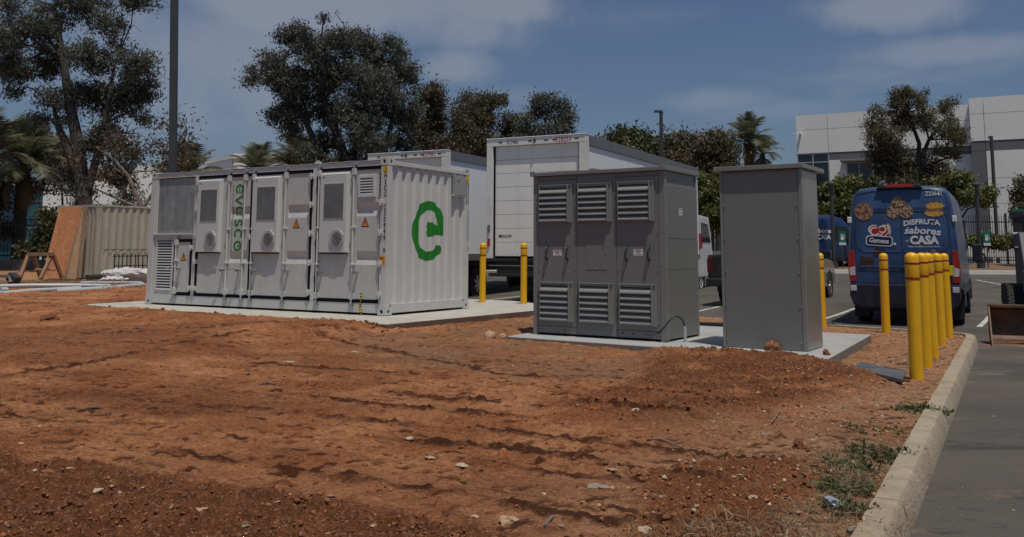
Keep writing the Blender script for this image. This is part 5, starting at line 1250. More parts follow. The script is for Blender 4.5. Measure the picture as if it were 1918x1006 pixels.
# spoil caked in the bucket
def clod_mesh(name, seed, r=1.0, sub=2, rough=.3, flat=.7):
    bm = bmesh.new(); bmesh.ops.create_icosphere(bm, subdivisions=sub, radius=1); rn = random.Random(seed)
    ph = [Vector((rn.uniform(-1, 1), rn.uniform(-1, 1), rn.uniform(-1, 1)))*rn.uniform(1.2, 4.5) for _ in range(9)]; o = [rn.uniform(0, 6) for _ in range(9)]
    for v in bm.verts:
        n = v.co.copy(); k = 1+rough*sum(math.sin(n.dot(p)*1.7+q)/(1+i*.25) for i, (p, q) in enumerate(zip(ph, o)))*.35
        v.co = n*k*r; v.co.z *= flat
    me = bpy.data.meshes.new(name); bm.to_mesh(me); bm.free(); return me
me = clod_mesh('caked_soil', 71, 1, 3, .5, .5); sc_ = mesh_obj('caked_soil', me, mat('bucket_soil', (.26, .11, .05), .95, var=.3, scale=20, bump=.5)); sc_.parent = bk; sc_.location = (.95, .25, .0); sc_.scale = (.95, .22, .12)
# ---------------------------------------------------------------- electric vehicle charger, signs, lamps
def zi(y): return zlot(y)+.38
def charger():
    b = at(1911, 520, 30); root = thing('vehicle_charger', 'black charging post with a green top and a white panel at the right picture edge', 'charger', (at(1908, 450, 30).x, 30, zlot(30)), R(-25))
    def q(nm, m_, *a, bev=.01): return pbox(nm, m_, root, *a, bevel=bev)
    q('post', M['blackplastic'], -.14, .14, -.10, .10, 0, 2.42); q('head', M['blackplastic'], -.23, .26, -.14, .14, 2.36, 2.55); q('green_light', M['signgreen'], -.15, .2, -.12, .12, 2.552, 2.63)
    q('panel', M['whiteprint'], -.13, .13, -.118, -.101, 1.36, 1.72); q('collar', M['whiteprint'], -.17, .17, -.13, .13, 1.80, 1.86)
    mb = MB(); mb.tube([(.17, -.05, 1.5), (.30, -.12, 1.1), (.25, -.15, .7), (.16, -.12, 1.0)], .02, 8); mb.build('cable', M['rubber'], root)
    mb = MB(); mb.cyl((0, -.125, 1.42), (0, -.118, 1.42), .05, 12); mb.build('socket', M['hole'], root)
charger()
def ev_sign(px, py, label):
    p = at(px, py, 41.9); root = thing('charging_sign', label, 'sign', (p.x, 42.3, zi(42.3)-.1), R(-4), 'green charging signs in the planting bed')
    pbox('post', M['pole'], root, -.025, .025, -.02, .02, -.1, 1.55)
    pl = pbox('sign_plate', M['signgreen'], root, -.16, .16, -.035, -.021, 1.10, 1.60); pbox('sub_plate', M['whiteprint'], root, -.16, .16, -.034, -.021, .96, 1.075)
    me = poly_mesh([[(-.07, -.14), (.045, -.14), (.045, .12), (-.07, .12)]]+ribbon([(.047, -.1), (.09, -.1), (.10, .05), (.07, .11)], .02)); mesh_obj('pump_symbol', to_front(me, 0, 1.34, -.037), M['whiteprint'], pl)
    me = poly_mesh([[(-.045, .02), (.02, .02), (.02, .09), (-.045, .09)]]); mesh_obj('symbol_window', to_front(me, 0, 1.34, -.038), M['signgreen'], pl)
    t = text_mesh('ELECTRIC VEHICLE', .033, .01, align='CENTER', width=.65); mesh_obj('sign_text', to_front(t, 0, 1.0, -.036), M['black'], root)
ev_sign(1856, 440, 'green charging sign right of the blue van, beside the dark lamp post'); ev_sign(1583, 437, 'green charging sign left of the blue van, behind the narrow grey cabinet')
def disc_lamp(px, label):
    p = at(px, 450, 42.3); root = thing('path_lamp', label, 'lamp post', (p.x, 42.6, zi(42.6)-.1), 0, 'round topped path lamps')
    mb = MB(); mb.cyl((0, 0, -.1), (0, 0, 3.75), .085, 12); mb.build('post', M['pole'], root, smooth=True)
    mb = MB(); mb.cyl((0, 0, 3.80), (0, 0, 3.87), .24, 20); mb.cyl((0, 0, 3.87), (0, 0, 3.96), .22, 20, r1=.06); mb.cyl((0, 0, 3.74), (0, 0, 3.80), .10, 12, r1=.16); mb.build('lamp_head', M['pole'], root)
    mb = MB(); mb.cyl((0, 0, -.1), (0, 0, .16), .18, 12); mb.build('base', M['pole'], root)
disc_lamp(1565, 'dark round-topped lamp post in the planting bed left of the blue van'); disc_lamp(1841, 'dark round-topped lamp post in the planting bed right of the blue van')
p = at(1866, 430, 60); root = thing('light_pole', 'tall thin pole with a small cross head before the white warehouse', 'light pole', (p.x, 60, .9))
mb = MB(); mb.cyl((0, 0, -.2), (.06, 0, 8.25), .13, 8, r1=.11); mb.build('pole', M['pole'], root); pbox('lamp_head', M['pole'], root, -.42, .42, -.1, .1, 8.0, 8.1)
pbox('pole_cap', M['pole'], root, -.1, .12, -.1, .1, 8.25, 8.42)
p = at(1238, 207, 55); root = thing('street_lamp', 'dark lamp pole with one short arm rising behind the box truck', 'street lamp', (p.x, 55, .3))
mb = MB(); mb.cyl((0, 0, 0), (0, 0, p.z-.3), .11, 8); mb.build('pole', M['pole'], root); pbox('lamp_head', M['pole'], root, -.42, .0, -.12, .12, p.z-.42, p.z-.30); pbox('arm', M['pole'], root, -.05, .14, -.05, .05, p.z-.50, p.z-.40)
p = at(333, 325, 23.5); root = thing('light_pole', 'thick dark square light pole rising behind the left end of the battery container', 'light pole', (p.x, p.y, .3))
mb = MB(); mb.box(-.085, .085, -.085, .085, 0, 9.6); mb.box(-.14, .14, -.14, .14, 0, .3); mb.build('pole', M['pole'], root, bevel=.01, rot=(0, R(-2.4), 0))
p = at(336, 320, 23.5); 
# ---------------------------------------------------------------- storage container far left
LCx, LCy = -14.30, 31.06; LZ = .42
lc = thing('storage_container', 'older cream shipping container at the left with plywood leaning on it', 'container', (LCx, LCy, LZ), R(57))
# local x runs back-right along the long side, local y runs to the left-back along the end
cw = M['cream']; h_ = 2.591
src = casting_mesh().build('corner_casting', [cw, M['hole']], lc, recalc=False); f1 = True
for x, sx_ in ((0, -1), (L_, 1)):
    for y, sy in ((0, 1), (W_, -1)):
        for z in (0, h_-.118):
            o = src if f1 else piece(src, lc); f1 = False; o.location = (x, y, z); o.scale = (sx_, sy, 1)
for x in (.004, L_-.15):
    for y in (.006, W_-.13): pbox('corner_post', cw, lc, x, x+.146, y, y+.124, .119, h_-.119)
for y in (.012, W_-.07): pbox('top_rail', cw, lc, .163, L_-.163, y, y+.058, 2.50, 2.562); pbox('bottom_rail', cw, lc, .163, L_-.163, y, y+.058, .03, .16)
for x in (.012, L_-.07): pbox('end_top_rail', cw, lc, x, x+.058, .18, W_-.18, 2.48, 2.562); pbox('end_bottom_rail', cw, lc, x, x+.058, .18, W_-.18, .03, .16)
corrugated('side_panel', 'x', .15, L_-.15, .161, 2.499, .022, .040, 1, cw, lc, pitch=.288)
corrugated('side_panel', 'x', .15, L_-.15, .161, 2.499, W_-.022, .040, -1, cw, lc, pitch=.288)
corrugated('end_panel', 'y', .13, W_-.13, .161, 2.479, .024, .040, 1, cw, lc, pitch=.2178)
pbox('far_end_panel', cw, lc, L_-.05, L_-.03, .13, W_-.13, .161, 2.479); pbox('roof', cw, lc, .08, L_-.08, .071, W_-.071, 2.53, 2.55)
mb = MB(); mb.tube([(.3, .018, 1.02), (5.9, .018, 1.06)], .008, 5); mb.build('strap_line', M['darkmetal'], lc)
# plywood sheets leaning on the end wall
def sheet(px0, px1, label, off, m_, w, lean, side=0, h=2.44):
    a = at(px0, 520, 30.6-off); z0 = zs(a.x, a.y)
    root = thing('plywood_sheet', label, 'board', (a.x, a.y, z0), R(-18), 'boards leaning on the cream container')
    mb = MB(); mb.box(0, w, -.012, .012, 0, h); b = mb.build('panel', m_, root, rot=(R(-lean), R(side), 0))
    return root, b
def board(p0, p1, top0, top1, th, m_, label, name='plywood_sheet', cat='board', group='boards leaning on the cream container'):
    """a leaning sheet given by its two foot corners and two head corners"""
    P = [Vector(q) for q in (p0, p1, top1, top0)]; n = (P[1]-P[0]).cross(P[3]-P[0]).normalized()*th
    o = P[0].copy(); mb = MB(); vs = [p-o for p in P]+[p-o+n for p in P]
    mb.add(vs, [(0, 1, 2, 3), (7, 6, 5, 4), (0, 4, 5, 1), (1, 5, 6, 2), (2, 6, 7, 3), (3, 7, 4, 0)]); ob = mb.build(name, m_); ob.location = o
    return tag(ob, label, cat, group), P, n
Yf = 29.9
def G(px, py, Y): return at(px, py, Y)
pw, P, n = board(G(78, 523, Yf), G(121, 523, Yf-.3), G(113, 388, Yf+1.6), G(155, 387, Yf+1.1), .018, M['wood'], 'big orange plywood sheet leaning on the end of the cream container')
fx, fy, o = P[1]-P[0], P[3]-P[0], P[0]; n = n*(-1.06/.06) if n.dot(Vector((0, 0, CAMZ))-P[0]) > 0 else n; kn = MB(); rnd = random.Random(8)
for row in (.50, .55, .60, .26, .30, .35, .03, .07):
    for k in range(11):
        u = (k+.5+rnd.uniform(-.3, .3))/11; v = row+rnd.uniform(-.02, .02); c = fx*u+fy*v-n*.06; s = rnd.uniform(.012, .03)
        a, b = fx.normalized()*s, fy.normalized()*s*1.8; q = [c+a*math.cos(t)+b*math.sin(t) for t in (0, 1.05, 2.1, 3.14, 4.2, 5.2)]; kn.add([tuple(z) for z in q], [tuple(range(6))])
kn.build('wood_patches', M['woodknot'], pw, recalc=False)['kind'] = 'stuff'
board(G(123, 523, Yf-.1), G(143, 523, Yf+.0), G(156, 388, Yf+1.2), G(160, 388, Yf+1.3), .018, M['lumber'], 'second thinner board leaning just right of the big plywood sheet')
board(G(144, 522, Yf+.1), G(151, 521, Yf+.2), G(160, 389, Yf+1.2), G(164, 388, Yf+1.3), .03, mat('old_plank', (.17, .12, .075), .85, var=.25), 'old brown plank leaning rightmost beside the plywood')
# trestle (sawhorse)
sh = thing('sawhorse', 'wooden sawhorse standing before the leaning plywood', 'sawhorse', tuple(G(70, 522, 28.5)), 0)
o = sh.location
for (a, b) in (((53, 476), (100, 476)),):
    A, B = G(*a, 28.5)-o, G(*b, 28.3)-o; mb = MB(); mb.tube([A, B], .075, 4, rot=.785); mb.build('beam', M['lumber'], sh)
for a, b, Y0, Y1 in (((53, 478), (38, 520), 28.5, 28.1), ((97, 478), (76, 522), 28.4, 27.9), ((62, 478), (76, 520), 28.5, 29.0), ((100, 478), (116, 521), 28.4, 28.8)):
    A, B = G(*a, Y0)-o, G(*b, Y1)-o; mb = MB(); mb.tube([A, B], .062, 4, rot=.785); mb.build('leg', M['lumber'], sh)
A, B = G(66, 505, 28.3)-o, G(104, 505, 28.3)-o; mb = MB(); mb.tube([A, B], .03, 4); mb.build('brace', M['lumber'], sh)
# pipes on the ground
def pipe(pts, r, label, m_='pvc', name='white_pipe', cat='pipe', group='white pipes lying at the edge of the dirt'):
    P = [at(*p) for p in pts]; mb = MB(); mb.tube([p-P[0] for p in P], r, 12); o = mb.build(name, M[m_], smooth=True); o.location = P[0]; return tag(o, label, cat, group)
pipe([(-60, 538, 24.0), (60, 535, 24.5), (150, 535, 25.0), (205, 536, 25.5)], .060, 'rearmost long white pipe lying across the edge of the dirt at the left')
pipe([(-60, 556, 22.0), (60, 545, 23.4), (150, 540, 24.6)], .060, 'frontmost white pipe running out of the left picture edge')
pipe([(105, 546, 23.8), (200, 541, 24.9), (268, 534, 26.3)], .075, 'thick white pipe ending beside the foot of the battery container')
pipe([(150, 530, 27.0), (270, 530, 28.5)], .05, 'thin pale pipe half hidden in the dry grass by the battery container')
pipe([(163, 520, 29.5), (225, 516, 30.5)], .10, 'black pipe lying along the foot of the cream container', 'darkmetal', 'black_pipe', 'pipe', None)
pipe([(0, 544, 23.0), (12, 544, 23.2)], .08, 'short open-ended white pipe stub beside the long pipes at the left')
# trench frame piece at the left
t_ = thing('metal_frame', 'grey metal bracket lying at the left picture edge behind the pipes', 'frame', tuple(at(20, 530, 25.2)), 0); o = t_.location
for a, b, r in (((-30, 518), (20, 517), .06), ((20, 517), (32, 527), .16), ((24, 519), (24, 532), .16)):
    A, B = at(*a, 25.3)-o, at(*b, 25.2)-o; mb = MB(); mb.tube([A, B], r, 4, rot=.785); mb.build('bar', M['darkmetal'] if r > .1 else M['rail'], t_)
# rebar cage and sheeting
rc = thing('rebar_cage', 'dark rebar grid standing against the cream container', 'rebar', tuple(at(213, 512, 29.6)), 0); o = rc.location
for i in range(9):
    x = 214+i*7.6; A, B = at(x, 512, 29.6)-o, at(x+rnd.uniform(-1, 2), 478-rnd.uniform(0, 3), 29.6)-o; mb = MB(); mb.tube([A, B], .018, 5); mb.build('bar', M['hole'], rc)
for y in (480, 498): A, B = at(212, y, 29.58)-o, at(285, y-1, 29.58)-o; mb = MB(); mb.tube([A, B], .016, 5); mb.build('bar', M['hole'], rc)
me = clod_mesh('white_sheeting', 11, 1, 4, .5, .45)
for v in me.vertices:
    n_ = Vector((v.co.x*7, v.co.y*7, v.co.z*9)); v.co += v.normal*.07*(math.sin(n_.x*1.3+n_.z)*math.cos(n_.y*1.7)+.6*math.sin(n_.x*3.1-n_.y*2.3))
o = mesh_obj('white_sheeting', me, M['bag']); p = at(250, 520, 28.9); o.location = (p.x, p.y, p.z+.02); o.scale = (1.05, .55, .58); tag(o, 'crumpled white sheeting heaped by the corner of the battery container', 'sheeting')
o = mesh_obj('white_sheeting', me.copy(), M['bag']); p = at(226, 524, 28.6); o.location = (p.x, p.y, p.z-.04); o.scale = (.62, .4, .35); o.rotation_euler.z = 1; tag(o, 'small crumpled piece of white sheeting left of the larger heap', 'sheeting')
# steel plate by the bollards
mb = MB(); pp = [(3.62, 9.98, .235), (3.98, 9.12, .17), (4.20, 9.42, .20), (3.88, 10.22, .255)]
A = Vector(at(1597, 689, 9.40)); B = Vector(at(1690, 711, 8.75)); C_ = Vector(at(1697, 694, 9.25)); D_ = Vector(at(1612, 678, 9.95)); o = A.copy()
n = (B-A).cross(D_-A).normalized()*.03
mb.add([tuple(q-o) for q in (A, B, C_, D_)]+[tuple(q-o-n) for q in (A, B, C_, D_)], [(0, 1, 2, 3), (7, 6, 5, 4), (0, 4, 5, 1), (1, 5, 6, 2), (2, 6, 7, 3), (3, 7, 4, 0)])
o2_ = mb.build('steel_plate', mat('steel_plate', (.20, .225, .24), .32, .55, var=.45, scale=3, grime=.5, gcol=(.32, .24, .13))); o2_.location = o; tag(o2_, 'flat dark steel lid tilted up beside the front yellow bollard', 'plate')
mb = MB(); c = (A+B+C_+D_)/4; mb.box(-.36, .26, -.12, .12, -.20, -.045); vb = mb.build('plate_shade_box', M['hole'], bevel=.01); vb.location = c; vb.rotation_euler.z = math.atan2((B-A).y, (B-A).x); tag(vb, 'black box added as the shade under the tilted steel lid', 'box')  # black box added to stand for the shadow beneath the plate
# dark offcut behind the cabinets
p = onp = at(1325, 608, 15.1); mb = MB(); mb.box(-.28, .28, -.06, .06, 0, .07); o = mb.build('timber_offcut', M['darkmetal'], bevel=.005); o.location = (p.x, p.y, .175); o.rotation_euler.z = R(-20); tag(o, 'dark timber offcut lying on the pad between the two cabinets', 'timber')
# ---------------------------------------------------------------- buildings
YB = R(-28.5)
bd = thing('warehouse', 'big white tilt-up warehouse with grey band and dark windows at the right', 'building', (21.87, 68.46, 0), YB)
def wp(x0, x1, z0, z1, m_, y=0.0, th=.25, nm='wall_panel'): return pbox(nm, M[m_], bd, x0+.015, x1-.015, y, y+th, z0+.012, z1-.012, bevel=0)
pbox('core', M['bgrey'], bd, .3, 60, .26, 30, -.5, 11.9, bevel=0)
xs = [0, 2.33, 5.85, 9.4, 11.95]
for a, b in zip(xs[:-1], xs[1:]): wp(a, b, 10.81, 11.96, 'bwhite'); wp(a, b, 8.99, 10.81, 'bwhite')
wp(2.33, 5.85, 8.42, 8.99, 'bgrey', .03); wp(5.85, 9.4, 8.42, 8.99, 'bgrey', .03); wp(9.4, 11.95, 8.42, 8.99, 'bgrey', .03)
wp(2.33, 3.58, .3, 8.42, 'bwhite'); wp(5.34, 6.30, .3, 8.42, 'bwhite'); wp(7.9, 11.95, .3, 8.42, 'bwhite')
wp(3.58, 5.34, .3, 5.2, 'bwhite'); wp(6.30, 7.9, .3, 5.2, 'bwhite'); wp(3.58, 5.34, 8.15, 8.42, 'bwhite'); wp(6.30, 7.9, 8.15, 8.42, 'bwhite')
def win(x0, x1, z0, z1, nx, nz, root=bd, y=.06, g='bglass', fr=.07):
    mb = MB()
    for i in range(nx+1): x = x0+(x1-x0)*i/nx; mb.box(x-fr/2, x+fr/2, y-.03, y+.05, z0-fr/2, z1+fr/2)
    zz = nz if isinstance(nz, list) else [z0+(z1-z0)*i/nz for i in range(nz+1)]
    for z in zz:
        for i in range(nx): mb.box(x0+(x1-x0)*i/nx+fr/2, x0+(x1-x0)*(i+1)/nx-fr/2, y-.028, y+.048, z-fr/2, z+fr/2)
    f = mb.build('window', M['frame'], root)
    for i in range(nx):
        for a, b in zip(zz[:-1], zz[1:]): pbox('pane', M[g], f, x0+(x1-x0)*i/nx+fr/2, x0+(x1-x0)*(i+1)/nx-fr/2, y+.01, y+.03, a+fr/2, b-fr/2, bevel=0)
    return f
win(.04, 2.30, .6, 8.95, 2, [.6, 3.5, 6.43, 8.30, 8.95]); win(3.6, 5.32, 5.25, 8.12, 2, 1); win(6.32, 7.88, 5.25, 8.12, 2, 1)
pbox('canopy', M['bgrey'], bd, 3.25, 8.1, -.9, .0, 8.17, 8.30, bevel=0)
for a, b in ((11.95, 12.84), (12.84, 18), (18, 24), (24, 30), (30, 38), (38, 46), (46, 58)):
    wp(a, b, 11.10, 12.25, 'bwhite', -.9, 1.1); wp(a, b, 9.20, 11.10, 'bwhite', -.9, 1.1); wp(a, b, 8.50, 9.20, 'bgrey', -.87, 1.1)
    if b < 13: wp(a, b, .3, 8.50, 'bgrey', -.87, 1.1)
    else:
        for z0, z1 in ((6.6, 8.5), (5.92, 6.6), (4.85, 5.92), (.3, 4.85)): wp(a, b, z0, z1, 'bwhite', -.9, 1.1)
wp(0, .2, .3, 11.9, 'bwhite', .252, 28, 'side_wall')
for x in (.0, .25): pbox('security_camera', M['whiteprint'], bd, x-.25 if x == 0 else x, x-.08 if x == 0 else x+.15, -.3, -.02, 10.45, 10.60)
# left and centre office blocks
lb = thing('office_building', 'teal glass office block with white wall behind the palm at the far left', 'building', (at(82, 400, 72).x, 72, 0), R(0))
pbox('wall', M['teal'], lb, -22, 0, 0, 12, 0, 6.6, bevel=0)
for z in (1.9, 3.2, 4.0, 5.3, 6.4): pbox('mullion', M['bgrey'], lb, -22, -.02, -.06, -.005, z, z+.07, bevel=0)
for x in range(11): pbox('mullion', M['bgrey'], lb, -2-2.0*x, -1.93-2*x, -.05, -.004, .1, 6.5, bevel=0)
pbox('wall', M['teal2'], lb, -9, -2.2, -.4, -.07, 3.2, 5.6, bevel=0); pbox('sill', M['frame'], lb, -9, -2.2, -.5, -.07, 3.1, 3.2, bevel=0)
pbox('white_wall', M['bwhite'], lb, .01, 8.8, -.3, 12, 0, 8.2, bevel=0)
cb = thing('office_building', 'white office block whose top shows above the left end of the battery container', 'building', (-21.58, 69.08, 0), R(0))
c0 = Vector((at(437, 287, 69).x, 69)); ha, hb = at(437, 287, 69).z, 9
cb.location = (c0.x, c0.y, 0); cb.rotation_euler.z = R(38)
pbox('wall', M['bwhite'], cb, 0, 22, 0, 22, 0, ha, bevel=0); pbox('parapet', M['frame'], cb, -.05, 22, -.05, 22, ha-.45, ha-.38, bevel=0)
pbox('corner_joint', M['bgrey'], cb, -.012, .04, -.012, .04, 0, ha-.46, bevel=0)
pbox('roof_unit', M['bwhite'], cb, -1.2, -.02, 6, 8, 0, ha-1.6, bevel=0)
tb = thing('office_building', 'teal and white building end showing between the palms behind the container', 'building', (at(516, 300, 74).x, 74, 0))
pbox('wall', M['teal'], tb, 0, 6.5, 0, 10, 0, at(520, 297, 74).z, bevel=0); pbox('white_wall', M['bwhite'], tb, -1.4, -.01, -.2, 10, 0, at(505, 294, 74).z, bevel=0)
# ---------------------------------------------------------------- fences
def fence(p0, p1, zb, zt, label, curved=False, pitch=.125, posts=2.4, extra_post=None):
    p0, p1 = Vector(p0), Vector(p1); d = p1-p0; L = d.length; root = thing('steel_fence', label, 'fence', (p0.x, p0.y, 0), math.atan2(d.y, d.x))
    H = zt-zb
    for z in (zb+.18, zt-.38) if not curved else (zb+.15, zt-.42, zb+.15+(zt-zb)*.38): pbox('rail', M['fence'], root, 0, L, -.02, .02, z-.03, z+.03, bevel=0)
    mb = MB(); n = int(L/pitch)
    for i in range(n):
        x = i*pitch
        if curved: mb.tube([(x, 0, zb), (x, 0, zt-.32), (x, -.05, zt-.12), (x, -.16, zt-.02), (x, -.26, zt)], .018, 4, caps=False)
        else: mb.tube([(x, 0, zb), (x, 0, zt-.05), (x, 0, zt)], [.016, .016, .004], 4, caps=False)
    o = mb.build('pickets', M['fence'], root, recalc=False); o['kind'] = 'stuff'
    for i in range(int(L/posts)+1):
        pbox('post', M['fence'], root, i*posts-.045, i*posts+.045, -.045, .045, zb-.1, zt+(.1 if not curved else .02), bevel=0)
    return root
a = at(1560, 500, 50); b = at(2050, 500, 49)
fence((a.x, 50.5), (b.x+12, 48.5), .9, 3.55, 'straight black steel picket fence behind the planting bed at the right')
fence((-62, 42.5), (at(112, 400, 41).x, 41), 1.02, 2.95, 'black picket fence with outward curving tops on a low wall at the far left', curved=True, pitch=.165)
rw = thing('retaining_wall', 'low concrete block wall under the black fence at the far left', 'wall', (-62, 42.1, .2), math.atan2(-1.5, 62+at(112, 400, 41).x))
pbox('wall', M['gutter'] if False else mat('block_wall', (.17, .155, .135), .9, var=.15, scale=3, bump=.2), rw, 0, 44.5, -.1, .15, -.1, .80, bevel=.01)
fence((at(1290, 450, 50).x, 49.5), (a.x, 50.2), .9, 3.2, 'black fence seen in the gap between the two grey cabinets', pitch=.14)
# light suv behind the fence
sv = thing('parked_suv', 'pale suv parked behind the black fence at the right picture edge', 'car', (at(1862, 440, 54).x, 54, .85), R(4))
mb = MB(); mb.prism([(-2.3, .35), (-2.3, .95), (-1.9, 1.05), (-1.2, 1.08), (1.9, 1.05), (2.25, .95), (2.3, .35)], 'y', -.9, .9); mb.build('body', M['whitecar'], sv, bevel=.06)
mb = MB(); mb.prism([(-1.25, 1.07), (-.6, 1.65), (1.6, 1.68), (2.1, 1.07)], 'y', -.82, .82); mb.build('window', M['glass'], sv, bevel=.04)
mb = MB(); mb.prism([(-.65, 1.66), (1.6, 1.69), (1.5, 1.75), (-.5, 1.74)], 'y', -.75, .75); mb.build('roof', M['whitecar'], sv)
for x in (-1.45, 1.45): w_ = wheel(sv, -.8, 0, .34, .22, M['chrome']); w_.rotation_euler.z = R(90); w_.location = (x, -.80, .34)
# ---------------------------------------------------------------- foliage
def leaf_mesh(name, P, D, S, tint, W=.3, seed=0):
    """many small folded leaves: points, directions, sizes, tints"""
    rs = np.random.RandomState(seed); n = len(P)
    D = D/np.maximum(np.linalg.norm(D, axis=1, keepdims=True), 1e-6)
    q = rs.normal(size=(n, 3)); s = np.cross(D, q); s /= np.maximum(np.linalg.norm(s, axis=1, keepdims=True), 1e-6)
    S = S[:, None]; w = S*W
    a = P-D*S*.5; b = P+s*w*.5; c = P+D*S*.5; d = P-s*w*.5
    co = np.stack([a, b, c, d], 1).reshape(-1, 3).astype(np.float32)
    me = bpy.data.meshes.new(name); me.vertices.add(4*n); me.vertices.foreach_set('co', co.ravel())
    idx = np.arange(4*n, dtype=np.int32); me.loops.add(4*n); me.loops.foreach_set('vertex_index', idx); me.polygons.add(n)
    me.polygons.foreach_set('loop_start', np.arange(0, 4*n, 4, dtype=np.int32)); me.polygons.foreach_set('loop_total', np.full(n, 4, np.int32)); me.update(calc_edges=True)
    t = me.attributes.new('tint', 'FLOAT', 'POINT'); t.data.foreach_set('value', np.repeat(tint, 4).astype(np.float32))
    return me
def tree(name, label, Y, trunks, blobs, n_leaf, lsize, lm, bark='bark', cat='tree', group=None, depth=1.0, droop=.8, cl=.33, seed=1, W=.3, tr=.25, twigs=4, per=26, hollow=.55, leafm2=None, gap=.30):
    """trunks: lists of photo points (x, y, distance offset); blobs: (x, y, rx, ry[, dy]) ; all turned into metres at distance Y"""
    rs = np.random.RandomState(seed); rnd = random.Random(seed); mpp = Y/F_PX
    T = [[at(p[0], p[1], Y+(p[2] if len(p) > 2 else 0)) for p in tk] for tk in trunks]
    base = T[0][0].copy(); base.z -= .2
    root = thing(name, label, cat, tuple(base), 0, group); B0 = np.array(base)
    mb = MB(); nodes = []
    for k, tk in enumerate(T):
        r0 = tr*(1 if k == 0 else .6); n = len(tk); mb.tube([p-base for p in tk], [r0*(1-.72*i/max(1, n-1)) for i in range(n)], 9)
        for i, p in enumerate(tk):
            if i >= n//2 or n < 3: nodes.append((p, r0*(1-.72*i/max(1, n-1))))
    tr_o = mb.build('trunk', M[bark], root, smooth=True, recalc=False)
    Bc = []; lm_ = MB()
    for b in blobs:
        x, y, rx, ry = b[:4]; dy = b[4] if len(b) > 4 else rnd.uniform(-1, 1)*depth*rx*mpp*.9
        c = at(x, y, Y+dy); Bc.append((c, rx*mpp, max(rx, ry)*mpp*.85*depth, ry*mpp))
        j, rj = min(nodes, key=lambda q: (q[0]-c).length+max(0, q[0].z-c.z)*1.0)
        mid = j.lerp(c, .5)+Vector((rnd.uniform(-.3, .3), rnd.uniform(-.3, .3), rnd.uniform(-.1, .5)))
        rb = min(rj*.6, .04+.03*(c-j).length)
        lm_.tube([j-base, mid-base, c-base], [rb, rb*.7, rb*.4], 6, caps=False)
        for q in range(twigs):
            u = Vector((rnd.gauss(0, 1), rnd.gauss(0, 1), rnd.gauss(0, .8))).normalized(); e = c+Vector((u.x*rx*mpp, u.y*rx*mpp, u.z*ry*mpp))*.8
            lm_.tube([c-base, c.lerp(e, .5)+Vector((0, 0, .12))-base, e-base], [rb*.38, rb*.25, .008], 5, caps=False)
    lm_.build('limbs', M[bark], root, smooth=True, recalc=False)
    vol = np.array([b[1]*b[3]+b[1]*b[2]*.4 for b in Bc]); vol /= vol.sum(); P = []; Tn = []
    for (c, rx, ry, rz), f in zip(Bc, vol):
        nc = max(3, int(n_leaf*f/per))
        u = rs.normal(size=(nc, 3)); u /= np.linalg.norm(u, axis=1, keepdims=True); r = hollow+(1.06-hollow)*rs.rand(nc, 1)**.6
        cc = np.array(c)+u*r*np.array([rx, ry, rz])
        gp = vnoise(cc[:, 0]*1.15+40, cc[:, 2]*1.15+cc[:, 1]*.8+20); kp = gp > (gap+.25*(r[:, 0]-.6)); cc = cc[kp]; nc = len(cc); gp = gp[kp]
        if not nc: continue
        jit = rs.normal(size=(nc, per, 3))*np.array([cl, cl, cl*.75])*(.6+.8*rs.rand(nc, 1, 1)); pts = cc[:, None, :]+jit
        tn = .30+.40*gp[:, None]+.22*rs.normal(size=(nc, 1))+.18*rs.normal(size=(nc, per)); P.append(pts.reshape(-1, 3)); Tn.append(tn.ravel())
    P = np.concatenate(P); Tn = np.clip(np.concatenate(Tn), 0, 1); n = len(P)
    D = rs.normal(size=(n, 3)); D[:, 2] = D[:, 2]*(1-droop*.6)-droop*1.2
    S = lsize*(.6+.8*rs.rand(n)); me = leaf_mesh('crown', P-B0, D, S, Tn, W, seed)
    o = mesh_obj('crown', me, M[lm], root); return root
tree('eucalyptus_tree', 'tall dark eucalyptus at the left, its top running out of the picture', 38,
     [[(168, 470), (156, 360), (146, 270), (130, 190), (118, 110), (100, 10)], [(152, 400), (180, 300), (196, 230), (215, 120)], [(150, 330), (110, 240), (98, 190)]],
     [(60, 55, 70, 45), (150, 20, 75, 45), (232, 45, 55, 45), (250, 5, 45, 30), (20, 20, 40, 40), (25, 125, 48, 40), (95, 120, 50, 36), (165, 95, 62, 48), (228, 105, 48, 45), (262, 118, 38, 34), (262, 175, 38, 36), (215, 190, 52, 42), (155, 180, 45, 36),
      (20, 172, 20, 12), (100, 185, 26, 18), (235, 250, 52, 40), (185, 265, 48, 38), (120, 232, 30, 22), (75, 225, 22, 12), (200, 330, 58, 42), (150, 350, 45, 50), (255, 300, 42, 36), (175, 410, 50, 60), (235, 370, 42, 45), (272, 230, 25, 22), (15, 75, 30, 30)],
     98000, .175, 'euc', tr=.36, cl=.185, seed=3, W=.30, per=44, hollow=.1, gap=.42)
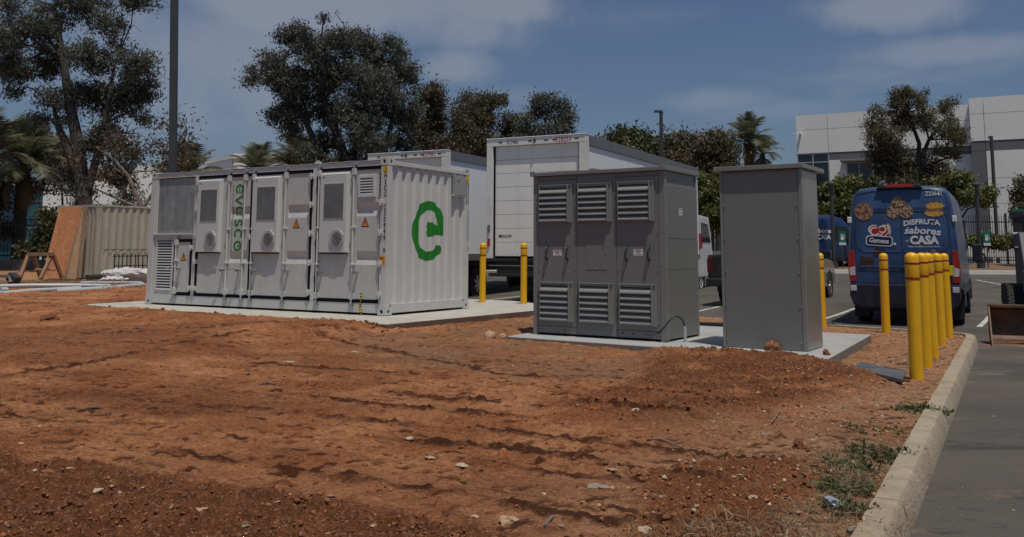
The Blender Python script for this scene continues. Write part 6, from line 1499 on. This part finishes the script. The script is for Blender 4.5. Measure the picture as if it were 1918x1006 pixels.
tree('eucalyptus_tree', 'broad rounded dark eucalyptus behind the battery container', 46,
     [[(655, 470), (650, 350), (640, 280), (618, 215), (585, 130)], [(648, 330), (672, 260), (690, 180), (700, 110)], [(648, 350), (600, 290), (560, 200), (530, 120)], [(660, 380), (720, 290), (745, 180)]],
     [(474, 150, 26, 26), (505, 118, 36, 34), (540, 75, 36, 28), (565, 60, 28, 18), (628, 24, 13, 11, 0), (606, 34, 14, 9, 0), (585, 95, 42, 34), (640, 78, 42, 26), (682, 75, 30, 22), (735, 82, 22, 16), (760, 100, 24, 18), (700, 112, 48, 36), (755, 140, 36, 36), (775, 135, 14, 26),
      (532, 155, 42, 34), (590, 150, 50, 42), (650, 140, 54, 44), (710, 170, 54, 44), (552, 208, 40, 34), (525, 215, 26, 26), (610, 210, 50, 40), (675, 215, 54, 44), (745, 215, 44, 44), (548, 255, 30, 24), (600, 265, 36, 30), (690, 270, 52, 40), (750, 275, 46, 40), (780, 180, 22, 34), (715, 330, 60, 40), (575, 290, 24, 16), (640, 300, 40, 24)],
     115000, .175, 'euc', tr=.42, cl=.20, seed=5, W=.34, per=44, hollow=.1, gap=.43)
tree('eucalyptus_tree', 'narrow brownish eucalyptus adjoining the broad dark one on its right', 50, [[(815, 470), (812, 300), (806, 200)]],
     [(812, 175, 18, 18), (805, 200, 28, 26), (790, 235, 34, 32), (826, 235, 30, 30), (800, 275, 40, 30), (840, 280, 36, 26), (820, 330, 50, 36), (845, 205, 16, 16), (860, 235, 20, 20), (866, 262, 20, 20), (785, 205, 16, 24)], 36000, .20, 'eucbrown', tr=.22, cl=.24, seed=7, W=.34, hollow=.2, gap=.22)
tree('eucalyptus_tree', 'reddish brown eucalyptus above the first box truck roof', 52, [[(900, 470), (900, 300), (905, 210)]],
     [(870, 192, 24, 20), (905, 190, 30, 16), (938, 186, 14, 10), (882, 225, 36, 28), (920, 225, 34, 26), (860, 262, 30, 22), (895, 265, 44, 26), (945, 250, 26, 22), (960, 228, 12, 14), (940, 290, 40, 26)], 28000, .20, 'eucbrown', tr=.2, cl=.22, seed=9, W=.34, hollow=.2, gap=.27)
tree('eucalyptus_tree', 'thin open eucalyptus showing sky through it above the tall box truck', 50, [[(1012, 470), (1012, 290), (1022, 225), (1030, 190)], [(1012, 290), (990, 240)]],
     [(1022, 190, 24, 13), (1048, 200, 20, 16), (1058, 218, 18, 18), (1010, 212, 22, 14), (985, 222, 14, 10), (990, 245, 24, 14), (1025, 240, 34, 14), (1060, 238, 16, 10), (985, 265, 30, 14), (1040, 258, 30, 12)], 11000, .19, 'euc', tr=.14, cl=.22, seed=11, W=.34, hollow=.2)
tree('shade_tree', 'olive green tree crown just above the tall box truck roof, left of the lamp pole', 62, [[(1185, 470), (1183, 330), (1180, 280)]],
     [(1180, 258, 30, 13), (1160, 272, 28, 14), (1205, 270, 28, 16), (1180, 290, 50, 18), (1222, 292, 24, 16)], 9000, .30, 'euclight', tr=.2, cl=.35, seed=13, W=.45)
tree('shade_tree', 'brown-green tree crown right of the lamp pole behind the tall box truck', 60, [[(1275, 470), (1275, 330), (1272, 280)]],
     [(1272, 262, 24, 13), (1255, 280, 24, 18), (1292, 275, 22, 18), (1275, 300, 40, 22), (1300, 320, 24, 22)], 9000, .28, 'eucbrown', tr=.2, cl=.35, seed=15, W=.4)
tree('shade_tree', 'reddish olive tree between the tall box truck and the small palm', 56, [[(1345, 470), (1345, 340), (1342, 290)]],
     [(1340, 262, 22, 12), (1325, 280, 20, 18), (1358, 280, 20, 20), (1340, 305, 36, 24), (1372, 300, 14, 12), (1335, 335, 34, 22)], 10000, .26, 'eucbrown', tr=.18, cl=.32, seed=17, W=.4)
tree('shrub_tree', 'yellow green shrub tree in the gap between the two grey cabinets', 47, [[(1335, 470), (1335, 400), (1335, 370)]],
     [(1325, 350, 24, 24), (1345, 372, 26, 28), (1320, 395, 24, 26), (1350, 410, 20, 18), (1295, 370, 16, 24)], 9000, .20, 'fresh', tr=.10, cl=.22, seed=19, W=.55)
tree('eucalyptus_tree', 'rounded brown eucalyptus standing before the white warehouse', 52, [[(1712, 470), (1712, 380), (1716, 320), (1722, 270), (1700, 210)], [(1716, 320), (1740, 262), (1770, 225)], [(1714, 345), (1665, 320), (1650, 300)]],
     [(1700, 172, 24, 14), (1680, 190, 30, 18), (1722, 190, 28, 22), (1652, 208, 24, 18), (1640, 235, 22, 22), (1660, 255, 32, 26), (1690, 225, 34, 26), (1648, 285, 26, 26), (1680, 290, 30, 24), (1735, 225, 26, 24), (1775, 198, 26, 20), (1790, 222, 20, 20), (1780, 250, 28, 20), (1795, 262, 14, 16), (1765, 282, 20, 14),
      (1720, 310, 40, 26), (1680, 325, 38, 20), (1738, 335, 34, 18), (1765, 318, 20, 20), (1790, 290, 10, 14), (1640, 318, 12, 12), (1775, 350, 16, 10), (1700, 345, 40, 14)],
     56000, .15, 'eucbrown', tr=.26, cl=.17, seed=21, W=.32, per=40, hollow=.1, gap=.36)
tree('shrub_tree', 'dense yellow green tree left of the blue van, round the dark lamp post', 47, [[(1572, 480), (1572, 420), (1575, 380)]],
     [(1560, 365, 26, 18), (1590, 352, 28, 16), (1620, 345, 22, 14), (1545, 385, 22, 18), (1585, 385, 34, 24), (1548, 412, 20, 16), (1590, 415, 30, 16), (1535, 362, 14, 14), (1630, 370, 22, 20)], 17000, .19, 'fresh', tr=.10, cl=.20, seed=23, W=.55)
tree('shrub_tree', 'spreading yellow green tree with a forked branch right of the blue van roof', 47, [[(1800, 480), (1800, 410), (1812, 392), (1840, 382)], [(1800, 412), (1785, 380)]],
     [(1790, 338, 26, 12), (1770, 352, 22, 14), (1815, 350, 28, 14), (1845, 362, 16, 10), (1800, 368, 34, 12), (1775, 378, 18, 12), (1835, 378, 14, 7), (1755, 345, 16, 12)], 10000, .18, 'fresh', bark='bark', tr=.08, cl=.18, seed=25, W=.55)
tree('shrub_tree', 'reddish shrub tree cut by the right picture edge', 44, [[(1925, 480), (1922, 420), (1920, 370)]],
     [(1918, 345, 12, 12), (1912, 368, 12, 14), (1925, 390, 18, 18), (1908, 400, 8, 10), (1920, 415, 14, 12)], 4000, .17, 'eucbrown', tr=.07, cl=.16, seed=27, W=.45)
tree('rust_leaved_tree', 'half bare tree with rust brown leaves above the cream container', 35, [[(262, 470), (262, 380), (240, 330), (215, 300), (180, 275)], [(262, 400), (300, 340), (330, 290), (350, 250)], [(262, 390), (215, 370), (170, 350)]],
     [(225, 262, 40, 16), (190, 285, 30, 14), (250, 285, 34, 20), (300, 275, 28, 20), (325, 235, 26, 16), (335, 300, 24, 18), (360, 275, 20, 14), (295, 320, 30, 20), (140, 300, 26, 16), (205, 330, 30, 12), (375, 300, 14, 10), (340, 262, 24, 18)],
     3000, .17, 'rusty', bark='barkpale', tr=.12, cl=.32, seed=29, W=.34, twigs=9, hollow=.1)
tree('rust_leaved_tree', 'dense rust brown tree right of the date palm at the far left', 47, [[(118, 480), (118, 400), (115, 330)]],
     [(100, 262, 24, 18), (130, 285, 26, 22), (95, 300, 26, 24), (118, 318, 30, 24), (95, 345, 24, 16), (140, 330, 20, 20)], 7000, .17, 'rusty', bark='bark', tr=.10, cl=.24, seed=31, W=.34)
tree('shrub_tree', 'dark green shrub behind the left end of the cream container', 38, [[(92, 500), (92, 460), (92, 430)]],
     [(90, 405, 14, 12), (100, 425, 16, 18), (82, 440, 14, 16), (95, 460, 18, 18), (60, 470, 22, 12)], 6000, .16, 'euclight', tr=.07, cl=.16, seed=33, W=.5)
tree('shrub_tree', 'dark green shrub at the left picture edge before the teal building', 44, [[(-5, 500), (-5, 450), (0, 410)]],
     [(-5, 365, 18, 18), (8, 385, 16, 16), (-2, 410, 20, 18), (10, 430, 14, 12)], 5000, .18, 'euclight', tr=.07, cl=.18, seed=35, W=.5)
for k, (x, y, rx, ry, lab) in enumerate(((1830, 448, 20, 12, 'yellow green bush between the lamp post and the blue van'), (1893, 452, 22, 13, 'yellow green bush at the right edge behind the charging post'), (1925, 448, 16, 14, 'yellow green bush cut off by the right picture edge'),
                             (1605, 452, 16, 10, 'low bush between the two blue vans'), (1338, 400, 14, 6, 'yellow bush seen between the two grey cabinets'), (1862, 452, 10, 8, 'small bush just right of the green charging sign'))):
    tree('bush', lab, 46, [[(x, y+14), (x, y+4), (x, y)]], [(x, y, rx, ry), (x-rx*.5, y+4, rx*.6, ry*.8), (x+rx*.5, y+4, rx*.6, ry*.8)], 2600, .14, 'fresh', tr=.04, cl=.12, seed=60+k, W=.6, twigs=2, cat='bush', group='bushes in the planting bed')
# palms -------------------------------------------------------------
def frond_mesh(L, seed, droop=1.0, nl=24, wl=.55):
    rnd = random.Random(seed); vs = []; fs = []; mb = MB(); P = []
    for i in range(9):
        t = i/8; P.append(Vector((L*t*(1-.12*t), 0, L*(.50*t-.40*droop*t*t*(.5+.5*t)))))
    mb.tube(P, [.045*(1-.8*i/8) for i in range(9)], 5, caps=False)
    for i in range(nl):
        t = .14+.86*i/nl; k = min(7, int(t*8)); f = t*8-k; p = P[k].lerp(P[k+1], f); d = (P[k+1]-P[k]).normalized()
        ll = wl*(.45+.9*math.sin(math.pi*min(1, t*.95+.04)))*L/2.2
        for s in (-1, 1):
            e = p+Vector((d.x*.6, s*1.0, d.z*.6+.25-.55*t+rnd.uniform(-.15, .15))).normalized()*ll; w = d*.048
            mb.add([tuple(p-w), tuple(p+w), tuple(e+Vector((0, 0, -.12*ll)))], [(0, 1, 2)])
    me = bpy.data.meshes.new('frond'); me.from_pydata(mb.v, [], mb.f); me.update()
    a = me.attributes.new('tint', 'FLOAT', 'POINT'); a.data.foreach_set('value', [min(1, max(0, rnd.gauss(.55, .2))) for _ in me.vertices]); return me
FR = [frond_mesh(2.3, s, d) for s, d in ((1, .6), (2, .9), (3, 1.2), (4, 1.6))]
for q in FR: q.materials.append(M['palm'])
FRD = frond_mesh(1.9, 9, 2.2); FRD.materials.append(M['palmdead'])
def palm(label, px, py, Y, scale, seed, nf=34, tr=.26, zb=.6, dead=10):
    c = at(px, py, Y); rnd = random.Random(seed); root = thing('palm_tree', label, 'palm', (c.x, c.y, zb))
    mb = MB(); H = c.z-zb; k = 16; mb.tube([(0, 0, H*i/k) for i in range(k+1)], [tr*(1.15 if i == 0 else .92+.10*(i % 2))*(1+.3*max(0, i/k-.8)*3) for i in range(k+1)], 12); mb.build('trunk', M['barkpalm'], root)
    for i in range(nf+dead):
        d = i >= nf; o = bpy.data.objects.new('dead_frond' if d else 'frond', FRD if d else FR[min(3, int(4*i/nf))]); COL.objects.link(o); o.parent = root
        el = R(70-88*i/nf+rnd.uniform(-8, 8)) if not d else R(-35-rnd.uniform(0, 30))
        o.rotation_euler = (rnd.uniform(-.2, .2), -el, i*2.39996+rnd.uniform(-.15, .15)); o.location = (0, 0, H-(.25 if d else 0)); s = scale*rnd.uniform(.85, 1.1)*(.8 if d else 1); o.scale = (s, s, s)
    return root
palm('date palm with thick trunk at the far left behind the black fence', 44, 318, 44, 1.25, 1, 46, .30)
palm('palm cut by the left picture edge', -32, 300, 40, 1.1, 2, 34, .26)
palm('palm top behind the left end of the battery container beside the light pole', 352, 338, 52, 1.05, 3, 30, .24)
palm('middle one of the three palm tops above the battery container', 482, 330, 58, 1.05, 4, 32, .24)
palm('palm top with upright fronds under the broad eucalyptus, right of the middle palm top', 560, 322, 50, 1.05, 5, 30, .26)
palm('fan-crowned palm above the gap between the grey cabinets and the warehouse', 1402, 268, 66, 1.06, 6, 28, .36, dead=6)
palm('smaller palm just right of the fan-crowned one', 1428, 290, 72, .9, 7, 20, .2)
# ---------------------------------------------------------------- ground litter: stones, clods, grass
def scatter(name, label, n, size, mats, seed, region, zoff=.2, flat=.6, w=None, tri=1):
    """one joined mesh of small lumps"""
    rs = np.random.RandomState(seed); base = []
    for s in range(5):
        me = clod_mesh('c', seed*10+s, 1, 1, .8, flat); base.append((np.array([v.co[:] for v in me.vertices]), np.array([p.vertices[:] for p in me.polygons])))
    x, y = region(rs, n); h, lo, mk = soil_h(x, y); keep = np.ones(len(x), bool) if w is None else rs.rand(len(x)) < w(x, y, lo, mk)
    keep &= (poly_sd(x, y, DIRT) > .02) & (poly_sd(x, y, PSL) < .0) & (poly_sd(x, y, CSL) < .35); x, y, h = x[keep], y[keep], h[keep]; V = []; Fc = []; T = []; o = 0
    for i in range(len(x)):
        bv, bf = base[i % 5]; s = size*(.5+rs.rand()**3*2.2); a = rs.rand()*6.28; c, q = math.cos(a), math.sin(a)
        v = bv*np.array([s*(.8+.5*rs.rand()), s*(.7+.4*rs.rand()), s]); v = np.stack([v[:, 0]*c-v[:, 1]*q, v[:, 0]*q+v[:, 1]*c, v[:, 2]], 1)+np.array([x[i], y[i], h[i]+s*zoff])
        V.append(v); Fc.append(bf+o); o += len(bv); T.append(rs.randint(0, len(mats)))
    V = np.concatenate(V).astype(np.float32); Fc = np.concatenate(Fc).astype(np.int32); me = bpy.data.meshes.new(name)
    me.vertices.add(len(V)); me.vertices.foreach_set('co', V.ravel()); me.loops.add(Fc.size); me.loops.foreach_set('vertex_index', Fc.ravel()); me.polygons.add(len(Fc))
    me.polygons.foreach_set('loop_start', np.arange(0, Fc.size, 3, dtype=np.int32)); me.polygons.foreach_set('loop_total', np.full(len(Fc), 3, np.int32)); me.update(calc_edges=True)
    for m_ in mats: me.materials.append(m_)
    me.polygons.foreach_set('material_index', np.repeat(np.array(T, np.int32), len(base[0][1])))
    ob = bpy.data.objects.new(name, me); COL.objects.link(ob); return tag(ob, label, kind='stuff')
M['clod'] = mat('clod_soil', (.17, .060, .024), .95, var=.3, scale=30, bump=.5, bscale=60); M['clod2'] = mat('dry_clod_soil', (.27, .105, .044), .95, var=.3, scale=30, bump=.5, bscale=60)
M['stone'] = mat('stone', (.40, .26, .16), .85, var=.2, scale=20); M['stone2'] = mat('pale_stone', (.42, .32, .225), .8, var=.15, scale=20); M['stone3'] = mat('grey_stone', (.24, .20, .155), .8, var=.2, scale=20)
def fan(y0, y1, p=1.6):
    def f(rs, n):
        y = y0+(y1-y0)*rs.rand(n)**p; return (rs.rand(n)*1.16-.60)*(y+.8), y
    return f
scatter('soil_clods', 'loose crumbs of red soil', 48000, .0060, [M['clod'], M['clod2'], M['clod']], 3, fan(3.2, 13), w=lambda x, y, lo, mk: .05+.95*np.maximum(lo, mk*.8)*np.clip(fbm(x*2.3, y*2.3, 3)*2.5-.5, .15, 1))
scatter('soil_clods', 'scattered crumbs along the tyre ridges', 9000, .0075, [M['clod'], M['clod2']], 5, fan(3.6, 14), w=lambda x, y, lo, mk: np.clip(np.max([np.exp(-(line_d(x, y, p)[0]/.07)**2) for p, a in TRK], 0), 0, 1)*.95)
scatter('gravel', 'small pale stones in the dirt', 4200, .0062, [M['stone'], M['stone2'], M['stone'], M['stone3']], 7, fan(3.3, 18, 1.3), w=lambda x, y, lo, mk: .06+.4*lo+.8*(poly_sd(x, y, GRAV) > -.3)+.0*mk, zoff=.05)
scatter('gravel', 'gravel along the kerb', 3200, .0066, [M['stone'], M['stone2'], M['clod2'], M['stone3']], 9, lambda rs, n: (lambda t, d: (1.5+.4766*t-.879*d, 4.0+.879*t+.4766*d))(rs.rand(n)*12, rs.rand(n)**1.5*1.4), zoff=.05)
def edge_region(rs, n):
    t = rs.rand(n); ax, ay, bx, by = -8.45, 17.70, -1.80, 13.22; return ax+(bx-ax)*t+rs.normal(size=n)*.14, ay+(by-ay)*t+rs.normal(size=n)*.14+.08
scatter('soil_clods', 'dark crumbs of soil along the front edge of the container slab', 1500, .014, [M['clod']], 11, edge_region, w=None, zoff=.3)
def ground_hit(px, py, z):
    d = at(px, py, 1)-Vector((0, 0, CAMZ)); zz = .2 if z is None else z
    for _ in range(5):
        t = (zz-CAMZ)/d.z; q = Vector((0, 0, CAMZ))+d*t
        if z is None: zz = .5*zz+.5*zs(q.x, q.y)
    return q, t
CL = [clod_mesh('stone', s+50, 1, 2, .75, .6) for s in range(4)]; RD = clod_mesh('stone', 77, 1, 3, .18, .8); CR = [clod_mesh('clod', 20+s, 1, 3, .45, .7) for s in range(3)]
def lump(px, py, wpx, label, m_, cat='stone', name='stone', group=None, me=None, h=None, z=None, flat=1.0):
    """rock whose foot is seen at px,py, wpx wide in the photo"""
    q, t = ground_hit(px, py, z)
    s = wpx*t/F_PX/2
    o = mesh_obj(name, (me or CL[int(px) % 4]).copy(), m_); o.location = (q.x, q.y, q.z+s*.25*flat); o.scale = (s, s*.8, s*flat); o.rotation_euler.z = px*.37; return tag(o, label, cat, group)
lump(918, 634, 22, 'rounded tan boulder on the dirt left of the wide grey cabinet', M['stone'], me=RD, flat=1.2); lump(941, 634, 17, 'smaller tan stone touching the right side of the tan boulder', M['stone'], me=RD)
lump(1446, 656, 32, 'rough brown soil lump leaning against the front of the narrow grey cabinet', M['clod2'], 'clod', 'soil_clod', me=CR[0], z=.2, flat=1.15)
lump(1548, 664, 17, 'small brown clod on the pad corner right of the narrow cabinet', M['clod'], 'clod', 'soil_clod', me=CR[1], z=.205)
lump(92, 600, 30, 'dark cluster of soil lumps on the dirt at the far left', M['clod'], 'clod', 'soil_clod', me=CR[2], flat=.7)
lump(1497, 838, 28, 'dark clod on the dirt left of the green weeds', M['clod'], 'clod', 'soil_clod', me=CR[1]); lump(952, 978, 26, 'smooth tan stone at the bottom middle of the picture', M['stone']); lump(1208, 996, 22, 'pale stone at the bottom edge right of the middle', M['stone2'])
lump(92, 892, 30, 'brown angular stone in the loose soil at the lower left', M['clod2']); lump(182, 920, 20, 'flat pale stone in the loose soil at the lower left', M['stone2'], flat=.5)
lump(1120, 912, 30, 'flat grey stone pressed into the track right of the bottom middle', M['stone3'], flat=.3); lump(864, 872, 22, 'flat pale stone pressed into the dirt in the middle foreground', M['stone2'], flat=.3); lump(768, 822, 16, 'small chalky stone left of the middle foreground', M['stone2'], flat=.5)
lump(1550, 540, 18, 'pale stone') if False else None
ST = [(376, 955, 18), (66, 802, 22), (300, 664, 11), (362, 729, 9), (545, 679, 14), (408, 612, 10), (535, 678, 12), (520, 940, 9), (578, 922, 7), (268, 913, 8), (1190, 768, 14), (1222, 793, 12), (1145, 880, 16), (805, 858, 16), (745, 700, 16), (665, 660, 12), (890, 968, 12), (1240, 930, 9),
      (1378, 722, 8), (1402, 732, 6), (1420, 845, 9), (1335, 790, 9), (1410, 932, 16), (1385, 890, 12), (1700, 950, 6), (1300, 748, 7), (620, 930, 12), (130, 878, 12), (40, 832, 14), (460, 985, 10), (700, 985, 12), (1050, 985, 10)]
for i, (x, y, w_) in enumerate(ST): lump(x, y, w_, 'small pale stone half sunk in the red dirt', (M['stone'], M['stone2'], M['stone3'])[i % 3], group='small pale stones half sunk in the red dirt', flat=.45)
def stick(pts, label, r=.006, m_='bark'):
    P = []
    for px, py in pts:
        P.append(ground_hit(px, py, None)[0]+Vector((0, 0, .012)))
    mb = MB(); mb.tube([p-P[0] for p in P], [r]*(len(P)-1)+[r*.5], 6); o = mb.build('twig', M[m_], smooth=True); o.location = P[0]; tag(o, label, 'twig')
stick([(488, 724), (500, 721), (515, 724)], 'short black twig on the open dirt left of the middle', .012); stick([(160, 769), (178, 767), (192, 768)], 'dark twig on the dirt at the left', .009)
stick([(1212, 826), (1240, 826), (1270, 838), (1305, 858)], 'long curved pale twig lying across the tyre tracks', .006, 'barkpale'); stick([(275, 768), (290, 766), (305, 771)], 'thin dark twig left of the middle', .006); stick([(1445, 795), (1462, 772)], 'thin pale stick beside the dark heap of soil', .006, 'barkpale'); stick([(1020, 990), (1035, 972), (1040, 970)], 'small bent pale twig at the bottom edge', .006, 'barkpale')
def tuft(cx, cy, rad, n, length, lm, label, seed, spread=1.0, leafy=0, W=.10, name='weed', cat='weeds'):
    rs = np.random.RandomState(seed); zc = zs(cx, cy); root = thing(name, label, cat, (cx, cy, zc)) if cat else None
    a = rs.rand(n)*6.28; r = rad*np.sqrt(rs.rand(n)); x = cx+r*np.cos(a)*1.0; y = cy+r*np.sin(a); z = soil_h(x, y)[0]
    P = []; D = []; S = []; T = []
    for seg in range(3):
        pass
    dirx = rs.normal(size=n)*.5*spread; diry = rs.normal(size=n)*.5*spread; L = length*(.5+.8*rs.rand(n)); up = np.ones(n)
    V = []; F = []; tt = []
    for i in range(n):
        p0 = np.array([x[i], y[i], z[i]-.01]); d1 = np.array([dirx[i], diry[i], 1.]); d1 /= np.linalg.norm(d1); p1 = p0+d1*L[i]*.5; d2 = d1+np.array([dirx[i], diry[i], -.5*spread]); d2 /= np.linalg.norm(d2); p2 = p1+d2*L[i]*.5
        sd = np.cross(d1, rs.normal(size=3)); sd /= np.linalg.norm(sd); w = L[i]*W*(.5+.5*rs.rand()); b = len(V)
        V += [p0-sd*w*.5, p0+sd*w*.5, p1-sd*w*.45, p1+sd*w*.45, p2]; F += [(b, b+1, b+3, b+2), (b+2, b+3, b+4)]; tt += [min(1, max(0, rs.normal(.5, .25)))]*5
        for q in range(leafy):
            t = rs.rand(); c = p0+(p1-p0)*t if rs.rand() < .5 else p1+(p2-p1)*t; e = rs.normal(size=3)*[1, 1, .5]; e /= np.linalg.norm(e); sd = np.cross(e, rs.normal(size=3)); sd /= np.linalg.norm(sd); l = .028*(.6+rs.rand()); b = len(V)
            V += [c, c+e*l*.5+sd*l*.28, c+e*l, c+e*l*.5-sd*l*.28]; F += [(b, b+1, b+2, b+3)]; tt += [min(1, max(0, rs.normal(.55, .25)))]*4
    me = bpy.data.meshes.new('blades'); me.from_pydata([tuple(v-np.array([cx, cy, zc])) if root else tuple(v) for v in V], [], F); me.update()
    at_ = me.attributes.new('tint', 'FLOAT', 'POINT'); at_.data.foreach_set('value', tt)
    o = mesh_obj('blades', me, M[lm], root)
    return root or o
tuft(2.30, 5.80, .20, 420, .11, 'weed', 'biggest clump of green weeds beside the near kerb', 1, 1.0, 1, W=.05)
tuft(2.02, 5.50, .15, 240, .09, 'weed', 'low green weeds just left of the biggest clump', 2, 1.2, 1, W=.05)
tuft(1.80, 4.98, .14, 300, .10, 'weed', 'grassy green weeds around the crumpled wrapper', 3, 1.0, 1, W=.05); tuft(1.66, 4.60, .11, 200, .09, 'weed', 'green weeds at the bottom edge beside the kerb', 4, 1.1, 1, W=.05)
tuft(3.30, 7.42, .17, 130, .09, 'weed', 'flat green weed patch against the kerb near the front bollards', 5, 1.6, 6)
tuft(2.6, 6.6, .2, 60, .05, 'weed', 'sparse green sprigs among the gravel near the kerb', 8, 1.8, 4)
tuft(5.55, 16.05, .12, 80, .10, 'weed', 'small green weed behind the pad at the far kerb', 9, 1.4, 4)
def dry(name, label, pts, n, length, seed):
    rs = np.random.RandomState(seed); allo = []
    me_all = bmesh.new(); 
    objs = [tuft(x, y, r, int(n*k), length, 'dry', '', seed+i, 1.5, 0, .045, cat=None) for i, (x, y, r, k) in enumerate(pts)]
    V = []; F = []; T = []
    for o in objs:
        b = len(V); V += [tuple(v.co) for v in o.data.vertices]; F += [tuple(i+b for i in p.vertices) for p in o.data.polygons]; a = o.data.attributes['tint']; T += [d.value for d in a.data]; bpy.data.objects.remove(o)
    me = bpy.data.meshes.new(name); me.from_pydata(V, [], F); me.update(); a = me.attributes.new('tint', 'FLOAT', 'POINT'); a.data.foreach_set('value', T); o = mesh_obj(name, me, M['dry']); tag(o, label, kind='stuff'); return o
dry('dry_grass', 'dry straw grass along the kerb and the bottom edge', [(2.05, 5.6, .25, 1), (1.9, 5.2, .2, 1.2), (.6, 3.9, .3, .9), (1.0, 4.0, .3, 1.3), (1.95, 5.35, .28, 1), (1.8, 5.1, .22, 1), (2.15, 5.7, .25, .6), (1.5, 4.35, .30, 1.2), (1.15, 4.12, .30, 1.2), (.85, 3.98, .25, 1.0), (1.6, 4.6, .2, .8), (1.35, 3.85, .3, 1.0), (1.72, 4.85, .15, .6)], 240, .10, 40)
rs_ = random.Random(3); dry('dry_grass', 'dry grass strip behind the pipes at the left', [(at(x, 528, 26.5+rs_.uniform(-1.5, 3.5)).x, 26.5+rs_.uniform(-1.5, 3.5), .7, 1) for x in range(-40, 300, 9)], 150, .20, 50)
me = clod_mesh('wrapper', 31, 1, 3, .6, .5); o = mesh_obj('crumpled_wrapper', me, mat('foil_wrapper', (.30, .36, .42), .25, .4, var=.5, scale=12, col2=(.55, .57, .6)))
o.location = (1.60, 4.62, zs(1.60, 4.62)+.03); o.scale = (.035, .055, .032); o.rotation_euler = (.2, .1, .5); tag(o, 'crumpled silver blue wrapper in the weeds by the kerb', 'litter')
lump(1599, 998, 26, 'dark rough clod against the kerb at the bottom edge', M['stone3'], 'clod', 'soil_clod', me=CR[0])
# specks of grit on the near lane
def grit():
    rs = np.random.RandomState(2); mb = MB()
    for i in range(260):
        x = 2+rs.rand()*7; y = 4+rs.rand()*12
        if (x-1.95)*.875-(y-4.6)*.484 < .1: continue
        s = .004+.012*rs.rand()**3; mb.add([(x-s, y, .002), (x, y-s, .002), (x+s, y, .002), (x, y+s, .002), (x, y, s*1.2)], [(0, 1, 4), (1, 2, 4), (2, 3, 4), (3, 0, 4)])
    tag(mb.build('grit', M['stone3'], recalc=False), 'grit on the lane', kind='stuff')
grit()
